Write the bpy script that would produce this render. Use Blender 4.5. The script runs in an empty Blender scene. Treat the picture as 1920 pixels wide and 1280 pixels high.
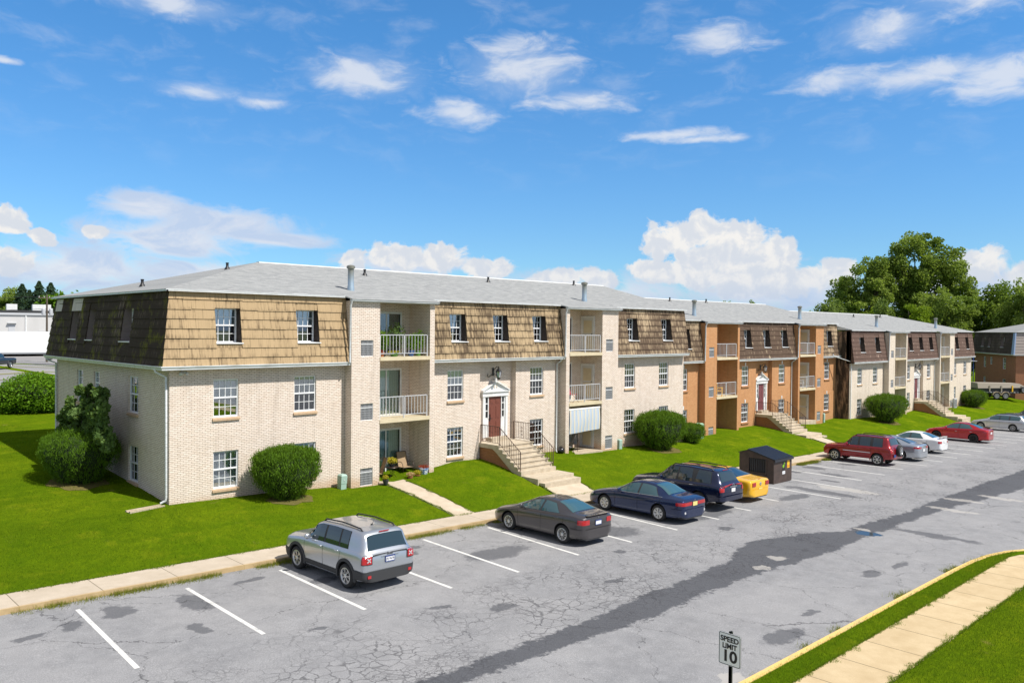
import bpy, bmesh, math, random
import numpy as np
from mathutils import Vector, Matrix, noise as mnoise

S = bpy.context.scene
COL = S.collection
R = math.radians

# ------------------------------------------------------------------ camera
cam_d = bpy.data.cameras.new('camera')
cam = bpy.data.objects.new('camera', cam_d)
COL.objects.link(cam)
S.camera = cam
cam_d.sensor_width = 36.0
cam_d.lens = 1517.85 / 1920 * 36.0
cam_d.clip_start = 0.1
cam_d.clip_end = 6000
YAW, PIT, ROL = R(44.2956), R(0.8511), R(0.4913)
fw = Vector((math.sin(YAW) * math.cos(PIT), math.cos(YAW) * math.cos(PIT), -math.sin(PIT)))
rt = Vector((math.cos(YAW), -math.sin(YAW), 0))
up = rt.cross(fw)
r2 = rt * math.cos(ROL) + up * math.sin(ROL)
u2 = -rt * math.sin(ROL) + up * math.cos(ROL)
cam.matrix_world = Matrix(((r2.x, u2.x, -fw.x, -11.5875), (r2.y, u2.y, -fw.y, -29.6338),
                           (r2.z, u2.z, -fw.z, 6.7493), (0, 0, 0, 1)))

# ------------------------------------------------------------------ node helpers
class NT:
    def __init__(s, tree):
        s.t = tree
        s.n = tree.nodes
    def new(s, typ, **kw):
        nd = s.n.new(typ)
        for k, v in kw.items():
            setattr(nd, k, v)
        return nd
    def put(s, inp, v):
        if isinstance(v, bpy.types.NodeSocket):
            s.t.links.new(v, inp)
        elif v is not None:
            if hasattr(inp, 'default_value'):
                dv = inp.default_value
                if hasattr(dv, '__len__') and not hasattr(v, '__len__'):
                    v = [v] * len(dv)
                if hasattr(dv, '__len__') and len(dv) == 4 and len(v) == 3:
                    v = (*v, 1)
                inp.default_value = v
    def math(s, op, a, b=None, c=None, clamp=False):
        nd = s.new('ShaderNodeMath', operation=op)
        nd.use_clamp = clamp
        s.put(nd.inputs[0], a); s.put(nd.inputs[1], b)
        if c is not None: s.put(nd.inputs[2], c)
        return nd.outputs[0]
    def vmath(s, op, a, b=None, c=None, out=0):
        nd = s.new('ShaderNodeVectorMath', operation=op)
        s.put(nd.inputs[0], a); s.put(nd.inputs[1], b)
        if c is not None: s.put(nd.inputs[2], c)
        return nd.outputs[out]
    def sep(s, v):
        nd = s.new('ShaderNodeSeparateXYZ'); s.put(nd.inputs[0], v); return nd.outputs
    def comb(s, x, y, z=0.0):
        nd = s.new('ShaderNodeCombineXYZ')
        s.put(nd.inputs[0], x); s.put(nd.inputs[1], y); s.put(nd.inputs[2], z); return nd.outputs[0]
    def noise(s, vec, scale, detail=3, rough=.55, dist=0, color=False):
        nd = s.new('ShaderNodeTexNoise')
        s.put(nd.inputs['Vector'], vec); nd.inputs['Scale'].default_value = scale
        nd.inputs['Detail'].default_value = detail; nd.inputs['Roughness'].default_value = rough
        nd.inputs['Distortion'].default_value = dist
        return nd.outputs['Color' if color else 'Fac']
    def mapr(s, v, a, b, c=0., d=1., smooth=False):
        nd = s.new('ShaderNodeMapRange')
        if smooth: nd.interpolation_type = 'SMOOTHSTEP'
        s.put(nd.inputs[0], v)
        for i, q in enumerate((a, b, c, d)): s.put(nd.inputs[i + 1], q)
        return nd.outputs[0]
    def mix(s, f, a, b, mode='MIX'):
        nd = s.new('ShaderNodeMix', data_type='RGBA', blend_type=mode)
        s.put(nd.inputs[0], f); s.put(nd.inputs[6], a); s.put(nd.inputs[7], b)
        return nd.outputs[2]
    def ramp(s, v, stops, interp='LINEAR'):
        nd = s.new('ShaderNodeValToRGB'); nd.color_ramp.interpolation = interp
        el = nd.color_ramp.elements
        while len(el) < len(stops): el.new(.5)
        for e, (p_, c_) in zip(el, stops):
            e.position = p_; e.color = (*c_, 1) if hasattr(c_, '__len__') else (c_, c_, c_, 1)
        s.put(nd.inputs[0], v); return nd.outputs[0]
    def bump(s, h, strength=.5, dist=.02):
        nd = s.new('ShaderNodeBump'); nd.inputs['Strength'].default_value = strength
        nd.inputs['Distance'].default_value = dist; s.put(nd.inputs['Height'], h); return nd.outputs[0]

def objco(t): return t.new('ShaderNodeTexCoord').outputs['Object']
def worldco(t): return t.new('ShaderNodeNewGeometry').outputs['Position']

def mat(name, color=(.5, .5, .5), rough=.7, metal=0., spec=.5, coat=0., fn=None, **kw):
    m = bpy.data.materials.new(name); m.use_nodes = True
    t = NT(m.node_tree); b = t.n['Principled BSDF']
    b.inputs['Base Color'].default_value = (*color, 1); b.inputs['Roughness'].default_value = rough
    b.inputs['Metallic'].default_value = metal; b.inputs['Specular IOR Level'].default_value = spec
    b.inputs['Coat Weight'].default_value = coat
    for k, v in kw.items(): t.put(b.inputs[k], v)
    if fn: fn(t, b)
    return m

# ------------------------------------------------------------------ world: clear sky with clouds
W = bpy.data.worlds.new('World'); S.world = W; W.use_nodes = True
SUN_EL, SUN_AZ = 53.5, 160.7        # azimuth clockwise from +Y
def build_world():
    t = NT(W.node_tree)
    bg = t.n['Background']
    sky = t.new('ShaderNodeTexSky', sky_type='NISHITA')
    sky.sun_disc = False; sky.sun_elevation = R(SUN_EL); sky.sun_rotation = R(SUN_AZ)
    sky.air_density = 1.0; sky.dust_density = 0.25; sky.ozone_density = 2.6; sky.altitude = 100
    d = t.new('ShaderNodeTexCoord').outputs['Generated']
    dx, dy, dz = t.sep(d)
    az = t.math('MULTIPLY', t.math('ARCTAN2', dx, dy), 180 / math.pi)
    el = t.math('MULTIPLY', t.math('ARCSINE', dz), 180 / math.pi)
    v = t.comb(az, el)
    # billowy noise for cumulus, stretched noise for cirrus
    n1 = t.noise(v, .55, 7, .6, .3)
    n2 = t.noise(v, .16, 3, .5)
    nn = t.math('ADD', t.math('MULTIPLY', n1, .75), t.math('MULTIPLY', n2, .25))
    def field(blobs, vec):
        cur = None
        for (a, e, ra, re) in blobs:
            q = t.vmath('MULTIPLY_ADD', vec, (1 / ra, 1 / re, 0), (-a / ra, -e / re, 0))
            L = t.vmath('LENGTH', q, out=1)
            if cur is None: cur = L
            else:
                nd = t.new('ShaderNodeMath', operation='SMOOTH_MIN')
                t.put(nd.inputs[0], cur); t.put(nd.inputs[1], L); nd.inputs[2].default_value = .25; cur = nd.outputs[0]
        return cur
    cum = [(57.2, 7.5, 1.1, 1.3), (57.6, 6.9, 1.9, 1.5), (55.4, 6.2, 2.2, 1.5), (59.5, 6.0, 2.6, 1.8), (62.2, 4.8, 2.2, 1.6),
           (58.4, 4.6, 3.5, 1.8), (64.0, 3.4, 1.8, 1.2), (60.5, 3.6, 4.0, 1.3), (53.2, 4.3, 1.5, .7), (56.0, 3.9, 2.6, .9),
           (47.4, 3.1, 2.2, 1.1), (50.6, 3.5, 1.6, .8), (45.4, 2.9, 1.4, .9), (66.3, 3.9, 1.4, 1.1), (74.6, 4.2, 1.8, 1.2), (76.9, 3.6, 2.0, 1.0),
           (12.4, 6.2, 1.2, 1.0), (14.3, 5.4, 1.0, .5), (12.3, 4.0, 1.6, .9), (16.9, 5.9, .9, .5), (33.0, 4.6, 1.3, 1.0), (36.0, 5.0, 2.6, 1.1), (39.4, 5.0, 2.0, 1.2), (42.4, 4.3, 2.2, .9), (70.8, 3.2, 1.8, .9)]
    fc = field(cum, v)
    mc = t.mapr(t.math('ADD', fc, t.math('MULTIPLY', t.math('SUBTRACT', nn, .5), 3.0)), 1.04, .74, smooth=True)
    # soft hazy cloud masses (anvil on the left, haze near the horizon)
    va = t.vmath('MULTIPLY', v, (.45, 1, 1))
    n3 = t.noise(va, .55, 6, .62, .6)
    anv = [(20.0, 7.6, 3.0, 1.1), (24.5, 6.8, 5.0, 1.2), (21.5, 5.6, 5.5, 1.6), (28.0, 5.9, 4.0, .6), (36.5, 4.6, 4.2, .9), (16.0, 3.5, 6.0, 1.6),
           (24.0, 3.4, 7.0, 1.2), (50.0, 2.6, 9.0, 1.3), (62.0, 2.6, 7.0, 1.6), (74.0, 2.5, 6.0, 1.4)]
    fa = field(anv, v)
    ma = t.mapr(t.math('ADD', fa, t.math('MULTIPLY', t.math('SUBTRACT', n3, .5), 2.8)), 1.25, .35, 0, .93, smooth=True)
    vw = t.vmath('MULTIPLY', v, (.42, 1, 1))
    vw = t.vmath('ADD', vw, t.vmath('MULTIPLY', t.noise(v, .5, 2, .5, 0, True), (.7, .5, 0)))
    n4 = t.noise(vw, .62, 8, .60, .35)
    wis = [(23.4, 15.1, 2.8, .55), (27.0, 14.8, 2.0, .45), (33.8, 17.0, 3.8, 1.4), (40.6, 14.7, 2.6, .9), (44.8, 17.6, 4.0, 1.9), (49.0, 15.7, 3.6, .75),
           (55.3, 13.3, 3.4, .42), (57.6, 12.95, 2.8, .28), (58.4, 19.2, 2.8, 1.0), (68.6, 18.7, 3.0, 1.2), (70.6, 15.7, 3.6, .9), (75.3, 15.3, 3.6, 1.3),
           (21.5, 20.0, 4.0, .8), (66.0, 16.0, 3.0, .8), (74.5, 20.5, 5.0, 1.6), (12.2, 15.4, .8, .2)]
    fwp = field(wis, v)
    mw = t.mapr(t.math('ADD', fwp, t.math('MULTIPLY', t.math('SUBTRACT', n4, .5), 3.4)), 1.30, .05, 0, .74, smooth=True)
    # very thin veil streaks high up
    mv = t.mapr(n4, .46, .80, 0, .22, smooth=True)
    mv = t.math('MULTIPLY', mv, t.mapr(el, 9, 16))
    # cumulus shading: brighter tops, bluish hollows
    n5 = t.noise(t.vmath('ADD', v, (.35, .5, 0)), .55, 7, .6, .3)
    sh = t.mapr(t.math('SUBTRACT', n1, n5), -.10, .14, 0, 1, smooth=True)
    low = t.mapr(el, 1.5, 6.5)
    shade = t.math('MULTIPLY', t.math('ADD', t.math('MULTIPLY', sh, .55), .45), t.math('ADD', t.math('MULTIPLY', low, .35), .65))
    K = 6.9
    ccol = t.mix(shade, (.60 * K, .70 * K, .86 * K), (1.04 * K, 1.02 * K, .99 * K))
    wcol = (.96 * K, .98 * K, 1.02 * K)
    acol = t.mix(t.mapr(n3, .38, .66), (.62 * K, .74 * K, .95 * K), (.97 * K, .97 * K, 1.0 * K))
    # deepen the blue slightly, brighten towards the horizon
    tint = t.mix(t.mapr(el, 6, 20), (.54, .86, 1.14), (.47, .98, 1.32))
    skyc = t.mix(1.0, sky.outputs[0], tint, 'MULTIPLY')
    # pale cover added overhead, out of view, to keep the ambient light neutral
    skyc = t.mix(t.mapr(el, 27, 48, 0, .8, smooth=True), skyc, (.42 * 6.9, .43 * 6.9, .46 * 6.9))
    # unseen white cover added behind and beside the view, brightens the shaded walls
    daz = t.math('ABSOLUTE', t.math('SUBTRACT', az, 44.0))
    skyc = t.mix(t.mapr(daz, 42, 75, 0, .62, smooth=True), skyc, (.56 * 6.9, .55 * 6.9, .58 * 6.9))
    c = t.mix(mv, skyc, wcol)
    c = t.mix(mw, c, wcol)
    c = t.mix(ma, c, acol)
    c = t.mix(mc, c, ccol)
    c = t.mix(t.mapr(el, 4.0, -.5, 0, .75, smooth=True), c, (.42 * K, .60 * K, .90 * K))
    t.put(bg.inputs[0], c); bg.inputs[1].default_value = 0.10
build_world()
W.cycles.sampling_method = 'MANUAL'; W.cycles.sample_map_resolution = 256

sun_d = bpy.data.lights.new('sun', 'SUN'); sun_d.energy = 4.6; sun_d.angle = R(.53); sun_d.color = (1, .955, .89)
sun = bpy.data.objects.new('sun', sun_d); COL.objects.link(sun)
sd = Vector((math.sin(R(SUN_AZ)) * math.cos(R(SUN_EL)), math.cos(R(SUN_AZ)) * math.cos(R(SUN_EL)), math.sin(R(SUN_EL))))
sun.rotation_euler = (-sd).to_track_quat('-Z', 'Y').to_euler()
S.view_settings.view_transform = 'Standard'; S.view_settings.look = 'None'
S.view_settings.exposure = 0.36; S.view_settings.gamma = 1
S.render.engine = 'CYCLES'
S.cycles.max_bounces = 6; S.cycles.transparent_max_bounces = 12
S.cycles.use_denoising = True

# ------------------------------------------------------------------ object helpers
class MB:
    """collects polygons and links them as ONE mesh object"""
    def __init__(s): s.v = []; s.f = []; s.m = []
    def quad(s, *p, mi=0):
        b = len(s.v); s.v += [tuple(q) for q in p]; s.f.append(tuple(range(b, b + len(p)))); s.m.append(mi)
    def box(s, x0, x1, y0, y1, z0, z1, mi=0):
        b = len(s.v)
        s.v += [(x0, y0, z0), (x1, y0, z0), (x1, y1, z0), (x0, y1, z0), (x0, y0, z1), (x1, y0, z1), (x1, y1, z1), (x0, y1, z1)]
        for f in ((0, 3, 2, 1), (4, 5, 6, 7), (0, 1, 5, 4), (1, 2, 6, 5), (2, 3, 7, 6), (3, 0, 4, 7)):
            s.f.append(tuple(b + i for i in f)); s.m.append(mi)
    def hull8(s, pts, mi=0):
        """8 points in the corner order of box()"""
        b = len(s.v); s.v += [tuple(q) for q in pts]
        for f in ((0, 3, 2, 1), (4, 5, 6, 7), (0, 1, 5, 4), (1, 2, 6, 5), (2, 3, 7, 6), (3, 0, 4, 7)):
            s.f.append(tuple(b + i for i in f)); s.m.append(mi)
    def prism(s, poly, mapf, a0, a1, mi=0):
        """poly: 2D outline; mapf(p, q, a) -> xyz; extruded from a0 to a1"""
        b = len(s.v); n = len(poly)
        s.v += [tuple(mapf(p, q, a0)) for p, q in poly] + [tuple(mapf(p, q, a1)) for p, q in poly]
        s.f.append(tuple(b + i for i in range(n))[::-1]); s.m.append(mi)
        s.f.append(tuple(b + n + i for i in range(n))); s.m.append(mi)
        for i in range(n):
            j = (i + 1) % n
            s.f.append((b + i, b + j, b + n + j, b + n + i)); s.m.append(mi)
    def tube(s, pts, r, n=8, mi=0, caps=True):
        pts = [Vector(p) for p in pts]; rr = r if hasattr(r, '__len__') else [r] * len(pts)
        b = len(s.v); prev = None
        for i, p in enumerate(pts):
            d = (pts[min(i + 1, len(pts) - 1)] - pts[max(i - 1, 0)]).normalized()
            if prev is None:
                a = Vector((0, 0, 1)) if abs(d.z) < .9 else Vector((1, 0, 0)); x = d.cross(a).normalized()
            else:
                x = (prev - d * prev.dot(d)).normalized()
            prev = x; y = d.cross(x)
            for k in range(n):
                an = 2 * math.pi * k / n
                s.v.append(tuple(p + (x * math.cos(an) + y * math.sin(an)) * rr[i]))
        for i in range(len(pts) - 1):
            for k in range(n):
                k2 = (k + 1) % n
                s.f.append((b + i * n + k, b + i * n + k2, b + (i + 1) * n + k2, b + (i + 1) * n + k)); s.m.append(mi)
        if caps:
            s.f.append(tuple(b + k for k in range(n))[::-1]); s.m.append(mi)
            s.f.append(tuple(b + (len(pts) - 1) * n + k for k in range(n))); s.m.append(mi)
    def lathe(s, prof, n=20, cx=0, cy=0, cz=0, axis='z', mi=0, closed=False):
        """prof: (r, h) pairs"""
        b = len(s.v)
        for r_, h in prof:
            for k in range(n):
                a = 2 * math.pi * k / n; c, q = r_ * math.cos(a), r_ * math.sin(a)
                s.v.append((cx + c, cy + q, cz + h) if axis == 'z' else (cx + h, cy + c, cz + q) if axis == 'x' else (cx + c, cy + h, cz + q))
        m = len(prof)
        for i in range(m if closed else m - 1):
            i2 = (i + 1) % m
            for k in range(n):
                k2 = (k + 1) % n
                s.f.append((b + i * n + k, b + i * n + k2, b + i2 * n + k2, b + i2 * n + k)); s.m.append(mi)
    def mesh(s, name, mats, smooth=False, angle=None):
        me = bpy.data.meshes.new(name); me.from_pydata(s.v, [], s.f)
        for m in (mats if isinstance(mats, (list, tuple)) else [mats]): me.materials.append(m)
        if any(s.m): me.polygons.foreach_set('material_index', s.m)
        if smooth:
            me.polygons.foreach_set('use_smooth', [True] * len(s.f))
            if angle: me.set_sharp_from_angle(angle=R(angle))
        me.update(); return me
    def build(s, name, mats, parent=None, loc=None, smooth=False, angle=None):
        return link(name, s.mesh(name, mats, smooth, angle), parent, loc)

def link(name, data, parent=None, loc=None, rot=None, scale=None):
    o = bpy.data.objects.new(name, data); COL.objects.link(o)
    if parent is not None: o.parent = parent
    if loc is not None: o.location = loc
    if rot is not None: o.rotation_euler = rot
    if scale is not None: o.scale = scale
    return o
def tag(o, label=None, cat=None, group=None, kind=None):
    if label: o['label'] = label
    if cat: o['category'] = cat
    if group: o['group'] = group
    if kind: o['kind'] = kind
    return o
def thing(name, label, cat, loc=(0, 0, 0), rz=0., group=None):
    o = link(name, None, None, loc, (0, 0, rz)); o.empty_display_size = .3
    return tag(o, label, cat, group)
def copy_tree(o, parent=None):
    c = o.copy(); COL.objects.link(c)
    if parent is not None: c.parent = parent
    for ch in list(o.children): copy_tree(ch, c)
    return c
def struct(o): o['kind'] = 'structure'; return o
def text_mesh(s, size, name='lettering', ext=.002, bold=0.):
    cu = bpy.data.curves.new('txt', 'FONT'); cu.body = s; cu.size = size; cu.align_x = 'CENTER'; cu.align_y = 'CENTER'; cu.extrude = ext; cu.offset = bold
    ob = bpy.data.objects.new('txt', cu); COL.objects.link(ob)
    dg = bpy.context.evaluated_depsgraph_get(); me = bpy.data.meshes.new_from_object(ob.evaluated_get(dg))
    COL.objects.unlink(ob); bpy.data.objects.remove(ob); me.name = name; return me
rnd = random.Random(7)
# ------------------------------------------------------------------ materials
def brick_mat(name, c1, c2, mortar, stain=(.45, .24, .09), stain_amt=.75, groundz=0., dirt=.25, msize=.011, extra=None):
    def fn(t, b):
        co = objco(t); x, y, z = t.sep(co)
        u = t.math('ADD', x, y); v = t.comb(u, z)
        br = t.new('ShaderNodeTexBrick'); br.offset = .5
        t.put(br.inputs['Vector'], v)
        br.inputs['Scale'].default_value = 1; br.inputs['Brick Width'].default_value = .205; br.inputs['Row Height'].default_value = .0677
        br.inputs['Mortar Size'].default_value = msize; br.inputs['Mortar Smooth'].default_value = .3; br.inputs['Bias'].default_value = -.1
        t.put(br.inputs['Color1'], c1); t.put(br.inputs['Color2'], c2); t.put(br.inputs['Mortar'], mortar)
        n = t.noise(co, 1.1, 4, .6)
        col = t.mix(t.mapr(n, .35, .75, 0, .35), br.outputs['Color'], tuple(a * .72 for a in c1), 'MIX')
        n2 = t.noise(t.comb(t.math('MULTIPLY', u, 5), t.math('MULTIPLY', z, 15)), 1, 2, .5)
        col = t.mix(t.mapr(n2, .3, .7, 0, .22), col, tuple(min(1, a * 1.25) for a in c2))
        # runs of dirt under the eaves
        nd = t.noise(t.comb(t.math('MULTIPLY', u, 3.0), t.math('MULTIPLY', z, .35)), 1, 4, .6)
        col = t.mix(t.mapr(nd, .52, .8, 0, dirt), col, (.13, .10, .07))
        # rusty clay splashed up from the soil
        ng = t.noise(t.comb(t.math('MULTIPLY', u, 1.2), t.math('MULTIPLY', z, 1.2)), 1, 4, .65)
        h = t.math('SUBTRACT', z, t.math('MULTIPLY', ng, .9))
        g = t.mapr(h, groundz + .12, groundz - .45, 0, stain_amt, smooth=True)
        col = t.mix(g, col, t.mix(.35, stain, br.outputs['Color']))
        if extra: col = extra(t, co, u, z, col)
        t.put(b.inputs['Base Color'], col)
        t.put(b.inputs['Normal'], t.bump(t.math('MULTIPLY', br.outputs['Fac'], -1), .35, .008))
    return mat(name, rough=.9, spec=.15, fn=fn)
def dark_run(t, co, u, z, col):
    n = t.noise(t.comb(t.math('MULTIPLY', u, 2.6), t.math('MULTIPLY', z, .5)), 1, 6, .7, .4)
    return t.mix(t.mapr(n, .36, .52, 0, .93), col, (.030, .024, .019))
M = {}
M['cream'] = brick_mat('cream_brick', (.73, .61, .51), (.83, .73, .645), (.32, .25, .195))
M['cream_far'] = brick_mat('cream_brick_weathered', (.70, .60, .48), (.80, .71, .60), (.32, .26, .20), dirt=.35, msize=.009)
M['orange'] = brick_mat('orange_brick', (.50, .235, .10), (.58, .30, .14), (.38, .25, .15), stain=(.36, .21, .07), stain_amt=.4, dirt=.25, msize=.009)
M['orange_stained'] = brick_mat('stained_brick', (.33, .20, .13), (.42, .28, .19), (.28, .20, .14), dirt=.4, extra=dark_run, stain_amt=.3)
M['base_brick'] = brick_mat('base_brick', (.30, .13, .055), (.38, .17, .08), (.20, .13, .08), dirt=.5, stain_amt=.3)
M['sill'] = mat('sill_brick', (.50, .34, .20), .9, fn=lambda t, b: t.put(b.inputs['Base Color'], t.mix(t.noise(objco(t), 9, 3), (.34, .21, .11), (.66, .50, .34))))
M['sill_orange'] = mat('sill_brick_orange', (.33, .16, .07), .9)

def shake_mat(name, base, dark, amt, moss=0., lo=.30, hi=.60, vx=1.0, axis=None, **kw):
    lowf = kw.get('lowf', 0)
    def fn(t, b):
        tcn = t.new('ShaderNodeTexCoord'); co = tcn.outputs['Object']; x, y, z = t.sep(co); nx_, ny_, nz_ = t.sep(tcn.outputs['Normal'])
        side = t.math('GREATER_THAN', t.math('ABSOLUTE', nx_), t.math('ABSOLUTE', ny_))
        u = t.math('ADD', t.math('MULTIPLY', side, y), t.math('MULTIPLY', t.math('SUBTRACT', 1, side), x))
        zz = t.math('DIVIDE', t.math('SUBTRACT', z, 5.25), .36)
        row = t.math('FLOOR', zz); fr = t.math('FRACT', zz)
        # individual shake boards
        br = t.new('ShaderNodeTexBrick'); br.offset = .37; br.offset_frequency = 2
        t.put(br.inputs['Vector'], t.comb(u, t.math('SUBTRACT', z, 5.25)))
        br.inputs['Scale'].default_value = 1; br.inputs['Brick Width'].default_value = .62; br.inputs['Row Height'].default_value = .36
        br.inputs['Mortar Size'].default_value = .006; br.inputs['Mortar Smooth'].default_value = 0.; br.inputs['Bias'].default_value = 0
        t.put(br.inputs['Color1'], (0, 0, 0)); t.put(br.inputs['Color2'], (1, 1, 1)); t.put(br.inputs['Mortar'], (.5, .5, .5))
        rndv = br.outputs['Color']
        # fine vertical grooves
        gv = t.new('ShaderNodeTexNoise', noise_dimensions='1D'); t.put(gv.inputs['W'], t.math('ADD', t.math('MULTIPLY', u, 19), t.math('MULTIPLY', row, 13.7)))
        gv.inputs['Detail'].default_value = 3; gv.inputs['Scale'].default_value = 1
        groove = t.mapr(gv.outputs[0], .42, .32, 0, .45)
        col = t.mix(t.math('MULTIPLY', rndv, .38), base, tuple(a * .80 for a in base))
        col = t.mix(groove, col, tuple(a * .5 for a in base))
        # dark weather streaks, starting at the butts and running with the grain
        st = t.noise(t.comb(t.math('ADD', t.math('MULTIPLY', u, 8.5 * vx), t.math('MULTIPLY', row, 7.3)), t.math('MULTIPLY', z, .8), row), 1, 5, .72, .1)
        big = t.noise(t.comb(t.math('MULTIPLY', u, 1.6), t.math('MULTIPLY', z, .9), row), 1, 4, .7) if lowf else t.noise(co, .55, 3, .6)
        th = t.math('ADD', t.math('MULTIPLY', st, .72), t.math('MULTIPLY', big, .45))
        th = t.math('ADD', th, t.math('MULTIPLY', t.math('ABSOLUTE', t.math('SUBTRACT', fr, .5)), .12))
        s_ = t.mapr(th, .5 + (lo), .5 + (hi) - .25, 1, 0) if False else t.mapr(th, 1 - amt - .10, 1 - amt + .12, 0, .92, smooth=True)
        col = t.mix(s_, col, dark)
        # rare bleached boards
        col = t.mix(t.mapr(t.math('MULTIPLY', st, 1.0), .26, .20, 0, .5 if moss == 0 else .25), col, (.62, .56, .48))
        if moss:
            mo = t.noise(co, .9, 5, .7)
            m2 = t.noise(t.comb(t.math('MULTIPLY', u, 9), t.math('MULTIPLY', z, 2.5)), 1, 4, .7)
            col = t.mix(t.math('MULTIPLY', t.mapr(mo, .52, .62), t.mapr(m2, .40, .58, 0, .9)), col, (.17, .17, .015))
        t.put(b.inputs['Base Color'], col)
        t.put(b.inputs['Normal'], t.bump(t.math('ADD', gv.outputs[0], br.outputs['Fac']), .25, .01))
    return mat(name, rough=.9, spec=.15, fn=fn)
M['shake_tan'] = shake_mat('tan_shakes', (.44, .32, .185), (.085, .058, .035), .315)
M['shake_tan2'] = shake_mat('streaked_tan_shakes', (.45, .335, .20), (.075, .052, .034), .405)
M['shake_tan3'] = shake_mat('weathered_tan_shakes', (.45, .345, .22), (.08, .052, .036), .445)
M['shake_brown'] = shake_mat('brown_streaked_shakes', (.60, .47, .31), (.062, .036, .027), .535, vx=.6, lowf=1)
M['shake_dark'] = shake_mat('dark_brown_shakes', (.62, .48, .38), (.080, .046, .036), .555, vx=.45, lowf=1)
M['shake_black'] = shake_mat('blackened_shakes', (.26, .20, .16), (.036, .025, .018), .525, moss=1)
M['shake_grey'] = shake_mat('grey_brown_shakes', (.24, .19, .155), (.06, .045, .038), .50)
M['siding_grey'] = mat('grey_siding', (.36, .31, .28), .8)
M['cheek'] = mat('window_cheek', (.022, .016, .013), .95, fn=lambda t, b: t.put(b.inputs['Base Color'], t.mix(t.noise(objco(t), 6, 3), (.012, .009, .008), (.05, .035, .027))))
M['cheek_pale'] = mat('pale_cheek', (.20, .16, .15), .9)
def roof_fn(t, b):
    co = objco(t); x, y, z = t.sep(co)
    br = t.new('ShaderNodeTexBrick'); t.put(br.inputs['Vector'], t.comb(x, t.math('MULTIPLY', z, 4.12)))
    br.inputs['Scale'].default_value = 1; br.inputs['Brick Width'].default_value = .33; br.inputs['Row Height'].default_value = .14
    br.inputs['Mortar Size'].default_value = .006; t.put(br.inputs['Color1'], (.215, .222, .222)); t.put(br.inputs['Color2'], (.36, .365, .355)); t.put(br.inputs['Mortar'], (.26, .27, .28))
    n = t.noise(co, 2.2, 5, .65); n2 = t.noise(co, 28, 2, .6)
    col = t.mix(t.mapr(n, .3, .7, 0, .35), br.outputs['Color'], (.42, .425, .42))
    n3 = t.noise(t.vmath('MULTIPLY', co, (1, 1, 2)), 7, 3, .7)
    col = t.mix(t.mapr(n3, .38, .62, 0, .42), col, (.20, .205, .205)); col = t.mix(t.mapr(n3, .55, .72, 0, .5), col, (.46, .465, .46))
    col = t.mix(t.mapr(n2, .3, .7, 0, .3), col, (.22, .23, .235))
    t.put(b.inputs['Base Color'], col); t.put(b.inputs['Normal'], t.bump(n2, .3, .01))
M['roof'] = mat('grey_roof_shingles', rough=.95, spec=.1, fn=roof_fn)
def trim_fn(t, b):
    t.put(b.inputs['Base Color'], t.mix(t.mapr(t.noise(objco(t), 3.5, 5, .65), .35, .75), (.78, .79, .79), (.60, .60, .58)))
M['white'] = mat('white_painted_trim', (.78, .78, .77), .45, fn=trim_fn)
M['gutter'] = mat('aluminium_gutter', (.66, .69, .71), .35, fn=lambda t, b: t.put(b.inputs['Base Color'], t.mix(t.mapr(t.noise(t.vmath('MULTIPLY', objco(t), (.5, 3, 6)), 3, 4, .6), .45, .75), (.68, .71, .73), (.42, .43, .42))))
M['frame'] = mat('white_vinyl', (.80, .81, .82), .4)
M['rail'] = mat('grey_painted_rail', (.52, .53, .55), .45)
M['rail_brown'] = mat('brown_iron', (.075, .040, .028), .6)
M['slab'] = mat('painted_slab', (.62, .53, .36), .8, fn=lambda t, b: t.put(b.inputs['Base Color'], t.mix(t.noise(objco(t), 3, 4), (.50, .42, .27), (.70, .61, .43))))
def conc_fn(c1, c2, sc=2.5):
    def fn(t, b):
        co = worldco(t)
        n = t.noise(co, sc, 6, .65); n2 = t.noise(co, 60, 2, .5)
        col = t.mix(t.mapr(n, .3, .7), c1, c2); col = t.mix(t.mapr(n2, .35, .65, 0, .3), col, tuple(a * .6 for a in c1))
        t.put(b.inputs['Base Color'], col); t.put(b.inputs['Normal'], t.bump(n2, .2, .004))
    return fn
M['concrete'] = mat('weathered_concrete', rough=.9, spec=.15, fn=conc_fn((.42, .34, .24), (.60, .51, .39)))
M['door'] = mat('maroon_door_paint', (.165, .052, .034), .5)
M['door2'] = mat('plum_door_paint', (.17, .055, .06), .5)
M['white_door'] = mat('white_door_paint', (.60, .60, .58), .5)
M['black'] = mat('black_metal', (.015, .015, .016), .45)
M['flue'] = mat('galvanised_flue', (.45, .50, .52), .45, .6, fn=lambda t, b: t.put(b.inputs['Base Color'], t.mix(t.mapr(t.sep(objco(t))[2], .3, .9), (.42, .52, .60), (.30, .29, .24))))
M['grille'] = mat('grille_metal', (.075, .078, .082), .5)
M['soffit'] = mat('soffit_board', (.40, .34, .22), .9)
M['dark_in'] = mat('dark_room', (.03, .03, .033), .9)
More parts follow.
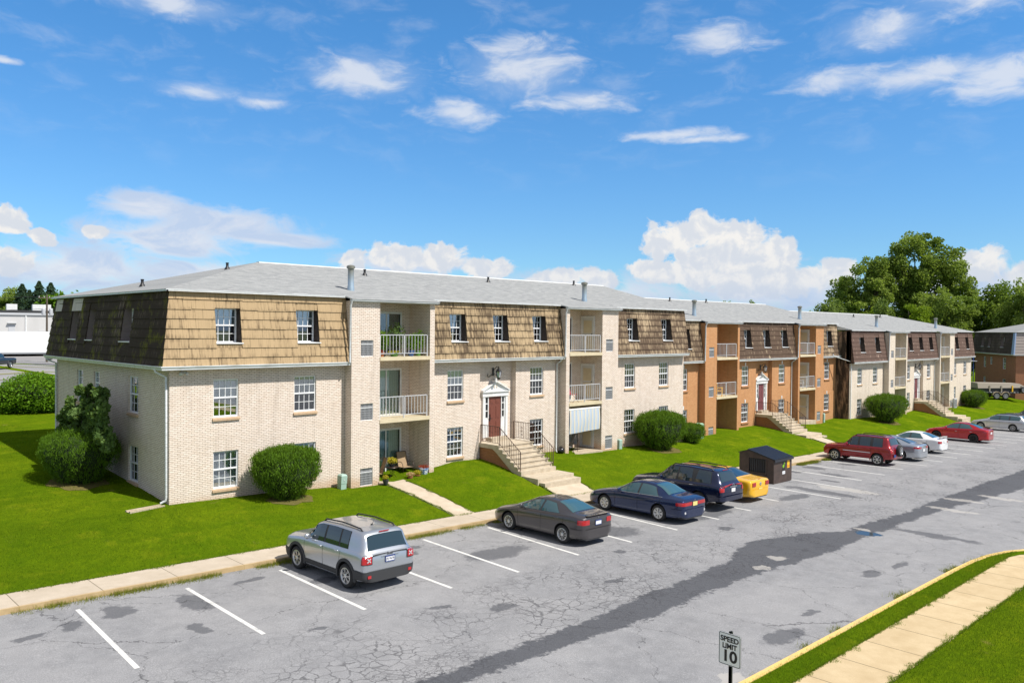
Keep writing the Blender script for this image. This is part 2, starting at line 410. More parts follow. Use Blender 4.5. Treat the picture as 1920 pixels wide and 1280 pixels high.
def glass_fn(tint, refl):
    def f(name):
        m = bpy.data.materials.new(name); m.use_nodes = True; t = NT(m.node_tree)
        t.n.remove(t.n['Principled BSDF']); out = t.n['Material Output']
        tr = t.new('ShaderNodeBsdfTransparent'); t.put(tr.inputs[0], tint)
        gl = t.new('ShaderNodeBsdfGlossy'); gl.inputs['Roughness'].default_value = .02; t.put(gl.inputs[0], (.92, .97, 1))
        fr = t.new('ShaderNodeFresnel'); fr.inputs[0].default_value = 1.5
        mx = t.new('ShaderNodeMixShader'); t.put(mx.inputs[0], t.math('ADD', t.math('MULTIPLY', fr.outputs[0], .9), refl, clamp=True))
        t.put(mx.inputs[1], tr.outputs[0]); t.put(mx.inputs[2], gl.outputs[0]); t.put(out.inputs[0], mx.outputs[0])
        return m
    return f
M['pane'] = glass_fn((.80, .86, .88), .26)('window_glass')
M['pane_teal'] = glass_fn((.78, .86, .82), .12)('sliding_glass')
M['screen'] = glass_fn((.50, .50, .54), .13)('screened_glass')
def blind_fn(t, b):
    x, y, z = t.sep(objco(t))
    s_ = t.math('FRACT', t.math('MULTIPLY', z, 22)); t.put(b.inputs['Base Color'], t.mix(t.mapr(s_, .0, .35), (.40, .42, .44), (.80, .81, .80)))
M['blind'] = mat('white_blind', rough=.7, fn=blind_fn)
def vblind_fn(t, b):
    x, y, z = t.sep(objco(t))
    s_ = t.math('FRACT', t.math('MULTIPLY', t.math('ADD', x, y), 9)); t.put(b.inputs['Base Color'], t.mix(t.mapr(s_, .0, .5), (.50, .57, .52), (.72, .78, .72)))
M['vblind'] = mat('vertical_blind', rough=.8, fn=vblind_fn)
def curt_fn(t, b):
    x, y, z = t.sep(objco(t))
    s_ = t.noise(t.comb(t.math('MULTIPLY', t.math('ADD', x, y), 14), t.math('MULTIPLY', z, .4)), 1, 2)
    t.put(b.inputs['Base Color'], t.mix(s_, (.30, .36, .38), (.85, .87, .86)))
M['curtain'] = mat('pale_curtain', rough=.9, fn=curt_fn)
def leaf_mat(name, c1, c2, sc=.6, trans=.35, rough=.55, rw=.45):
    m = bpy.data.materials.new(name); m.use_nodes = True; t = NT(m.node_tree); b = t.n['Principled BSDF']
    g = t.new('ShaderNodeNewGeometry')
    rp = g.outputs['Random Per Island']
    n = t.noise(g.outputs['Position'], sc, 3, .6)
    f = t.math('ADD', t.math('MULTIPLY', rp, rw), t.math('MULTIPLY', t.mapr(n, .3, .7), 1 - rw), clamp=True)
    col = t.mix(f, c1, c2); t.put(b.inputs['Base Color'], col); b.inputs['Roughness'].default_value = rough
    b.inputs['Specular IOR Level'].default_value = .12
    tl = t.new('ShaderNodeBsdfTranslucent'); t.put(tl.inputs[0], t.mix(.5, col, (.30, .42, .03)))
    mx = t.new('ShaderNodeMixShader'); mx.inputs[0].default_value = trans
    t.put(mx.inputs[1], b.outputs[0]); t.put(mx.inputs[2], tl.outputs[0]); t.put(t.n['Material Output'].inputs[0], mx.outputs[0])
    return m
M['bark'] = mat('bark', (.10, .075, .055), .95, fn=lambda t, b: t.put(b.inputs['Base Color'], t.mix(t.noise(t.vmath('MULTIPLY', objco(t), (4, 4, .8)), 2, 4), (.045, .034, .026), (.17, .135, .10))))
M['leaf_yew'] = leaf_mat('yew_needles', (.028, .07, .006), (.15, .28, .018), 5.0, .3, rw=.30)
M['leaf_maple'] = leaf_mat('maple_leaves', (.05, .11, .03), (.20, .30, .09), 2.0, .4)
M['leaf_bright'] = leaf_mat('shrub_leaves', (.06, .15, .008), (.20, .38, .02), 1.2, .4)
M['leaf_tree'] = leaf_mat('tree_leaves', (.07, .14, .022), (.34, .42, .09), .22, .45)
M['leaf_dark'] = leaf_mat('dark_tree_leaves', (.05, .11, .018), (.24, .34, .055), .25, .45)
M['leaf_light'] = leaf_mat('pale_tree_leaves', (.09, .15, .035), (.28, .36, .10), .35, .4)
M['leaf_yellow'] = leaf_mat('yellow_green_leaves', (.09, .17, .008), (.28, .38, .02), .35, .4)
M['leaf_conifer'] = leaf_mat('conifer_needles', (.022, .055, .032), (.07, .12, .07), .3, .2)
# ------------------------------------------------------------------ terrain
HX = [-200, -30, -8, 0, 2.9, 5.2, 7.4, 8.8, 11.9, 13.5, 15, 20.6, 22, 26, 31, 33, 42.5, 46, 50, 54, 58, 63.4, 71.4, 73.4, 78, 85, 90.7, 120, 400]
HZ = [.1, .05, .2, .27, .22, .13, .0, -.03, .2, .40, .36, .18, -.0, -.12, -.32, -.40, -.31, -.32, -.6, -.87, -.72, -.9, -1.03, -.9, -.95, -1.29, -1.36, -1.25, -1.2]
def lot_z(x): return -.55 - .022 * max(-80, min(x, 130))
def terr(x, y):
    h = float(np.interp(x, HX, HZ)); zw = lot_z(x) + .125
    yb = 1.15 if 32.9 < x < 57.9 else 0.
    if y < yb:
        t_ = max(0., min(1., (y + 5.33) / (yb + 5.33)))
        return zw + (h - zw) * (1 - (1 - t_) ** 1.4)
    w = max(0., min(1., (45 - x) / 40))
    return h + w * (1.45 * (1 - math.exp(-max(0, y) / 18.)))
def grid_mesh(name, xs, ys, zf, m):
    nx, ny = len(xs), len(ys)
    v = [(x, y, zf(x, y)) for y in ys for x in xs]
    f = [(j * nx + i, j * nx + i + 1, (j + 1) * nx + i + 1, (j + 1) * nx + i) for j in range(ny - 1) for i in range(nx - 1)]
    me = bpy.data.meshes.new(name); me.from_pydata(v, [], f); me.materials.append(m)
    me.polygons.foreach_set('use_smooth', [True] * len(f)); return me
def grass_fn(t, b):
    co = worldco(t)
    n1 = t.noise(co, .28, 4, .6); n2 = t.noise(co, 1.7, 5, .7); n3 = t.noise(t.vmath('MULTIPLY', co, (1, 1, .3)), 34, 3, .7)
    n4 = t.noise(co, 7.0, 3, .6)
    x, y, z = t.sep(co)
    mow = t.noise(t.comb(t.math('MULTIPLY', t.math('ADD', x, t.math('MULTIPLY', y, .35)), .12), t.math('MULTIPLY', y, 1.15)), 1, 3, .5)
    c = t.mix(t.mapr(n2, .3, .7), (.070, .130, .003), (.155, .232, .005))
    c = t.mix(t.mapr(n1, .40, .66, 0, .55), c, (.235, .29, .008))
    c = t.mix(t.mapr(mow, .45, .62, 0, .45), c, (.095, .165, .004))
    c = t.mix(t.mapr(n4, .3, .6, .45, 0), c, (.055, .115, .003))
    c = t.mix(t.mapr(n3, .32, .62, .75, 0), c, (.045, .095, .005))
    bare = t.noise(co, .9, 5, .7)
    c = t.mix(t.mapr(bare, .66, .74, 0, .6), c, (.24, .19, .06))
    c = t.mix(t.mapr(t.noise(co, .55, 5, .65), .52, .66, 0, .38), c, (.045, .095, .003))
    c = t.mix(t.mapr(t.noise(t.vmath('ADD', co, (40, 9, 0)), .8, 5, .65), .56, .68, 0, .35), c, (.24, .26, .012))
    t.put(b.inputs['Base Color'], c)
    t.put(b.inputs['Normal'], t.bump(t.math('ADD', n3, t.math('MULTIPLY', n4, .6)), .9, .05))
M['grass'] = mat('mown_grass', rough=1.0, spec=.0, fn=grass_fn)
gx = np.unique(np.concatenate([np.linspace(-300, -20, 15), np.linspace(-20, 95, 290), np.linspace(95, 500, 30)]))
gy = np.unique(np.concatenate([np.linspace(-5.33, 2, 30), np.linspace(2, 30, 25), np.linspace(30, 700, 25)]))
struct(link('lawn', grid_mesh('lawn', gx, gy, lambda x, y: terr(x, y), M['grass'])))
far_m = mat('far_ground', (.12, .15, .05), .95)
g = MB(); g.quad((-4000, -2500, -6), (5000, -2500, -6), (5000, 5000, -6), (-4000, 5000, -6))
struct(g.build('ground', far_m))

# ------------------------------------------------------------------ asphalt
def asphalt_fn(t, b):
    co = worldco(t); x, y, z = t.sep(co)
    warp = t.vmath('MULTIPLY', t.vmath('SUBTRACT', t.noise(co, 1.3, 4, .65, 0, True), (.5, .5, .5)), (1.1, .8, 0))
    cw = t.vmath('ADD', co, warp)
    nf = t.noise(co, 38, 4, .8); nm = t.noise(co, 2.2, 5, .65); nl = t.noise(co, .35, 3, .6)
    c = t.mix(t.mapr(nm, .3, .7), (.208, .210, .217), (.290, .291, .298))
    c = t.mix(t.mapr(nl, .38, .66, 0, .5), c, (.345, .34, .34))
    c = t.mix(t.mapr(nf, .36, .54, .50, 0), c, (.12, .12, .125))
    c = t.mix(t.mapr(nf, .56, .68, 0, .55), c, (.50, .49, .47))
    # drainage band (seal coat, stays dark) following the middle of the drive
    px_ = [-12, -.7, 4.2, 6, 9, 12, 14, 15.5, 17, 18.2, 19.5, 22, 25, 30, 37, 50, 90]
    yu = [-16.5, -16.45, -16.3, -16.1, -15.85, -15.7, -14.9, -14.75, -15.2, -15.5, -16.2, -16.2, -16.45, -16.2, -16.2, -16.2, -16.2]
    yl = [-17.2, -17.15, -17.2, -17.25, -17.05, -17.0, -17.2, -17.35, -17.3, -17.2, -17.2, -17.25, -17.2, -17.5, -18.1, -17.7, -17.6]
    rmp = t.ramp(t.mapr(x, -12, 90), [((a + 12) / 102, (((u + 20) / 8), ((l + 20) / 8), 0)) for a, u, l in zip(px_, yu, yl)])
    rs = t.new('ShaderNodeSeparateColor'); t.put(rs.inputs[0], rmp)
    yuv = t.math('SUBTRACT', t.math('MULTIPLY', rs.outputs[0], 8), 20); ylv = t.math('SUBTRACT', t.math('MULTIPLY', rs.outputs[1], 8), 20)
    wx, wy, wz = t.sep(cw)
    inb = t.math('MINIMUM', t.math('SUBTRACT', yuv, wy), t.math('SUBTRACT', wy, ylv))
    nb = t.noise(co, 7, 4, .7)
    band = t.mapr(t.math('ADD', inb, t.math('MULTIPLY', t.math('SUBTRACT', nb, .5), .5)), -.06, .08, 0, 1, smooth=True)
    def ell(lst, soft=.35, vec=cw, amp=.8):
        cur = None
        for (ex, ey, rx, ry) in lst:
            q = t.vmath('MULTIPLY_ADD', vec, (1 / rx, 1 / ry, 0), (-ex / rx, -ey / ry, 0)); L = t.vmath('LENGTH', q, out=1)
            cur = L if cur is None else t.math('MINIMUM', cur, L)
        return t.mapr(t.math('ADD', cur, t.math('MULTIPLY', t.math('SUBTRACT', nb, .5), amp)), 1 + soft / 2, 1 - soft / 2, 0, 1, smooth=True)
    st = ell([(-4.46, -8.2, .36, .48), (-2.75, -8.6, .36, .85), (-5.6, -8.5, .28, .42), (-6.7, -8.7, .45, .16), (-3.46, -10.6, .22, .36), (6.9, -10.1, 1.3, .62),
              (12.6, -10.7, .9, .75), (7.0, -20.2, .8, .30), (9.2, -19.9, .35, .16), (14.3, -19.35, .5, .2), (16.2, -19.6, .6, .16), (7.5, -14.6, .35, .16), (3.2, -14.2, .5, .2), (1.9, -13.1, .3, .12), (10.3, -12.6, .25, .2), (16.3, -13.0, .3, .3), (4.6, -8.3, .22, .3), (13.6, -8.6, .25, .35), (5.0, -7.8, .5, .16), (-1.3, -12.6, .2, .14), (30.9, -10.6, .3, .5), (38.0, -8.5, .4, .5), (45.5, -8.8, .5, .6), (52, -9.2, .6, .7), (-.8, -7.75, .5, .14),
              (27.35, -11.8, .45, 2.0), (34.8, -7.8, .5, .7), (36.7, -6.95, .4, .5), (32.5, -7.9, .5, .45), (33.3, -9.8, .3, 1.0), (21.75, -18.8, .38, 1.7), (18.2, -11.2, 1.4, .5), (24.8, -11.6, 1.3, .4), (0.9, -9.1, .5, .3)])
    dk = t.math('MAXIMUM', t.math('MULTIPLY', band, .93), t.math('MULTIPLY', st, .72))
    c = t.mix(dk, c, t.mix(t.mapr(nf, .3, .7), (.052, .055, .064), (.105, .108, .118)))
    lp = ell([(29.0, -12.3, .55, 1.6), (13.75, -16.5, .3, .26), (27.8, -17.6, .3, 1.1), (30.8, -17.1, .35, .9), (12.3, -16.8, .25, .2), (20.5, -16.6, .25, .35), (33.0, -18.2, .4, 1.0), (3.8, -20.7, .3, .25)], .2)
    c = t.mix(t.math('MULTIPLY', lp, .65), c, (.42, .40, .37))
    # cracks: broad network everywhere, alligator cracking along the wheel tracks
    def crack(vec, sc, w):
        vo = t.new('ShaderNodeTexVoronoi', feature='DISTANCE_TO_EDGE'); t.put(vo.inputs['Vector'], vec); vo.inputs['Scale'].default_value = sc
        return t.mapr(vo.outputs['Distance'], w, w * .35, 0, 1)
    flat = t.comb(wx, wy)
    ck1 = t.math('MULTIPLY', crack(t.vmath('ADD', flat, t.vmath('MULTIPLY', t.noise(co, 4, 4, .7, 0, True), (.35, .35, 0))), .36, .0055), t.mapr(t.noise(co, .4, 3), .38, .50))
    f2 = t.vmath('ADD', t.comb(x, y), t.vmath('MULTIPLY', t.noise(co, 5, 3, .7, 0, True), (.22, .22, 0)))
    zone = t.math('MULTIPLY', t.mapr(y, -11.6, -13.3, 0, 1, smooth=True), t.mapr(y, -17.9, -16.4, 0, 1, smooth=True))
    ck2 = t.math('MULTIPLY', t.math('MULTIPLY', crack(f2, 3.1, .050), zone), t.mapr(t.noise(co, .55, 3, .6), .44, .60))
    ck3 = t.math('MULTIPLY', t.math('MULTIPLY', crack(f2, 6.0, .09), zone), t.mapr(t.noise(t.vmath('ADD', co, (7, 3, 0)), .5, 3, .6), .53, .64))
    ck = t.math('MAXIMUM', ck1, t.math('MAXIMUM', ck2, ck3))
    c = t.mix(t.math('MULTIPLY', ck, .62), c, (.045, .045, .05))
    # faint pale halo of wear around the alligator cracking
    pud = ell([(19.95, -17.0, .36, .5)], .12, amp=.5)
    c = t.mix(pud, c, (.03, .035, .04))
    t.put(b.inputs['Base Color'], c)
    t.put(b.inputs['Roughness'], t.mapr(pud, 0, 1, .92, .03))
    hgt = t.math('MULTIPLY', t.math('SUBTRACT', nf, t.math('MULTIPLY', ck, 1.5)), t.math('SUBTRACT', 1, pud))
    t.put(b.inputs['Normal'], t.bump(hgt, .35, .008))
M['asphalt'] = mat('old_asphalt', rough=.92, spec=.2, fn=asphalt_fn)
g = MB(); g.quad((-80, -90, lot_z(-80)), (130, -90, lot_z(130)), (130, -6.6, lot_z(130)), (-80, -6.6, lot_z(-80)))
struct(g.build('parking_lot', M['asphalt']))

# painted parking lines
def paint_fn(t, b):
    co = worldco(t); n = t.noise(co, 40, 4, .75); n2 = t.noise(co, 3, 4, .7)
    w = t.mapr(t.math('ADD', t.math('MULTIPLY', n, .6), t.math('MULTIPLY', n2, .4)), .47, .40)
    t.put(b.inputs['Base Color'], t.mix(w, (.66, .655, .62), (.30, .30, .31)))
M['paint'] = mat('worn_white_paint', rough=.8, fn=paint_fn)
lines = [(-7.97, -7.37, -8.2, -12.07), (-5.17, -7.37, -5.37, -12.07), (-2.39, -7.37, -2.45, -11.95), (.43, -7.38, .35, -12.02), (3.3, -7.3, 3.25, -12.06), (6.1, -7.1, 5.86, -12.14), (9.15, -7.17, 8.82, -11.99),
         (11.95, -7.3, 11.64, -12.05), (14.9, -7.4, 14.58, -11.98), (17.7, -7.4, 17.57, -11.96), (20.4, -7.4, 20.24, -11.91), (23.4, -7.4, 23.3, -11.6),
         (26.5, -7.4, 26.3, -13.2), (29.7, -7.4, 29.5, -12.0), (32.79, -7.3, 32.61, -11.58), (35.7, -6.95, 35.7, -11.61), (38.43, -6.9, 38.89, -11.45)]
lines += [(41.7 + 2.85 * k, -7.1, 41.8 + 2.85 * k, -11.8) for k in range(14)]
for (x0, y0, x1, y1) in lines:
    w = .055; g = MB(); z0, z1 = lot_z(x0) + .004, lot_z(x1) + .004
    g.quad((x1 - w, y1, z1), (x1 + w, y1, z1), (x0 + w, y0, z0), (x0 - w, y0, z0)); struct(g.build('parking_line', M['paint']))

# ------------------------------------------------------------------ walks and kerbs
def walk_mat(name, c1, c2, joint, jw=.022, edge=None):
    def fn(t, b):
        co = worldco(t); x, y, z = t.sep(co)
        n = t.noise(co, 1.6, 6, .65); n2 = t.noise(co, 70, 2, .6)
        col = t.mix(t.mapr(n, .3, .7), c1, c2); col = t.mix(t.mapr(n2, .35, .65, 0, .35), col, tuple(a * .66 for a in c1))
        fr = t.math('FRACT', t.math('DIVIDE', t.math('ADD', x, 200.35), joint))
        j = t.math('LESS_THAN', fr, jw / joint)
        col = t.mix(t.math('MULTIPLY', j, .85), col, (.10, .085, .05))
        cell = t.math('FLOOR', t.math('DIVIDE', t.math('ADD', x, 200.35), joint))
        wn = t.new('ShaderNodeTexWhiteNoise', noise_dimensions='1D'); t.put(wn.inputs['W'], cell)
        col = t.mix(t.math('MULTIPLY', wn.outputs[0], .22), col, tuple(a * .70 for a in c1))
        if edge: col = edge(t, co, x, y, z, col)
        t.put(b.inputs['Base Color'], col); t.put(b.inputs['Normal'], t.bump(n2, .25, .004))
    return mat(name, rough=.92, spec=.12, fn=fn)
def left_edge(t, co, x, y, z, col):
    n = t.noise(co, 3.2, 5, .7)
    m = t.mapr(t.math('ADD', y, t.math('MULTIPLY', n, .10)), -6.47, -6.60, 0, .8)
    return t.mix(m, col, t.mix(n, (.30, .19, .07), (.56, .41, .20)))
M['walk_left'] = walk_mat('grey_beige_concrete', (.46, .39, .30), (.58, .50, .40), 1.98, edge=left_edge)
M['walk_right'] = walk_mat('sandy_concrete', (.50, .38, .22), (.64, .51, .32), 1.52, .028)
def strip(name, y0, y1, x0, x1, top, depth, m):
    g = MB(); xs = [x0 + (x1 - x0) * i / 8 for i in range(9)]
    for a, b_ in zip(xs, xs[1:]):
        za, zb = lot_z(a), lot_z(b_)
        g.quad((a, y0, za + top), (b_, y0, zb + top), (b_, y1, zb + top), (a, y1, za + top))
        g.quad((a, y0, za - depth), (b_, y0, zb - depth), (b_, y0, zb + top), (a, y0, za + top))
        g.quad((a, y1, za - depth), (b_, y1, zb - depth), (b_, y1, zb + top), (a, y1, za + top))
    return struct(g.build(name, m))
strip('sidewalk', -6.66, -5.29, -80, 120, .135, .1, M['walk_left'])

# far side: yellow kerb, verge, sandy sidewalk, lawn
curve = [(-80, -21.05), (14, -21.05), (16.5, -21.06), (18.2, -21.1), (19.5, -21.22), (20.7, -21.5), (21.8, -22.0), (22.9, -22.8), (23.8, -24.0), (24.3, -25.6), (24.5, -28), (24.5, -90)]
def offset_curve(d):
    out = []
    for i, (x, y) in enumerate(curve):
        a = Vector(curve[max(0, i - 1)]); b_ = Vector(curve[min(len(curve) - 1, i + 1)]); tdir = (b_ - a).normalized()
        nrm = Vector((tdir.y, -tdir.x)); out.append((x + nrm.x * d, y + nrm.y * d))
    return out
def ycurb_fn(t, b):
    co = worldco(t); n = t.noise(co, 5, 5, .7); n2 = t.noise(co, 1.0, 3)
    col = t.mix(t.mapr(n, .30, .52), (.58, .42, .18), (.74, .50, .16)); col = t.mix(t.mapr(n2, .55, .75, 0, .5), col, (.50, .42, .30))
    t.put(b.inputs['Base Color'], col)
M['ykerb'] = mat('faded_yellow_paint', rough=.8, fn=ycurb_fn)
g = MB(); o1 = offset_curve(0.); o2 = offset_curve(.15)
for i in range(len(o1) - 1):
    a, b_, c_, d_ = o1[i], o1[i + 1], o2[i + 1], o2[i]
    za, zb, zc, zd = (lot_z(q[0]) for q in (a, b_, c_, d_))
    g.quad((*a, za - .1), (*b_, zb - .1), (*b_, zb + .13), (*a, za + .13)); g.quad((*a, za + .13), (*b_, zb + .13), (*c_, zc + .135), (*d_, zd + .135))
    g.quad((*d_, zd + .135), (*c_, zc + .135), (*c_, zc), (*d_, zd))
struct(g.build('kerb', M['ykerb']))
o3 = offset_curve(.148)
g = MB(); poly = [p_ for p_ in o3] + [(-80, -90)]
xs_ = [(-80, 0)]
g.v = [(x, y, lot_z(x) + .115) for x, y in poly]; g.f = [tuple(range(len(poly)))]; g.m = [0]
ver = struct(g.build('verge', M['grass']))
g = MB()
def walkR(x0, x1):
    xs = np.linspace(x0, x1, 20)
    for a, b_ in zip(xs, xs[1:]):
        za, zb = lot_z(a) + .135, lot_z(b_) + .135
        g.quad((a, -23.2, za), (b_, -23.2, zb), (b_, -21.8, zb), (a, -21.8, za))
        g.quad((a, -21.8, za), (b_, -21.8, zb), (b_, -21.8, zb - .1), (a, -21.8, za - .1))
walkR(-80, 19.5)
ex = [(19.5, -21.8, 19.5, -23.2), (20.4, -22.0, 20.0, -23.3), (21.3, -22.5, 20.5, -23.6), (22.1, -23.3, 20.9, -24.2), (22.6, -24.4, 21.2, -25.0), (22.8, -26, 21.4, -26.2), (22.8, -60, 21.4, -60)]
for (ax, ay, bx, by), (cx, cy, dx_, dy_) in zip(ex, ex[1:]):
    g.quad((ax, ay, lot_z(ax) + .135), (bx, by, lot_z(bx) + .135), (dx_, dy_, lot_z(dx_) + .135), (cx, cy, lot_z(cx) + .135))
struct(g.build('far_sidewalk', M['walk_right']))

# ------------------------------------------------------------------ grass blades (lawn surface, edges, weeds)
def blades(name, n, sample, h0, h1, w, m, zoff=0., seed=1, lean=.5):
    rg = np.random.default_rng(seed)
    P = sample(rg, n); n = len(P)
    h = rg.uniform(h0, h1, n); a = rg.uniform(0, 2 * np.pi, n); l = rg.uniform(0, lean, n) * h; b_ = rg.uniform(0, 2 * np.pi, n)
    V = np.zeros((n, 3, 3)); dx = np.cos(a) * w / 2; dy = np.sin(a) * w / 2
    V[:, 0] = P; V[:, 1] = P; V[:, 2] = P
    V[:, 0, 0] -= dx; V[:, 0, 1] -= dy; V[:, 1, 0] += dx; V[:, 1, 1] += dy
    V[:, 2, 0] += np.cos(b_) * l; V[:, 2, 1] += np.sin(b_) * l; V[:, 2, 2] += h; V[:, :2, 2] -= .01
    me = bpy.data.meshes.new(name); me.vertices.add(n * 3); me.vertices.foreach_set('co', V.reshape(-1))
    me.loops.add(n * 3); me.loops.foreach_set('vertex_index', np.arange(n * 3, dtype=np.int32))
    me.polygons.add(n); me.polygons.foreach_set('loop_start', np.arange(0, n * 3, 3, dtype=np.int32))
    me.materials.append(m); me.update(calc_edges=True); me.validate()
    o = link(name, me); o['kind'] = 'stuff'; return o
M['blade'] = leaf_mat('grass_blades', (.06, .12, .003), (.19, .285, .008), 1.5, .45, .6)
M['weed'] = leaf_mat('weed_blades', (.13, .15, .02), (.30, .30, .05), 1.5, .4, .7)
def s_lawn(rg, n):
    x = rg.uniform(-11, 36, n); y = rg.uniform(-5.4, 0, n); k = rg.uniform(0, 1, n) < np.clip(1.25 - (x + 11) / 45, .25, 1)
    k &= ~((x > 8.95) & (x < 10.15)) & ~((x > 15.0) & (x < 17.7)); x, y = x[k], y[k]
    return np.array([(a, b_, terr(a, b_)) for a, b_ in zip(x, y)])
blades('grass', 90000, s_lawn, .03, .065, .012, M['blade'], seed=3)
def s_left(rg, n):
    x = rg.uniform(-14, 0, n); y = rg.uniform(-5.3, 22, n); return np.array([(a, b_, terr(a, b_)) for a, b_ in zip(x, y)])
blades('grass', 45000, s_left, .03, .075, .016, M['blade'], seed=13)
def s_verge(rg, n):
    x = rg.uniform(1.5, 24.0, n); y = rg.uniform(-27, -21.15, n); k = ~((y < -21.82) & (y > -23.18) & (x < 21.5)); x, y = x[k], y[k]
    xb = np.interp(y, [-27, -25.6, -24, -22.8, -22, -21.5, -21.22], [24.2, 24.1, 23.6, 22.7, 21.6, 20.5, 19.3]); k = x < xb; x, y = x[k], y[k]
    return np.array([(a, b_, lot_z(a) + .115) for a, b_ in zip(x, y)])
blades('grass', 150000, s_verge, .03, .07, .010, M['blade'], seed=4)
def s_edge(rg, n):   # ragged grass spilling over walk edges
    out = []
    for (ye, sgn, x0, x1, m_) in ((-5.31, -1, -11, 40, n // 2), (-21.8, -1, 1.5, 20, n // 4), (-23.2, 1, 1.5, 20, n // 4)):
        x = rg.uniform(x0, x1, m_); amp = .06 + .10 * np.clip(np.sin(x * 2.1) + np.sin(x * 5.3 + 1) + np.sin(x * 11.7), 0, 2)
        y = ye + sgn * rg.uniform(-.06, 1, m_) ** 1 * amp * rg.uniform(0, 1, m_)
        out += [(a, b_, lot_z(a) + .135) for a, b_ in zip(x, y)]
    for (xe, sgn, y0, y1) in ((9.02, 1, -5.3, -.7), (10.06, -1, -5.3, -.9), (17.75, -1, -5.3, -3.0), (15.2, 1, -5.3, -3.0), (44.3, 1, -5.3, -3.1), (46.0, -1, -5.3, -3.1)):
        m_ = n // 14; y = rg.uniform(y0, y1, m_); amp = .03 + .07 * np.clip(np.sin(y * 3.1 + xe) + np.sin(y * 7.3 + 1), 0, 2)
        x = xe + sgn * rg.uniform(-.05, 1, m_) * amp; out += [(a, b_, terr(a, b_) + .02) for a, b_ in zip(x, y)]
    return np.array(out)
blades('grass', 30000, s_edge, .03, .07, .012, M['blade'], seed=5, lean=1.2)
def s_weed(rg, n):   # weeds in the gutter below the kerb
    out = []
    for (ye, sgn, segs, m_) in ((-6.68, -1, [(-11, 12.5), (29.6, 33.5), (35, 39)], int(n * .8)), (-21.04, 1, [(3, 12.5), (12.5, 19)], int(n * .2))):
        for (x0, x1) in segs:
            mm = m_ // len(segs); x = rg.uniform(x0, x1, mm)
            dens = np.clip(.55 * np.sin(x * 1.3 + ye) + .5 * np.sin(x * 3.1) + .3 * np.sin(x * 7.7) + (.75 if ye > -10 else -.35), 0, 1)
            k = rg.uniform(0, 1, mm) < dens; x = x[k]; y = ye + sgn * np.abs(rg.normal(0, .14, len(x)))
            out += [(a, b_, lot_z(a)) for a, b_ in zip(x, y)]
    return np.array(out)
blades('weeds', 60000, s_weed, .03, .15, .013, M['weed'], seed=6, lean=1.0)
# ------------------------------------------------------------------ apartment building generator (local: front faces -y)
M['bare_board'] = mat('bleached_boards', rough=.9, fn=lambda t, b: t.put(b.inputs['Base Color'], t.mix(t.noise(t.vmath('MULTIPLY', objco(t), (1, 9, .6)), 1.5, 3, .6), (.30, .25, .22), (.85, .80, .76))))
ZG, ZM = 5.25, 8.03                       # foot and head of the mansard
def m_out(z): return .385 - (z - ZG) / (ZM - ZG) * .375   # how far the mansard surface stands out from the wall plane
def wall_rect(mb, P, a0, a1, z0, z1, holes=(), rev=.11, flip=False, mi=0):
    """wall in plane P(a, inward, z) with rectangular holes (a0,a1,z0,z1) and brick reveals"""
    xs = sorted({a0, a1, *[h[0] for h in holes], *[h[1] for h in holes]}); zs = sorted({z0, z1, *[h[2] for h in holes], *[h[3] for h in holes]})
    def q(*p): mb.quad(*(p[::-1] if flip else p), mi=mi)
    for xa, xb in zip(xs, xs[1:]):
        for za, zb in zip(zs, zs[1:]):
            cx, cz = (xa + xb) / 2, (za + zb) / 2
            if any(h[0] < cx < h[1] and h[2] < cz < h[3] for h in holes): continue
            q(P(xa, 0, za), P(xb, 0, za), P(xb, 0, zb), P(xa, 0, zb))
    for h in holes:
        A, B, C_, D = h
        q(P(A, 0, C_), P(A, 0, D), P(A, rev, D), P(A, rev, C_)); q(P(B, 0, D), P(B, 0, C_), P(B, rev, C_), P(B, rev, D))
        q(P(A, 0, D), P(B, 0, D), P(B, rev, D), P(A, rev, D)); q(P(B, 0, C_), P(A, 0, C_), P(A, rev, C_), P(B, rev, C_))

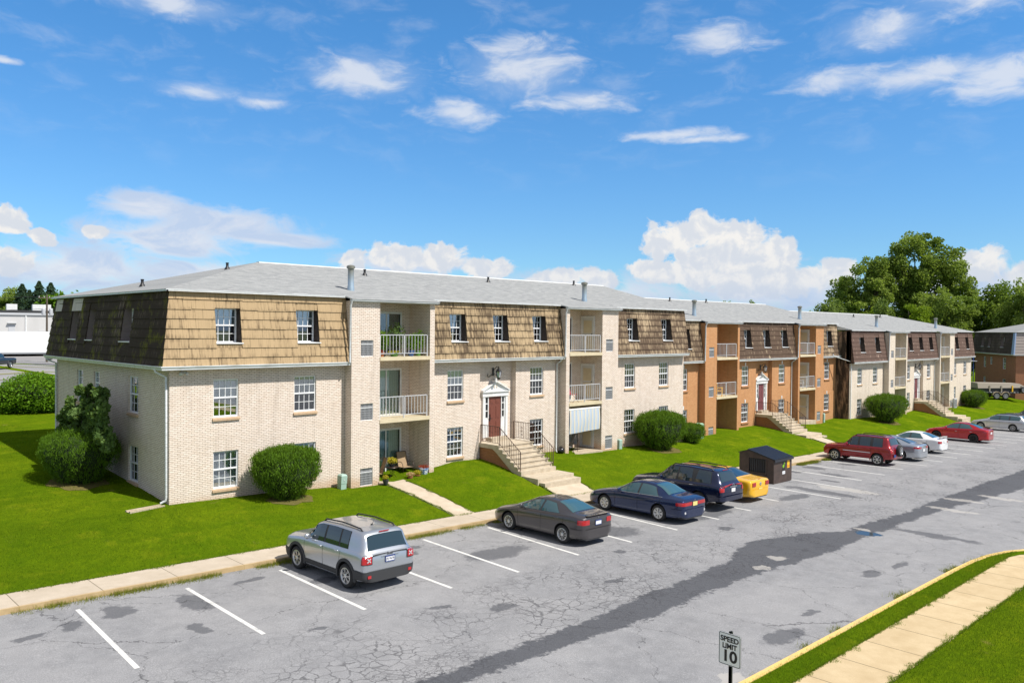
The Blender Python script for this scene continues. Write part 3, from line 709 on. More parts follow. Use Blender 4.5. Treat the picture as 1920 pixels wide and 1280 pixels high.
# window proto meshes (local: centre bottom at origin, front faces -y)
_wc = {}
def window_meshes(w, h, cols=4, detail=True):
    k = (round(w, 2), round(h, 2), cols)
    if k in _wc: return _wc[k]
    f = MB(); t_ = .045
    f.box(-w / 2, -w / 2 + t_, 0, .07, 0, h); f.box(w / 2 - t_, w / 2, 0, .07, 0, h)
    f.box(-w / 2 + t_, w / 2 - t_, 0, .07, 0, .055); f.box(-w / 2 + t_, w / 2 - t_, 0, .07, h - .045, h)
    mid = h * .51
    f.box(-w / 2 + t_, w / 2 - t_, -.004, .05, mid - .028, mid + .028)
    for i in range(1, cols):
        x = -w / 2 + t_ + (w - 2 * t_) * i / cols; f.box(x - .011, x + .011, .02, .034, mid, h - .04); f.box(x - .010, x + .010, .034, .046, .05, mid)
    for z in (mid + (h - mid) * .49,): f.box(-w / 2 + t_, w / 2 - t_, .018, .032, z - .011, z + .011)
    f.box(-w / 2 + t_, w / 2 - t_, .034, .046, mid * .52 - .010, mid * .52 + .010)
    fm = f.mesh('window', M['frame'])
    p = MB(); p.box(-w / 2 + .04, w / 2 - .04, .036, .042, mid, h - .03); pu = p.mesh('pane', M['pane'])
    p = MB(); p.box(-w / 2 + .04, w / 2 - .04, .048, .054, .04, mid); pl = p.mesh('pane', M['screen'])
    pc = p.mesh('pane', M['pane'])
    bl = {}
    for nm, frac, mt in (('full', 0.02, 'blind'), ('half', .48, 'blind'), ('cfull', .02, 'curtain'), ('chalf', .42, 'curtain'), ('part', .30, 'blind')):
        b_ = MB(); b_.box(-w / 2 + .04, w / 2 - .04, .10, .115, h * frac, h - .04); bl[nm] = b_.mesh('blind' if mt == 'blind' else 'curtain', M[mt])
    # dark board closing the room behind
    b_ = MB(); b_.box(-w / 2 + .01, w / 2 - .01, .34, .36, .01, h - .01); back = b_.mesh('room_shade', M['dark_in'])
    _wc[k] = (fm, pu, pl, pc, bl, back); return _wc[k]
_sill = {}
def sill_mesh(w, m):
    k = (round(w, 2), m.name)
    if k not in _sill:
        s = MB(); s.hull8([(-w / 2 - .04, -.055, -.13), (w / 2 + .04, -.055, -.13), (w / 2 + .04, .10, -.13), (-w / 2 - .04, .10, -.13), (-w / 2 - .04, -.055, -.045), (w / 2 + .04, -.055, -.045), (w / 2 + .04, .11, .0), (-w / 2 - .04, .11, .0)])
        _sill[k] = s.mesh('sill', m)
    return _sill[k]
def add_window(parent, loc, rz, w, h, style, sill=None, cols=4, flat_sill=False):
    fm, pu, pl, pc, bl, back = window_meshes(w, h, cols)
    o = link('window', fm, parent, loc, (0, 0, rz))
    link('pane', pu, o); link('pane', pl if style[1:2] == 's' else pc, o)
    key = {'f': 'full', 'h': 'half', 'c': 'cfull', 'd': 'chalf', 'p': 'part', 'n': None}[style[0]]
    if key: link('curtain' if key[0] == 'c' else 'blind', bl[key], o)
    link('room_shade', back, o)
    if sill: link('sill', sill_mesh(w, sill), o, (0, -.075, 0))
    return o

def mansard(parent, P, a0, a1, wins, mt, end0='cap', end1='cap', seed=1, flip=False, wd=.20):
    """P(a, out, z): out = distance outward of the wall plane"""
    rg = random.Random(seed); g = MB()
    def q(*p, mi=0): g.quad(*(p[::-1] if flip else p), mi=mi)
    def end(a, e, o, s): return a + (s * (o) if e == 'hip' else 0.)
    levels = [ZG + .36 * i for i in range(8)] + [ZM]
    for zb, zt in zip(levels, levels[1:]):
        L = end(a0, end0, m_out((zb + zt) / 2), -1); Rr = end(a1, end1, m_out((zb + zt) / 2), 1)
        segs = [(L, Rr)]
        for (wa, wb, wz0, wz1) in wins:
            if zb < wz1 - .02 and zt > wz0 + .02:
                nxt = []
                for (s0, s1) in segs:
                    if wa > s0 and wb < s1: nxt += [(s0, wa), (wb, s1)]
                    else: nxt.append((s0, s1))
                segs = nxt
        for (s0, s1) in segs:
            x = s0
            while x < s1 - 1e-4:
                nx_ = min(s1, x + rg.uniform(.42, 1.25))
                if s1 - nx_ < .2: nx_ = s1
                dz = rg.uniform(-.005, .005) if rg.random() < .85 else rg.uniform(-.025, .008)
                ob = m_out(zb) + .036 + rg.uniform(-.004, .006); ot = m_out(zt) + .004
                zz = zb + dz - .012
                xl0, xl1 = x, nx_
                # slanted ends at a hip
                bl_ = end(a0, end0, m_out(zb) + .03, -1) if x <= L + 1e-6 else x; tl_ = end(a0, end0, m_out(zt), -1) if x <= L + 1e-6 else x
                br_ = end(a1, end1, m_out(zb) + .03, 1) if nx_ >= Rr - 1e-6 else nx_ - .004; tr_ = end(a1, end1, m_out(zt), 1) if nx_ >= Rr - 1e-6 else nx_ - .004
                q(P(bl_, ob, zz), P(br_, ob, zz), P(tr_, ot, zt), P(tl_, ot, zt))
                q(P(bl_, ob - .03, zz), P(br_, ob - .03, zz), P(br_, ob, zz), P(bl_, ob, zz))
                q(P(br_, ob, zz), P(br_, ob - .05, zz), P(tr_, ot - .03, zt), P(tr_, ot, zt)); q(P(bl_, ob - .05, zz), P(bl_, ob, zz), P(tl_, ot, zt), P(tl_, ot - .03, zt))
                x = nx_
    # backing skin with openings, end caps
    zs = sorted({ZG, ZM, *[w[2] for w in wins], *[w[3] for w in wins]}); xs0 = sorted({*[w[0] for w in wins], *[w[1] for w in wins]})
    for za, zb in zip(zs, zs[1:]):
        L = (end(a0, end0, m_out(za), -1), end(a0, end0, m_out(zb), -1)); Rr = (end(a1, end1, m_out(za), 1), end(a1, end1, m_out(zb), 1))
        xs = [L] + [(x, x) for x in xs0] + [Rr]
        for xa, xb in zip(xs, xs[1:]):
            cx, cz = (xa[0] + xb[0]) / 2, (za + zb) / 2
            if any(w[0] < cx < w[1] and w[2] < cz < w[3] for w in wins): continue
            q(P(xa[0], m_out(za) - .012, za), P(xb[0], m_out(za) - .012, za), P(xb[1], m_out(zb) - .012, zb), P(xa[1], m_out(zb) - .012, zb))
    for a, e, s in ((a0, end0, -1), (a1, end1, 1)):
        if e == 'cap':
            g.quad(P(a, 0.02, ZG), P(a, m_out(ZG) - .01, ZG), P(a, m_out(ZM) - .01, ZM), P(a, 0.02, ZM), mi=0)
    sec = g.build('mansard_roof', [mt], parent)
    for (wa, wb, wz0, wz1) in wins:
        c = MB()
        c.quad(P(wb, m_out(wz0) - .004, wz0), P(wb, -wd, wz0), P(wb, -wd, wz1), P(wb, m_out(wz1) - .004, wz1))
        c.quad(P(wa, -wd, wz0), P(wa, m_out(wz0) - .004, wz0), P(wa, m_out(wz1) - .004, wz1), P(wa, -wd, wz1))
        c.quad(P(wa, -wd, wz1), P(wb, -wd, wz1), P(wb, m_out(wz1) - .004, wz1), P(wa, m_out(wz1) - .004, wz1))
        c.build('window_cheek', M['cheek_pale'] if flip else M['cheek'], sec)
    for (wa, wb, wz0, wz1) in wins:
        s_ = MB(); p0 = [(wa - .03, m_out(wz0) + .05, wz0 - .035), (wb + .05, m_out(wz0) + .05, wz0 - .035), (wb + .05, -wd + .02, wz0 - .02), (wa - .03, -wd + .02, wz0 - .02)]
        s_.hull8([P(*p) for p in p0] + [P(p[0], p[1], p[2] + .035) for p in p0]); s_.build('sill', M['frame'], sec)
    return sec

GP = [(.34, 5.32), (.475, 5.32), (.475, 5.285), (.44, 5.235), (.43, 5.18), (.34, 5.18)]
def gutter(parent, P, a0, a1, e0=0, e1=0):
    g = MB(); b = len(g.v); n = len(GP)
    g.v += [P(a0 - (o if e0 else 0), o, z) for o, z in GP] + [P(a1 + (o if e1 else 0), o, z) for o, z in GP]
    g.f += [tuple(range(n))[::-1], tuple(range(n, 2 * n))] + [(i, (i + 1) % n, n + (i + 1) % n, n + i) for i in range(n)]; g.m += [0] * (n + 2)
    # soffit board under the overhang
    g.quad(P(a0 - (.34 if e0 else 0), .34, 5.2), P(a1 + (.34 if e1 else 0), .34, 5.2), P(a1, -.02, 5.2), P(a0, -.02, 5.2), mi=1)
    return g.build('gutter', [M['gutter'], M['soffit']], parent)

def pipe(parent, pts, name='downspout', m='gutter', r=.045):
    g = MB(); pts = [Vector(p) for p in pts]
    g.tube(pts, r, 8); L = pts[len(pts) // 2]
    o = g.build(name, M[m], parent, smooth=True, angle=50); return o

def balcony_rail(parent, x0, x1, y, zb, n=16):
    g = MB(); top = zb + .98
    g.box(x0, x1, y - .022, y + .022, top - .035, top)
    g.box(x0, x1, y - .014, y + .014, zb + .13, zb + .16)
    for i in range(n):
        x = x0 + .03 + (x1 - x0 - .06) * i / (n - 1); g.box(x - .010, x + .010, y - .010, y + .010, zb + .15, top - .03)
    for x in (x0 + .02, (x0 + x1) / 2, x1 - .025): g.box(x - .022, x + .022, y - .022, y + .022, zb, top - .01)
    return g.build('railing', M['rail'], parent)
def grille(parent, x0, x1, z0, z1, y, m='grille', fr='frame'):
    g = MB(); g.box(x0, x1, y + .02, y + .05, z0, z1)
    n = 9
    for i in range(1, n): x = x0 + (x1 - x0) * i / n; g.box(x - .006, x + .006, y - .004, y + .02, z0, z1, mi=1)
    for i in range(1, 7): z = z0 + (z1 - z0) * i / 7; g.box(x0, x1, y + .0, y + .019, z - .004, z + .004, mi=1)
    f = MB(); t_ = .03
    f.box(x0 - t_, x0, y - .01, y + .06, z0 - t_, z1 + t_); f.box(x1, x1 + t_, y - .01, y + .06, z0 - t_, z1 + t_); f.box(x0, x1, y - .01, y + .06, z0 - t_, z0); f.box(x0, x1, y - .01, y + .06, z1, z1 + t_)
    f.box(x0, x1, y - .012, y + .02, z1 - .17, z1 - .145)
    o = g.build('vent_grille', [M[m], M['rail']], parent); f.build('grille_frame', M[fr], o); return o
def slider(parent, x0, x1, z0, z1, y, style='vblind', open_=False):
    f = MB(); t_ = .09
    f.box(x0 - t_, x0, y - .05, y + .04, z0, z1 + t_); f.box(x1, x1 + t_, y - .05, y + .04, z0, z1 + t_); f.box(x0, x1, y - .05, y + .04, z1, z1 + t_); f.box(x0, x1, y - .04, y + .04, z0, z0 + .05)
    xm = (x0 + x1) / 2; f.box(xm - .03, xm + .03, y - .01, y + .03, z0 + .05, z1)
    o = f.build('sliding_door', M['white'], parent)
    p = MB(); p.box(x0, xm - .03, y + .0, y + .008, z0 + .05, z1); p.build('pane', M['pane_teal'], o)
    p = MB(); p.box(xm + .03, x1, y + .012, y + .02, z0 + .05, z1); p.build('pane', M['pane_teal'], o)
    b = MB(); b.box(x0, x1, y + .09, y + .10, z0 + .02, z1); b.build('blind' if style == 'vblind' else 'room_shade', M['vblind'] if style == 'vblind' else M['dark_in'], o)
    return o
def closet_door(parent, x, y0, y1, z0, z1):
    g = MB(); g.box(x - .03, x + .02, y0, y1, z0, z1)
    for (a, b_, c_, d_) in ((y0 + .1, y1 - .1, z0 + .15, z0 + .95), (y0 + .1, y1 - .1, z0 + 1.05, z1 - .15)): g.box(x - .045, x - .03, a, b_, c_, d_, mi=1)
    f = MB(); f.box(x - .05, x + .01, y0 - .10, y0, z0, z1 + .1); f.box(x - .05, x + .01, y1, y1 + .10, z0, z1 + .1); f.box(x - .05, x + .01, y0, y1, z1, z1 + .1)
    o = g.build('closet_door', [M['white_door'], M['slab']], parent); f.build('door_frame', M['white'], o)
    h = MB(); h.lathe([(0, -.06), (.03, -.05), (.03, -.02), (0, -.01)], 10, x - .03, y0 + .08, z0 + 1.0, 'x'); h.build('door_knob', M['black'], o, smooth=True)

def lantern(parent, x, y, z):
    o = MB(); o.box(x - .05, x + .05, y - .03, y, z - .15, z + .25)
    o.tube([(x, y - .03, z + .1), (x, y - .25, z + .32), (x, y - .42, z + .30)], .018, 6)
    for s in (-1, 1):
        o.tube([(x, y - .03, z - .05), (x + s * .2, y - .06, z - .12), (x + s * .36, y - .06, z - .20), (x + s * .44, y - .06, z - .16), (x + s * .42, y - .06, z - .08)], .017, 6)
        o.lathe([(0, -.03), (.035, 0), (0, .03)], 8, x + s * .42, y - .06, z - .06)
    o.lathe([(0, .42), (.012, .38), (.02, .30), (.05, .27), (.16, .12), (.175, .10), (.16, .09)], 6, x, y - .42, z - .02)
    o.lathe([(.09, -.22), (.10, -.20), (.05, -.28), (0, -.32)], 6, x, y - .42, z - .02)
    for k in range(6):
        a = math.pi / 3 * k; o.tube([(x + .15 * math.cos(a), y - .42 + .15 * math.sin(a), z + .07), (x + .09 * math.cos(a), y - .42 + .09 * math.sin(a), z - .22)], .008, 4)
    l = o.build('wall_lantern', M['black'], parent)
    g = MB(); g.lathe([(.14, .07), (.085, -.21)], 6, x, y - .42, z); g.build('lantern_glass', M['pane'], l)
    return l

def entry(parent, cx, y, z0, number=None, door='door'):
    """door with sidelights and pediment on the recessed wall (plane y)"""
    dw = .43; d = MB()
    d.box(cx - dw, cx + dw, y - .02, y + .03, z0, z0 + 2.05)
    for (a, b_, c_, e_) in [(s * .20 - .13, s * .20 + .13, z_, z2_) for s in (-1, 1) for z_, z2_ in ((.20, .80), (.92, 1.55), (1.68, 1.92))]:
        for k, (e1, e2) in enumerate(((0, -.03), (.045, -.038))): d.box(cx + a + e1, cx + b_ - e1, y + e2, y - .02 + k * -.005, z0 + c_ + e1, z0 + e_ - e1)
    do = d.build('entry_door', M[door], parent)
    h = MB(); h.lathe([(0, -.09), (.032, -.08), (.035, -.05), (.015, -.03), (.015, 0)], 10, cx - .33, y - .02, z0 + .95, 'y'); h.box(cx - .37, cx - .29, y - .03, y - .018, z0 + .80, z0 + 1.15); h.build('door_handle', M['black'], do)
    s = MB(); zt = z0 + 2.05
    for sg in (-1, 1):
        a, b_ = cx + sg * dw, cx + sg * (dw + .42)
        lo, hi = min(a, b_), max(a, b_)
        s.box(lo, hi, y - .04, y + .03, z0, z0 + .95)                       # lower panel
        s.box(min(a, a + sg * .05), max(a, a + sg * .05), y - .06, y + .03, z0 + .95, zt)
        s.box(min(a + sg * .21, b_), max(a + sg * .21, b_), y - .05, y + .03, z0 + .95, zt)
        s.box(min(b_, b_ - sg * .14), max(b_, b_ - sg * .14), y - .10, y - .05, z0, zt)      # pilaster
        for zz in (.95, 1.31, 1.67, 2.0): s.box(min(a + sg * .05, a + sg * .21), max(a + sg * .05, a + sg * .21), y - .045, y + .02, z0 + zz, z0 + zz + .04)
    s.box(cx - dw - .46, cx + dw + .46, y - .13, y + .03, zt, zt + .22); s.box(cx - dw - .50, cx + dw + .50, y - .19, y + .03, zt + .22, zt + .27)
    so = s.build('door_surround', M['white'], parent)
    for sg in (-1, 1):
        a = cx + sg * dw; p = MB(); p.box(min(a + sg * .05, a + sg * .21), max(a + sg * .05, a + sg * .21), y - .01, y, z0 + .97, zt); p.build('sidelight_pane', M['black'], so)
    hw = dw + .50; zb = zt + .27; ap = zb + .52
    def mp(p_, q_, a): return (cx + p_, a, q_)
    t_ = MB(); t_.prism([(-hw + .06, zb), (hw - .06, zb), (0, ap - .05)], mp, y - .10, y + .02)
    for sg in (-1, 1):
        t_.hull8([(cx + sg * hw, y - .20, zb), (cx, y - .20, ap - .065), (cx, y + .02, ap - .065), (cx + sg * hw, y + .02, zb), (cx + sg * hw, y - .20, zb + .05), (cx, y - .20, ap), (cx, y + .02, ap), (cx + sg * hw, y + .02, zb + .05)])
    t_.box(cx - .035, cx + .035, y - .13, y - .02, ap - .02, ap + .12)
    po = t_.build('pediment', M['white'], parent)
    if number:
        o = link('house_number', text_mesh(number, .24), po, (cx, y - .108, zb + .22), (R(90), 0, 0)); o.data.materials.append(M['num'])
    else:
        r_ = MB()
        for xx, ww, zz, hh in ((-.10, .05, .21, .15), (.07, .06, .23, .16)): r_.box(cx + xx - ww / 2, cx + xx + ww / 2, y - .106, y - .10, zb + zz - hh / 2, zb + zz + hh / 2)
        r_.build('number_plate', M['numplate'], po)
M['num'] = mat('dark_numerals', (.06, .055, .05), .6)
M['numplate'] = mat('rusty_plate', (.52, .42, .30), .8)
M['step'] = mat('step_concrete', rough=.9, spec=.15, fn=conc_fn((.44, .37, .27), (.62, .54, .42), 3.5))

def stoop(parent, x0=15.12, x1=17.5, y0=.3):
    zl = 1.15; st = MB()
    prof = [(y0, zl), (-1.40, zl)]
    y, z = -1.40, zl
    for k in range(6):
        z -= .175; prof.append((y, z)); y -= .26; prof.append((y, z))
    prof.append((y, z - .3)); prof.append((y + .35, z - .3)); prof.append((-1.15, zl - .30)); prof.append((-.95, zl - .2)); prof.append((y0, zl - .2))
    # profile in (y, z): extruded along x
    def mp(p_, q_, a): return (a, p_, q_)
    st.prism(prof, mp, x0, x1)
    for k in range(6):      # nosings, slightly proud at both ends
        zz = zl - .175 * k; yy = -1.40 - .26 * k if k else -1.40
        st.box(x0 - .035, x1 + .035, yy - .03, yy + .10, zz - .055, zz + .004)
    st.box(x0 + .75, x1 - .55, -.12, y0 + .02, zl, zl + .17)
    # two broad lower steps
    st.box(x0 + .02, x1 + .12, -4.02, -2.93, -.50, -.10); st.box(x0 + .12, x1 + .22, -4.38, -3.95, -.75, -.27)
    so = st.build('entry_steps', M['step'], parent)
    b = MB(); b.prism([(y0, zl - .2), (-.95, zl - .2), (-1.2, zl - .31), (-2.55, -.20), (-2.55, -.9), (y0, -.9)], mp, x0 + .06, x1 - .06); b.build('brick_base', M['base_brick'], so)
    for s, x in ((-1, x0 + .06), (1, x1 - .06)):
        r_ = MB(); H = .90
        pts = [(-.05, zl), (-1.38, zl), (-2.83, .10)]
        r_.tube([(x, p_[0], p_[1] + H) for p_ in pts] + [(x, -2.83, .10 + H - .07)], .017, 6)
        r_.tube([(x, p_[0], p_[1] + .10) for p_ in pts], .012, 6)
        for (py, pz) in pts: r_.box(x - .017, x + .017, py - .017, py + .017, pz - .02, pz + H)
        for (a, b2) in zip(pts, pts[1:]):
            n = int(abs(b2[0] - a[0]) / .115)
            for i in range(1, n):
                t__ = i / n; yy = a[0] + (b2[0] - a[0]) * t__; zz = a[1] + (b2[1] - a[1]) * t__
                if i == n // 2:
                    for zc in (.28, .45, .62): r_.lathe([(.045, -.006), (.058, 0), (.045, .006), (.038, 0)], 10, x, yy, zz + zc, 'x', closed=True)
                r_.box(x - .008, x + .008, yy - .008, yy + .008, zz + .10, zz + H)
        r_.build('railing', M['rail_brown'], so)
    return so

def PF(y0=0.):   # front plane mapping (a, inward, z)
    return lambda a, d, z: (a, y0 + d, z)
def apartment(name, label, origin, xmin, xmax, brick, cfg):
    """cfg keys: mans (3 materials), sty (window styles), left ('full' | 'fire'), sill, number, door, numspouts"""
    B = thing(name, label, 'apartment building', origin, cfg.get('rz', 0.), cfg.get('group'))
    brk = M[brick]; SM = M[cfg.get('sill', 'sill')]; ZB = -1.6
    D = 13.74
    H1, H2 = (.63, 2.035), (3.33, 4.78)
    w = MB(); fr = PF(0.)
    sections = [(xmin, 7.40, [a for a in (1.64, 5.01) if a > xmin + .05]), (11.87, 20.93, [13.07, 18.68]), (25.4, xmax, [a for a in (26.68, 30.14) if a + 1.1 < xmax])]
    RX0, RX1 = 15.14, 17.62
    sty = cfg['sty']; si = 0
    for k, (a0, a1, wx) in enumerate(sections):
        holes = [(x, x + 1.0, z0, z1) for x in wx for (z0, z1) in (H1, H2)]
        if k == 1:
            wall_rect(w, fr, a0, RX0, ZB, 5.22, [h for h in holes if h[0] < 15]); wall_rect(w, fr, RX1, a1, ZB, 5.22, [h for h in holes if h[0] > 17])
            wall_rect(w, PF(.30), RX0, RX1, ZB, 5.22)
            w.quad((RX0, 0, ZB), (RX0, .3, ZB), (RX0, .3, 5.22), (RX0, 0, 5.22)); w.quad((RX1, .3, ZB), (RX1, 0, ZB), (RX1, 0, 5.22), (RX1, .3, 5.22))
        else: wall_rect(w, fr, a0, a1, ZB, 5.22, holes)
        # upper wall strip behind the mansard with openings for the recessed windows
        w3 = [(x, x + 1.0, 6.15, 7.46) for x in (wx if k != 1 else [13.07, 15.87, 18.68])]
        mw = [(a, b_, c_, d_) for a, b_, c_, d_ in w3]
        e0 = 'hip' if (k == 0 and cfg['left'] == 'full') else 'cap'
        mansard(B, lambda a, o, z: (a, -o, z), a0, a1, mw, M[cfg['mans'][k]], e0, 'cap', seed=k + cfg.get('seed', 1))
        gutter(B, lambda a, o, z: (a, -o, z), a0 if k else a0, a1, e0=1 if e0 == 'hip' else 0)
        t_ = MB(); L = a0 - (.19 if e0 == 'hip' else 0); t_.box(L, a1 + (.03 if k == 2 else 0), -.20, -.12, 8.03, 8.10); t_.build('roof_trim', M['white'], B)
        for x in wx:
            for z0, z1 in (H1, H2): add_window(B, (x + .5, .06, z0), 0, 1.0, z1 - z0, sty[si % len(sty)], SM); si += 1
        for (a, b_, c_, d_) in mw: add_window(B, ((a + b_) / 2, .20, c_), 0, .98, d_ - c_, sty[si % len(sty)]); si += 1
        if cfg.get('keystones'):
            for x in wx:
                for z1 in (H1[1], H2[1]):
                    q_ = MB(); q_.hull8([(x + .45, -.03, z1 + .02), (x + .55, -.03, z1 + .02), (x + .55, .02, z1 + .02), (x + .45, .02, z1 + .02), (x + .42, -.03, z1 + .27), (x + .58, -.03, z1 + .27), (x + .58, .02, z1 + .27), (x + .42, .02, z1 + .27)]); q_.build('keystone', M['white'], B)
    # bays
    for (b0, b1, o0, o1, pil) in ((7.40, 11.87, 8.84, 11.60, 'L'), (20.93, 25.40, 21.20, 23.96, 'R')):
        if b1 > xmax: continue
        FB = PF(-.5); g0, g1 = (7.86, 8.50) if pil == 'L' else (24.30, 24.94)
        gh = [(g0, g1, 0.0, .75), (g0, g1, 2.80, 3.52), (g0, g1, 5.54, 6.24)]
        wall_rect(w, FB, b0, o0, ZB, 7.90, gh if pil == 'L' else (), rev=.06); wall_rect(w, FB, o1, b1, ZB, 7.90, gh if pil == 'R' else (), rev=.06)
        w.quad((b0, .02, ZB), (b0, -.5, ZB), (b0, -.5, 7.9), (b0, .02, 7.9)); w.quad((b1, -.5, ZB), (b1, .02, ZB), (b1, .02, 7.9), (b1, -.5, 7.9))
        BY = 1.05
        w.quad((o0, -.5, ZB), (o0, BY, ZB), (o0, BY, 7.9), (o0, -.5, 7.9)); w.quad((o1, BY, ZB), (o1, -.5, ZB), (o1, -.5, 7.9), (o1, BY, 7.9))
        sx0, sx1 = (9.55, 11.05) if pil == 'L' else (21.55, 23.05)
        sz = [(-.02, 2.05), (2.75, 4.82), (5.50, 7.42)]
        wall_rect(w, PF(BY), o0, o1, ZB, 7.9, [(sx0, sx1, a, b_) for a, b_ in sz], rev=.05)
        cs = MB(); cs.quad((o0, -.5, 7.86), (o0, BY, 7.86), (o1, BY, 7.86), (o1, -.5, 7.86)); cs.build('balcony_ceiling', M['soffit'], B)
        for i, (a, b_) in enumerate(sz): slider(B, sx0, sx1, a, b_, BY + .03, cfg['slide'][i])
        for (zt, zb) in ((5.50, 5.34), (2.77, 2.61)):
            s_ = MB(); s_.box(o0, o1 - .005, -.53, BY - .003, zb, zt); s_.quad((o0, -.532, zb), (o1 - .005, -.532, zb), (o1 - .005, -.532, zt), (o0, -.532, zt))
            so = s_.build('balcony_slab', M['slab'], B); balcony_rail(so, o0 + .02, o1 - .10, -.44, zt)
        p_ = MB(); p_.box(o0 - .0, o1, -.62, BY, -.35, lambda_z(cfg, (o0 + o1) / 2)); p_.build('patio_slab', M['concrete'], B)
        if pil == 'R' and cfg.get('closets', 1):
            for z0 in (lambda_z(cfg, 23) + .03, 2.80, 5.53): closet_door(B, o1, .15, .95, z0, z0 + 1.92)
        for (a, b_, c_, d_) in gh: grille(B, a + .02, b_ - .02, c_ + .02, d_ - .02, -.46)
        # bay fascia and gutter
        f_ = MB(); f_.box(b0 - .10, b1 + .12, -.60, -.52, 7.86, 7.99); f_.box(b0 - .10, b1 + .12, -.70, -.60, 7.90, 7.99); f_.quad((b0, -.52, 7.88), (b1, -.52, 7.88), (b1, 0, 7.88), (b0, 0, 7.88)); f_.build('bay_fascia', M['gutter'], B)
    # side walls
    if cfg['left'] == 'full':
        PL = lambda a, d, z: (xmin + d, a, z)
        hl = [(3.07, 4.12, *H1), (3.07, 4.12, *H2), (7.55, 8.32, 3.77, 4.78), (9.78, 10.66, *H2), (9.78, 10.66, *H1)]
        wall_rect(w, PL, 0, D, ZB, 5.22, hl, flip=True)
        for i, (a, b_, c_, d_) in enumerate(hl): add_window(B, (xmin + .06, (a + b_) / 2, c_), -math.pi / 2, b_ - a, d_ - c_, ['ds', 'ds', 'c', 'cs', 'cs'][i], SM, cols=3)
        ml = [(3.22, 4.34, 6.15, 7.46), (7.66, 8.56, 6.15, 7.46), (9.90, 10.92, 6.15, 7.46)]
        mansard(B, lambda a, o, z: (xmin - o, a, z), 0, D, ml, M[cfg['mans'][3]], 'hip', 'hip', seed=77, flip=True)
        gutter(B, lambda a, o, z: (xmin - o, a, z), 0, D, 1, 1)
        t_ = MB(); t_.box(xmin - .20, xmin - .12, -.20, D + .2, 8.03, 8.10); t_.build('roof_trim', M['gutter'], B)
        for (a, b_, c_, d_) in ((12.55, 13.5, 7.42, 7.98), (9.6, 10.95, 7.42, 7.98)):
            q_ = MB(); q_.hull8([(xmin - m_out(c_) - .05, a, c_), (xmin - m_out(c_) - .0, a, c_), (xmin - m_out(c_) - .0, b_, c_), (xmin - m_out(c_) - .05, b_, c_), (xmin - m_out(d_) - .03, a, d_), (xmin - m_out(d_), a, d_), (xmin - m_out(d_), b_, d_), (xmin - m_out(d_) - .03, b_, d_)]); q_.build('bare_board', M['bare_board'], B)
        for (a, b_, c_, d_) in ml: add_window(B, (xmin + .20, (a + b_) / 2, c_), -math.pi / 2, b_ - a - .02, d_ - c_, 'n', cols=3)
    else:
        w2 = MB(); w2.quad((xmin, D, ZB), (xmin, -.0, ZB), (xmin, -.0, 8.0), (xmin, D, 8.0)); w2.quad((xmin, .30, 5.2), (xmin, -.14, 5.2), (xmin, -.14, 8.03), (xmin, .3, 8.03))
        w2.build('end_wall', M['orange_stained'], B)
    w.quad((xmax, 0, ZB), (xmax, D, ZB), (xmax, D, 8.0), (xmax, 0, 8.0)); w.quad((xmax, D, ZB), (xmin, D, ZB), (xmin, D, 8.0), (xmax, D, 8.0))
    w.build('wall', brk, B)
    # main roof
    E, RY, k = -.21, D / 2, .25
    def rz(y): return 8.105 + k * (y - E)
    zr = rz(RY); hipL = cfg['left'] == 'full'; hipR = cfg.get('right') == 'hip'
    xl = xmin - .21 if hipL else xmin - .02; xr = xmax + .21 if hipR else xmax + .06
    al = xl + (RY - E) if hipL else xl; ar = xr - (RY - E) if hipR else xr; YB = D + .21
    r_ = MB()
    bays = [(b0 - .12, b1 + .14) for (b0, b1) in ((7.40, 11.87), (20.93, 25.40)) if b1 < xmax]
    r_.quad((xl, E, rz(E)), (xr, E, rz(E)), (ar, RY, zr), (al, RY, zr)); r_.quad((xr, YB, rz(E)), (xl, YB, rz(E)), (al, RY, zr), (ar, RY, zr))
    if hipL: r_.quad((xl, YB, rz(E)), (xl, E, rz(E)), (al, RY, zr))
    else: r_.quad((xl, E, rz(E)), (xl, RY, zr), (xl, YB, rz(E)), mi=1)
    if hipR: r_.quad((xr, E, rz(E)), (xr, YB, rz(E)), (ar, RY, zr))
    else: r_.quad((xr, E, rz(E)), (xr, YB, rz(E)), (xr, RY, zr), mi=1)
    for (b0, b1) in bays:
        y1 = -.72; r_.quad((b0, y1, rz(y1)), (b1, y1, rz(y1)), (b1 + .0, E + .3, rz(E + .3) + .004), (b0, E + .3, rz(E + .3) + .004))
        r_.quad((b0, y1, rz(y1) - .03), (b1, y1, rz(y1) - .03), (b1, y1, rz(y1)), (b0, y1, rz(y1)))
        r_.quad((b0, y1, rz(y1) - .03), (b0, y1, rz(y1)), (b0, E, rz(E)), (b0, E, rz(E) - .05), mi=1)
    r_.quad((xl, E, rz(E) - .03), (xr, E, rz(E) - .03), (xr, E, rz(E)), (xl, E, rz(E)), mi=1)
    r_.quad((xl, YB, rz(E) - .02), (xl, E, rz(E) - .02), (xr, E, rz(E) - .02), (xr, YB, rz(E) - .02), mi=1)
    ro = r_.build('shingle_roof', [M['roof'], M['gutter']], B)
    rc = MB(); rc.hull8([(al, RY - .16, zr - .035), (ar, RY - .16, zr - .035), (ar, RY + .16, zr - .035), (al, RY + .16, zr - .035), (al, RY - .14, zr + .02), (ar, RY - .14, zr + .02), (ar, RY + .14, zr + .02), (al, RY + .14, zr + .02)])
    rc.build('ridge_cap', M['ridge'], ro)
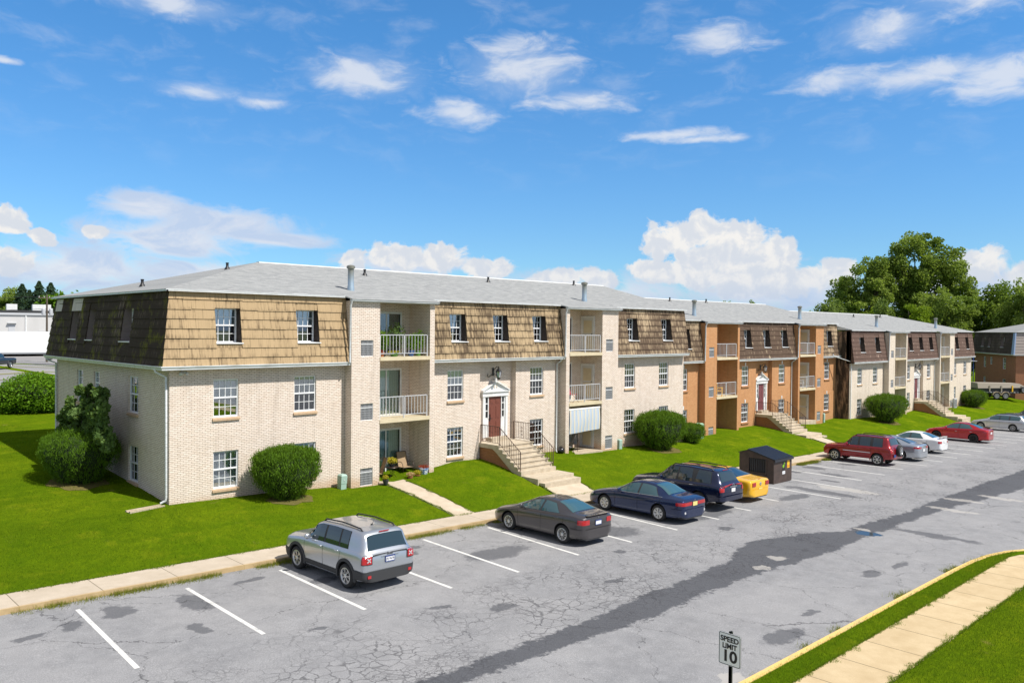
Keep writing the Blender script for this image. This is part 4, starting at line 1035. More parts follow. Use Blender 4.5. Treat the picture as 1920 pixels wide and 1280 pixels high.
    for (cx, cy) in ((8.36, 1.07), (24.15, 1.03)):
        if cx > xmax: continue
        z0 = rz(cy); f_ = MB(); f_.lathe([(.16, -.10), (.155, .12), (.135, .2), (.135, .92), (.135, .95), (.19, .96), (.19, 1.06), (.12, 1.10), (0, 1.12)], 16, 0, 0, 0)
        f_.build('flue_pipe', M['flue'], ro, (cx, cy, z0), smooth=True, angle=40)
    for (vx, vy) in cfg.get('vents', ((11.8, 5.1), (20.6, 5.4), (29.2, 6.3))):
        vz = rz(vy) if vx > al or not hipL else 8.105 + k * (vx - xl)
        f_ = MB(); f_.lathe([(.16, -.05), (.08, .10), (.06, .13), (.06, .26), (.075, .27), (.075, .30), (0, .31)], 10); f_.build('roof_vent', M['black'], ro, (vx, vy, vz), smooth=True, angle=40)
    # entry
    stoop(B); entry(B, 16.40, .30, 1.32, cfg.get('number'), cfg.get('door', 'door')); lantern(B, 16.28, .28, 4.55)
    gz = lambda x: lambda_z(cfg, x)
    pipe(B, [(20.75, -.40, 5.22), (20.70, -.30, 5.08), (20.66, -.08, 4.92), (20.66, -.06, gz(20.6) + .25), (20.66, -.14, gz(20.6) + .14)])
    pipe(B, [(7.30, -.66, 7.92), (7.30, -.62, 7.80), (7.30, -.56, 7.68), (7.30, -.53, 5.30)])
    pipe(B, [(20.83, -.66, 7.92), (20.83, -.62, 7.80), (20.83, -.56, 7.68), (20.83, -.53, 5.30)])
    if cfg['left'] == 'full':
        pipe(B, [(xmin - .42, .30, 5.22), (xmin - .40, .25, 5.10), (xmin - .20, .16, 4.98), (xmin - .07, .12, 4.9), (xmin - .06, .12, .55), (xmin - .06, .14, .42), (xmin - .22, .22, .33)])
        pipe(B, [(xmin - .42, D + .2, 5.22), (xmin - .38, D + .1, 5.10), (xmin - .07, D - .08, 4.95), (xmin - .06, D - .08, 1.2)])
    elif cfg.get('corner_pipe'):
        pipe(B, [(xmin - 1.5, .8, 6.0), (xmin - 1.4, .75, 5.85), (xmin + .12, -.10, 5.35), (xmin + .12, -.08, -.4), (xmin + .12, -.2, -.5)])
    for (lx, lz) in cfg.get('floods', ()):
        l_ = MB(); l_.box(lx - .05, lx + .05, -.06, 0, lz - .05, lz + .05)
        for s_ in (-.09, .09): l_.tube([(lx, -.05, lz), (lx + s_, -.12, lz + .02), (lx + s_ * 1.4, -.2, lz - .03)], [.03, .045, .065], 8)
        l_.build('flood_light', M['rail'], B)
    return B
def lambda_z(cfg, x):
    return cfg['patio']
M['ridge'] = mat('pale_ridge_cap', (.62, .63, .63), .7)

B1 = apartment('apartment_building', 'nearest cream brick apartment building, with tan shingled mansard blackened and mossy on its left end', (0, 0, 0), 0., 32.8, 'cream',
    dict(mans=['shake_tan', 'shake_tan2', 'shake_tan3', 'shake_black'], sty=['f', 'h', 'h', 'ns', 'cs', 'ds', 'c', 'ps', 'ns', 'cs', 'ds', 'ns', 'n', 'n', 'cs', 'h', 'ns', 'c', 'cs', 'cs', 'c', 'h'],
         left='full', slide=['vblind', 'vblind', 'dark'], patio=.0, floods=((.45, 5.05),), group='apartment buildings in one row',
         vents=((11.8, 5.1), (20.6, 5.4), (29.2, 6.3), (1.05, 5.58), (4.81, 5.69)), seed=1))
B2 = apartment('apartment_building', 'orange brick apartment building with streaked brown mansard joined between the two cream ones', (29.02, 1.15, -.6), 3.80, 28.92, 'orange',
    dict(mans=['shake_tan3', 'shake_brown', 'shake_tan3'], sty=['c', 'cs', 'h', 'n', 'f', 'ns', 'c', 'n', 'n'], left='fire', slide=['vblind', 'dark', 'dark'], patio=.1,
         sill='sill_orange', number='69', door='door2', keystones=1, group='apartment buildings in one row', vents=((7.5, 6.2), (12.5, 6.0), (18, 6.2)), seed=11))
B3 = apartment('apartment_building', 'farthest cream brick apartment building of the row, under a dark brown peeling mansard', (57.95, -.05, -1.15), 0., 32.8, 'cream_far',
    dict(mans=['shake_dark', 'shake_dark', 'shake_dark'], sty=['h', 'n', 'c', 'ns', 'f', 'n', 'cs', 'h', 'n'], left='fire', right='hip', slide=['dark', 'vblind', 'dark'], patio=.1,
         door='door2', corner_pipe=1, group='apartment buildings in one row', vents=((13.0, 5.2), (20.3, 5.4)), seed=21))

# walks from the doors and the patio
def sloped_walk(name, x0, x1, ys, m, up=.02, off=0.):
    g = MB()
    for ya, yb in zip(ys, ys[1:]):
        for a, b_ in ((x0, x1),):
            za = [max(terr(x, ya), lot_z(x) + .13) + up for x in (a, b_)]; zb = [max(terr(x, yb), lot_z(x) + .13) + up for x in (a, b_)]
            g.hull8([(a, yb, zb[0] - .15), (b_, yb, zb[1] - .15), (b_, ya, za[1] - .15), (a, ya, za[0] - .15), (a, yb, zb[0]), (b_, yb, zb[1]), (b_, ya, za[1]), (a, ya, za[0])])
    return struct(g.build(name, m))
M['walk_plain'] = mat('pale_walk_concrete', rough=.92, spec=.12, fn=conc_fn((.46, .38, .28), (.60, .52, .41), 1.8))
sloped_walk('walkway', 9.02, 10.06, [-.60, -1.6, -2.6, -3.6, -4.6, -5.36], M['walk_plain'])
sloped_walk('walkway', 15.2, 17.75, [-4.36, -4.8, -5.36], M['walk_plain'])
sloped_walk('walkway', 44.3, 46.0, [-3.15, -3.9, -4.6, -5.36], M['walk_plain'])
sloped_walk('walkway', 73.6, 75.1, [-3.9, -4.6, -5.36], M['walk_plain'])
# ------------------------------------------------------------------ foliage
def leaf_cloud(name, pts, size, m, seed=1, up=0., aspect=.55, flat=0., parent=None, jitter=.35):
    """quads at pts (n x 3): size mean leaf length; up: 0 random .. 1 upright blades"""
    rg = np.random.default_rng(seed); n = len(pts)
    d = rg.normal(0, 1, (n, 3)); d[:, 2] += up * 3; d /= np.linalg.norm(d, axis=1)[:, None]
    e = rg.normal(0, 1, (n, 3)); e[:, 2] *= (1 - flat)
    e -= (e * d).sum(1)[:, None] * d; e /= np.linalg.norm(e, axis=1)[:, None]
    L = size * rg.uniform(1 - jitter, 1 + jitter, n); d = d * L[:, None]; e = e * (L * aspect)[:, None]
    V = np.stack([pts - d * .5 , pts + e * .5, pts + d * .5, pts - e * .5], 1).reshape(-1, 3)
    me = bpy.data.meshes.new(name); me.vertices.add(n * 4); me.vertices.foreach_set('co', V.reshape(-1))
    me.loops.add(n * 4); me.loops.foreach_set('vertex_index', np.arange(n * 4, dtype=np.int32))
    me.polygons.add(n); me.polygons.foreach_set('loop_start', np.arange(0, n * 4, 4, dtype=np.int32))
    me.materials.append(m); me.update(calc_edges=True); return me
def blob_points(rg, blobs, n, shell=.55):
    """points in ellipsoid clumps: (cx,cy,cz,rx,ry,rz); denser near the surface"""
    vol = np.array([b[3] * b[4] * b[5] for b in blobs]) ** .67; k = rg.choice(len(blobs), n, p=vol / vol.sum()); B_ = np.array(blobs)[k]
    d = rg.normal(0, 1, (n, 3)); d /= np.linalg.norm(d, axis=1)[:, None]
    r = (shell + (1 - shell) * rg.uniform(0, 1, n) ** .6) * (1 + rg.normal(0, .07, n))
    return B_[:, :3] + d * r[:, None] * B_[:, 3:6]
def lumpy(n_lat, n_lon, f):
    g = MB()
    for i in range(n_lat + 1):
        for j in range(n_lon): g.v.append(tuple(f(i / n_lat, j / n_lon)))
    for i in range(n_lat):
        for j in range(n_lon):
            j2 = (j + 1) % n_lon; g.f.append((i * n_lon + j, i * n_lon + j2, (i + 1) * n_lon + j2, (i + 1) * n_lon + j)); g.m.append(0)
    return g
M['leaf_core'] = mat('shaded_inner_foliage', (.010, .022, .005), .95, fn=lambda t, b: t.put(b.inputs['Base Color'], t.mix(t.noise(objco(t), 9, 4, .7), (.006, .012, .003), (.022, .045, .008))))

def yew(name, label, loc, rx, ry, h, seed, n=16000, m='leaf_yew', waist=.36, group=None, leaf=.105):
    """clipped yew: vase shaped, flat-domed top, shaggy new shoots"""
    T = thing(name, label, 'bush', loc, 0, group); rg = np.random.default_rng(seed)
    def rad(u):   # relative radius over height 0..1
        return np.interp(u, [0, .06, .25, .45, .66, .84, .95, 1.0], [waist * .7, waist, .68, .92, 1.0, .93, .70, .12])
    def f(a, b_):
        th = 2 * math.pi * b_; r = rad(a) * .86 * (1 + .07 * mnoise.noise(Vector((math.cos(th) * 2, math.sin(th) * 2, a * 3 + seed))))
        return (rx * r * math.cos(th), ry * r * math.sin(th), h * (.03 + .92 * a))
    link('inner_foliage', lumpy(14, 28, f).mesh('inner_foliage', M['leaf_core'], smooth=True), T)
    n_all = n; n = n // 16; u = rg.beta(1.3, 1.0, n) ; th = rg.uniform(0, 2 * np.pi, n)
    lump = np.array([mnoise.noise(Vector((math.cos(t_) * 2.2, math.sin(t_) * 2.2, a * 3.5 + seed))) for a, t_ in zip(u, th)])
    rr = rad(u) * (1 + .20 * lump) * (.80 + .20 * rg.uniform(0, 1, n) ** .5)
    cap = rg.uniform(0, 1, n) < .30; rr = np.where(cap, np.sqrt(rg.uniform(0, .86, n)), rr); zt = (1.0 - .20 * rr ** 2.4) * (1 + .06 * lump)
    z = np.where(cap, zt - rg.uniform(0, .06, n), np.minimum(u, zt))
    P = np.stack([rx * rr * np.cos(th), ry * rr * np.sin(th), h * np.maximum(.03, z)], 1)
    sp_ = leaf * .75; P0 = np.repeat(P, 16, 0) + rg.normal(0, 1, (n * 16, 3)) * np.array([sp_ * .75, sp_ * .75, sp_ * 1.1]); P0[:, 2] = np.maximum(P0[:, 2], .03); n = n_all
    # long new shoots on top
    k = int(n * .022); th = rg.uniform(0, 2 * np.pi, k); rr = np.sqrt(rg.uniform(.02, 1.0, k)) * .93
    P = np.stack([rx * rr * np.cos(th), ry * rr * np.sin(th), h * (1.0 - .24 * rr ** 2.2) + .05], 1)
    Q = np.repeat(P, 3, 0) + rg.normal(0, .03, (k * 3, 3)) + np.array([0, 0, .03])
    link('foliage', leaf_cloud('foliage', np.concatenate([P0, Q]), leaf, M[m], seed, up=1.0, aspect=.22), T)
    g = MB()
    for k in range(4):
        a = k * 1.6 + seed; g.tube([(0.04 * math.cos(a), .04 * math.sin(a), -.15), (.15 * rx * math.cos(a), .15 * ry * math.sin(a), h * .2), (.4 * rx * math.cos(a), .4 * ry * math.sin(a), h * .5)], [.06, .045, .02], 6)
    g.build('stem', M['bark'], T); return T

def shrub(name, label, loc, blobs, n, leaf, m, seed, core=True, aspect=.6, cat='bush', stems=4, group=None, up=0.):
    T = thing(name, label, cat, loc, 0, group); rg = np.random.default_rng(seed)
    bl2 = blobs
    if not core:
        bl2 = []
        for (cx, cy, cz, a, b_, c_) in blobs:
            for _ in range(11):
                d = rg.normal(0, 1, 3); d /= np.linalg.norm(d); q = rg.uniform(.2, 1.0); s_ = rg.uniform(.16, .30)
                bl2.append((cx + d[0] * a * q, cy + d[1] * b_ * q, cz + d[2] * c_ * q, a * s_ + .06, b_ * s_ + .06, c_ * s_ + .05))
    P = blob_points(rg, bl2, n, .5 if core else .2); P[:, 2] = np.maximum(P[:, 2], .03)
    link('foliage', leaf_cloud('foliage', P, leaf, M[m], seed, aspect=aspect, up=up), T)
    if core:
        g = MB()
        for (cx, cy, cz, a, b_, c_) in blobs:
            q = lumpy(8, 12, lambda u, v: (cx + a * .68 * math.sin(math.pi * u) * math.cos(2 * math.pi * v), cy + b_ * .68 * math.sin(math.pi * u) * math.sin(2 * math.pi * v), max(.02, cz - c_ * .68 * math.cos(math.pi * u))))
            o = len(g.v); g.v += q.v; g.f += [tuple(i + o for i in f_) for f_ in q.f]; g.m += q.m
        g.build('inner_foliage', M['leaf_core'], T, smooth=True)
    g = MB()
    for k in range(stems):
        b_ = blobs[k % len(blobs)]; g.tube([(b_[0] * .15, b_[1] * .15, -.2), (b_[0] * .5, b_[1] * .5, b_[2] * .5), (b_[0], b_[1], b_[2] + b_[5] * .5)], [.05, .035, .012], 6)
    g.build('stem', M['bark'], T); return T

yew('yew_bush', 'dark green vase-shaped yew bush nearest the camera, before the cream wall', (4.15, -1.0, terr(4.15, -1.0) - .02), 1.36, 1.15, 1.95, 3, 26000, leaf=.10, group='clipped yew bushes along the wall')
yew('yew_bush', 'large yew bush with a smaller bush behind it, beyond the striped shade', (28.6, -1.25, terr(28.6, -1.25) - .02), 1.75, 1.35, 2.2, 5, 22000, leaf=.12, group='clipped yew bushes along the wall')
yew('yew_bush', 'small round yew bush tucked between the large bush and the green pedestal', (33.3, -.25, terr(33.3, -.3) - .03), 1.0, .9, 1.2, 8, 9000, leaf=.10, group='clipped yew bushes along the wall')
yew('yew_bush', 'broad yew bush before the farthest cream building, beside its first balconies', (61.4, -1.9, terr(61.4, -1.9) - .02), 2.3, 1.6, 2.35, 9, 16000, leaf=.13, group='clipped yew bushes along the wall')
yew('yew_bush', 'yew bush at the far right corner of the row, near the dump trailer', (88.2, -1.1, terr(88.2, -1.1)), 1.65, 1.3, 1.75, 12, 8000, leaf=.15, group='clipped yew bushes along the wall')
yew('hedge_bush', 'big dark hedge bush in the shade at the left end wall', (-1.45, 5.35, .50), 1.40, 1.85, 2.05, 17, 26000, leaf=.085, waist=.55)
shrub('maple_shrub', 'leafy maple shoots rising behind the dark hedge bush', (-1.15, 5.3, .9),
      [(0, 1.9, 1.9, .55, .8, .75), (0, 1.0, 2.6, .5, .7, .7), (.0, .15, 2.2, .6, .8, .8), (.1, .35, 3.0, .38, .45, .55), (.0, -.9, 2.3, .5, .7, .8), (.1, -1.15, 3.0, .35, .45, .55), (0, -1.75, 2.3, .4, .55, .7), (0, -2.3, 1.5, .35, .5, .45), (-.3, .6, 1.4, .6, 1.4, .6), (0, 2.6, 1.5, .35, .4, .4)],
      13000, .17, 'leaf_maple', 23, aspect=.75, core=False, stems=7)
shrub('round_shrub', 'big bright green shrub on the lawn, left of the end wall', (2.1, 26.9, terr(2.1, 26.9)),
      [(0, 0, 1.2, 1.9, 1.9, 1.25), (-1.0, .2, .9, 1.2, 1.2, .9), (1.1, -.2, 1.0, 1.3, 1.3, 1.0), (.2, 0, 1.7, 1.2, 1.2, .8)], 15000, .16, 'leaf_bright', 29, aspect=.55)
yew('low_bush', 'low dark bush at the foot of the far brick building', (103.2, 2.2, terr(100, 1)), 1.8, 1.4, 1.2, 31, 3000, leaf=.2)

def tree(name, label, loc, h, blobs, n, leaf, m, seed, trunk_r=.3, group=None, trunk=True, aspect=.7):
    """blobs relative to the tree base"""
    T = thing(name, label, 'tree', loc, 0, group); rg = np.random.default_rng(seed)
    # break each lobe into clumps
    cl = []
    for (cx, cy, cz, a, b_, c_) in blobs:
        k = max(5, int(7 * (a * c_) ** .5))
        for _ in range(k):
            d = rg.normal(0, 1, 3); d /= np.linalg.norm(d); q = rg.uniform(.35, .95); s_ = rg.uniform(.20, .38)
            cl.append((cx + d[0] * a * q, cy + d[1] * b_ * q, cz + d[2] * c_ * q, a * s_, b_ * s_, c_ * s_ * .8))
    P = blob_points(rg, cl, n, .35)
    link('crown', leaf_cloud('crown', P, leaf, M[m], seed, aspect=aspect), T)
    if trunk:
        g = MB(); zc = np.mean([b_[2] for b_ in blobs]); top = min(h * .8, zc)
        g.tube([(0, 0, -1), (0.05, 0, top * .35), (.2, .1, top * .7), (.1, 0, top)], [trunk_r * 1.25, trunk_r, trunk_r * .7, trunk_r * .4], 8)
        for i, c_ in enumerate(cl[::max(1, len(cl) // 14)]):
            z0 = top * rg.uniform(.35, .8); m_ = ((c_[0]) * .45, (c_[1]) * .45, (z0 + c_[2]) / 2 + .3)
            g.tube([(0.1, 0, z0), m_, (c_[0], c_[1], c_[2])], [trunk_r * .42, trunk_r * .25, trunk_r * .07], 5)
        g.build('trunk', M['bark'], T)
    return T
GR = 'trees beyond the buildings on the right'; BZ = -1.4
def rt_tree(label, x, y, top, hw, m, seed, n=9000, leaf=.36, lobes=None, name='leafy_tree', grp=GR, bz=BZ, depth=None, low=.25, **kw):
    h = top - bz
    if lobes is None:
        rg = random.Random(seed); lobes = [(0, 0, h * (1 + low) / 2, hw * .8, hw * .8, h * (1 - low) / 2)]
        for k in range(5):
            a = rg.uniform(0, 6.28); q = hw * rg.uniform(.35, .6); zz = h * rg.uniform(low + .1, .86)
            lobes.append((q * math.cos(a), q * math.sin(a), zz, hw * .52, hw * .52, h * .15))
    return tree(name, label, (x, y, bz), h, lobes, n, leaf, M and m, seed, group=grp, **kw)
tree('leafy_tree', 'tallest broad leafy tree standing above the farthest roofs', (136.6, 21.8, BZ), 26,
     [(-.6, .6, 20.0, 4.6, 4.6, 5.6), (2.5, -2.5, 19.0, 4.6, 4.6, 5.2), (-3.2, 3.2, 17.4, 3.6, 3.6, 4.4), (5.0, -5.0, 16.0, 3.1, 3.1, 4.6), (0, 0, 13.5, 6.4, 6.4, 4.6), (1.0, -1.0, 23.6, 2.6, 2.6, 2.2), (4.6, -4.6, 11.0, 3.4, 3.4, 3.4), (-1, 1, 8.5, 5.0, 5.0, 4.0), (6.3, -6.3, 14.0, 1.6, 1.6, 2.4)],
     44000, .42, 'leaf_tree', 41, .55, GR)
tree('leafy_tree', 'rounded tree adjoining the left side of the tallest tree', (128.5, 27.4, BZ), 22,
     [(0, 0, 16.6, 4.2, 4.2, 4.8), (-2.6, 2.6, 14.4, 2.4, 2.4, 3.4), (2.2, -2.2, 15.6, 2.8, 2.8, 4.2), (0, 0, 10.5, 5.2, 5.2, 4.2), (-1, 1, 7, 4.4, 4.4, 3.6)], 30000, .40, 'leaf_tree', 43, .45, GR)
rt_tree('dark low tree at the left foot of the tallest trees', 137.1, 35.1, 16.7, 3.4, 'leaf_dark', 45, 9000)
rt_tree('dome-shaped pale green tree, leftmost of the trees beyond the roofs', 104.2, 22.4, 12.1, 2.9, 'leaf_light', 47, 13000, .26, low=.1)
rt_tree('olive green rounded tree below the tallest trees', 108.5, 16.8, 11.5, 3.0, 'leaf_light', 49, 11000, .28, low=.1)
rt_tree('bright yellow-green tree just above the far roof slope', 108.6, 12.6, 11.0, 3.5, 'leaf_yellow', 51, 13000, .28, low=.1)
rt_tree('small yellow-green tree between the pale and the olive tree', 110.6, 19.6, 10.3, 2.2, 'leaf_yellow', 52, 6000, .28, low=.1)
rt_tree('mid green tree directly right of the tallest tree', 124.3, 14.0, 13.6, 5.0, 'leaf_tree', 53, 18000, .34, low=.1)
rt_tree('dark tree with a spiky top at the right edge', 131.6, 9.7, 16.2, 5.0, 'leaf_dark', 55, 20000, .36, low=.1)
rt_tree('mid green tree over the far brick building', 126.4, 3.4, 14.8, 4.9, 'leaf_tree', 57, 16000, .36, low=.1)
rt_tree('low dark tree behind the gap between the far buildings', 128.0, 12.0, 9.5, 5.0, 'leaf_dark', 58, 12000, .36, low=.05)
rt_tree('dark spreading tree outside the right edge of the far brick building', 137.0, -3.0, 15.0, 5.5, 'leaf_dark', 59, 9000, .4, low=.1)
rt_tree('distant small tree left of the pale dome tree', 151.4, 49.0, 11.6, 2.4, 'leaf_yellow', 61, 3500, .3, bz=-1)
rt_tree('low bushy tree between the small distant tree and the dome tree', 143.0, 44.0, 10.2, 2.2, 'leaf_tree', 62, 3500, .3, bz=-1)
for k, (x, y, top, hw, lb) in enumerate([(81.1, 26.8, 10.75, 1.5, 'treetop left of the trio peeping over the orange building roof'), (83.0, 25.8, 11.05, 1.7, 'middle treetop of the trio peeping over the orange building roof'), (87.4, 25.6, 10.9, 1.9, 'treetop right of the trio peeping over the orange building roof')]):
    rt_tree(lb, x, y, top, hw, 'leaf_yellow', 70 + k, 3500, .22, low=.55, grp='treetops peeping over the orange building')

# conifers and broadleaf trees far behind the warehouse
def conifer(label, x, y, top, hw, seed):
    T = thing('conifer', label, 'tree', (x, y, 1.5), 0, 'trees behind the warehouse'); rg = np.random.default_rng(seed); h = top - 1.5; n = 8000
    u = rg.uniform(.12, 1, n) ** .8; tier = np.floor(u * 11) / 11; fr = (u * 11) % 1
    r = hw * (1 - u * .97) ** .8 * (1.25 - .6 * fr) * rg.uniform(.3, 1, n) ** .5; th = rg.uniform(0, 2 * np.pi, n)
    r *= 1 + .25 * np.sin(th * 5 + tier * 40)
    P = np.stack([r * np.cos(th), r * np.sin(th), h * u - .25 * r], 1); link('crown', leaf_cloud('crown', P, .5, M['leaf_conifer'], seed, aspect=.5), T)
    g = MB(); g.tube([(0, 0, -1), (0, 0, h * .97)], [.3, .04], 6); g.build('trunk', M['bark'], T)
conifer('dark spruce, left one of the pointed group', 41.5, 198.2, 16.9, 4.6, 81)
conifer('shorter dark spruce between two taller pointed ones', 43.9, 201.5, 15.6, 4.0, 82)
conifer('tallest dark spruce of the pointed group', 44.5, 195.3, 17.6, 4.4, 83)
conifer('dark spruce beside the utility pole, right of the group', 47.5, 196.9, 17.4, 4.8, 84)
GL = 'trees behind the warehouse'
rt_tree('rounded green tree at the left picture edge', 41.0, 214.0, 16.6, 7.0, 'leaf_tree', 91, 12000, .55, grp=GL, bz=1.5, low=.05)
rt_tree('rounded green tree right of the utility pole', 45.0, 181.3, 14.3, 4.6, 'leaf_bright', 92, 9000, .5, grp=GL, bz=1.5, low=.05)
rt_tree('broad tree in front of the spruces', 40.0, 184.0, 10.6, 6.0, 'leaf_tree', 93, 9000, .55, grp=GL, bz=1.5, low=.02)
rt_tree('broad low tree left of the spruces', 34.0, 190.0, 11.0, 6.0, 'leaf_tree', 94, 9000, .55, grp=GL, bz=1.5, low=.02)
rt_tree('tree near the mossy roof corner, right of the others', 54.0, 190.0, 12.4, 5.5, 'leaf_tree', 95, 7000, .55, grp=GL, bz=1.5, low=.02)
rt_tree('tree far left outside the spruce group', 27.0, 196.0, 13.5, 6.5, 'leaf_dark', 96, 7000, .6, grp=GL, bz=1.5, low=.02)

# far woods and hills
def wood(name, pts, n, seed, m='leaf_dark', leaf=1.2):
    rg = np.random.default_rng(seed); P = blob_points(rg, pts, n, .6); o = link(name, leaf_cloud(name, P, leaf, M[m], seed)); o['kind'] = 'stuff'; return o
rr = random.Random(5)
wood('woodland', [(60 + i * 7 + rr.uniform(-3, 3), 330 + rr.uniform(-15, 15) - i * 2, 9 + rr.uniform(-1, 1), 8, 8, 9 + rr.uniform(-1, 1.5)) for i in range(14)] +
     [(-20 + i * 8, 320 + rr.uniform(-9, 9), 7, 8, 8, 8) for i in range(9)], 42000, 5)
wood('woodland', [(170 + i * 7, 70 - i * 9 + rr.uniform(-4, 4), 3, 8, 8, 7 + rr.uniform(-1, 2)) for i in range(16)], 26000, 6)
M['hill'] = mat('distant_hills', (.10, .16, .22), .95)
g = MB(); N = 120
for i in range(N + 1):
    a = R(-5 + 110 * i / N); d = 2600; hgt = 55 + 26 * mnoise.noise(Vector((i * .09, 3.3, 0))) + 8 * mnoise.noise(Vector((i * .4, 1.3, 0)))
    for (dd, z) in ((d - 500, -8), (d, hgt), (d + 500, -8)): g.v.append((dd * math.sin(a), dd * math.cos(a), z))
for i in range(N):
    for k in range(2): g.f.append((i * 3 + k, i * 3 + 3 + k, i * 3 + 4 + k, i * 3 + 1 + k)); g.m.append(0)
struct(g.build('hills', M['hill'], smooth=True))
# ------------------------------------------------------------------ cars
def smooth_curve(pts, rad=.05):
    xs = np.array([p[0] for p in pts]); zs = np.array([p[1] for p in pts])
    def f(s):
        s = np.atleast_1d(np.asarray(s, float)); k = np.linspace(-1, 1, 9); w = 1 - np.abs(k) * .7; w /= w.sum()
        return sum(wi * np.interp(np.clip(s + ki * rad, xs[0], xs[-1]), xs, zs) for wi, ki in zip(w, k))
    return f
def paint(name, col, metal=.35, rough=.28):
    return mat(name, col, rough, metal, .5, coat=1.0, fn=lambda t, b: (t.put(b.inputs['Coat Roughness'], .04), t.put(b.inputs['Roughness'], rough)))
M['tyre'] = mat('tyre_rubber', (.022, .022, .023), .85, fn=lambda t, b: t.put(b.inputs['Base Color'], t.mix(t.noise(objco(t), 6, 3), (.016, .016, .017), (.045, .043, .040))))
M['rim'] = mat('alloy_rim', (.62, .63, .64), .28, .85)
M['rim_grey'] = mat('grey_rim', (.42, .42, .42), .4, .6)
M['rim_black'] = mat('black_rim', (.02, .02, .02), .35, .3)
M['plastic'] = mat('black_plastic', (.035, .036, .038), .65)
M['car_glass'] = mat('tinted_car_glass', (.012, .030, .038), .03, 0., .9, coat=.6)
M['car_glass_pale'] = mat('clear_car_glass', (.035, .095, .11), .04, 0., .9, coat=.6)
M['red_lamp'] = mat('red_lamp_lens', (.42, .008, .012), .15, 0, .6, coat=1.)
M['white_lamp'] = mat('clear_lamp_lens', (.65, .66, .68), .1, .3, .6, coat=1.)
M['amber'] = mat('amber_lamp_lens', (.7, .22, .02), .2, coat=1.)
M['plate'] = mat('number_plate_white', (.72, .73, .74), .5)
M['plate_y'] = mat('number_plate_yellow', (.75, .62, .22), .5)
M['plate_b'] = mat('number_plate_blue', (.02, .05, .20), .5)
M['chrome'] = mat('chrome', (.75, .76, .77), .12, 1.)
M['dark_gap'] = mat('panel_gap', (.006, .006, .006), .9)
M['ink'] = mat('dark_letters', (.02, .03, .08), .6)
_wh = {}
def wheel_mesh(Rr, wd, kind):
    k = (Rr, wd, kind)
    if k in _wh: return _wh[k]
    g = MB(); r0 = Rr * .66
    g.lathe([(r0, -wd / 2 + .01), (r0 + .02, -wd / 2), (Rr - .05, -wd / 2), (Rr - .012, -wd / 2 + .025), (Rr, -wd / 2 + .06), (Rr, wd / 2 - .06), (Rr - .012, wd / 2 - .025), (Rr - .05, wd / 2), (r0 + .02, wd / 2), (r0, wd / 2 - .01)], 32, axis='x')
    t_ = g.mesh('wheel', M['tyre'], True, 50)
    r = MB(); x = wd / 2 - .012
    r.lathe([(r0 + .004, -wd / 2 + .02), (r0 + .004, x + .004), (r0 - .02, x + .008), (r0 - .035, x - .01), (r0 - .045, x - .06)], 32, axis='x', mi=0)
    r.lathe([(r0 - .03, x - .10), (0, x - .10)], 24, axis='x', mi=1)
    ns = {'five': 5, 'multi': 7, 'cap': 9, 'six': 6, 'ten': 10, 'black': 8, 'cover': 7}[kind]; fr = {'five': .36, 'multi': .30, 'cap': .45, 'six': .34, 'ten': .28, 'black': .36, 'cover': .6}[kind]
    for i in range(ns):
        a = 2 * math.pi * i / ns; da = math.pi / ns * fr
        outer = r0 - .015
        def pt(rad, an, xx): return (xx, rad * math.cos(an), rad * math.sin(an))
        dI = da * 1.5
        if kind in ('five', 'multi', 'ten'):      # split spokes
            for s_ in (-1, 1):
                a2 = a + s_ * da * .9
                r.hull8([pt(.05, a + s_ * dI * .3 - dI * .5, x - .05), pt(.05, a + s_ * dI * .3 + dI * .5, x - .05), pt(outer, a2 + da * .42, x - .035), pt(outer, a2 - da * .42, x - .035), pt(.05, a + s_ * dI * .3 - dI * .5, x - .005), pt(.05, a + s_ * dI * .3 + dI * .5, x - .005), pt(outer, a2 + da * .42, x), pt(outer, a2 - da * .42, x)])
        else:
            r.hull8([pt(.05, a - dI, x - .05), pt(.05, a + dI, x - .05), pt(outer, a + da, x - .035), pt(outer, a - da, x - .035), pt(.05, a - dI, x - .01), pt(.05, a + dI, x - .01), pt(outer, a + da, x), pt(outer, a - da, x)])
    r.lathe([(.065, x - .05), (.065, x + .002), (.035, x + .012), (0, x + .012)], 14, axis='x')
    rim = {'black': 'rim_black', 'cap': 'rim_grey', 'cover': 'rim'}.get(kind, 'rim')
    rm = r.mesh('rim', [M[rim], M['dark_gap']], True, 35)
    _wh[k] = (t_, rm); return _wh[k]

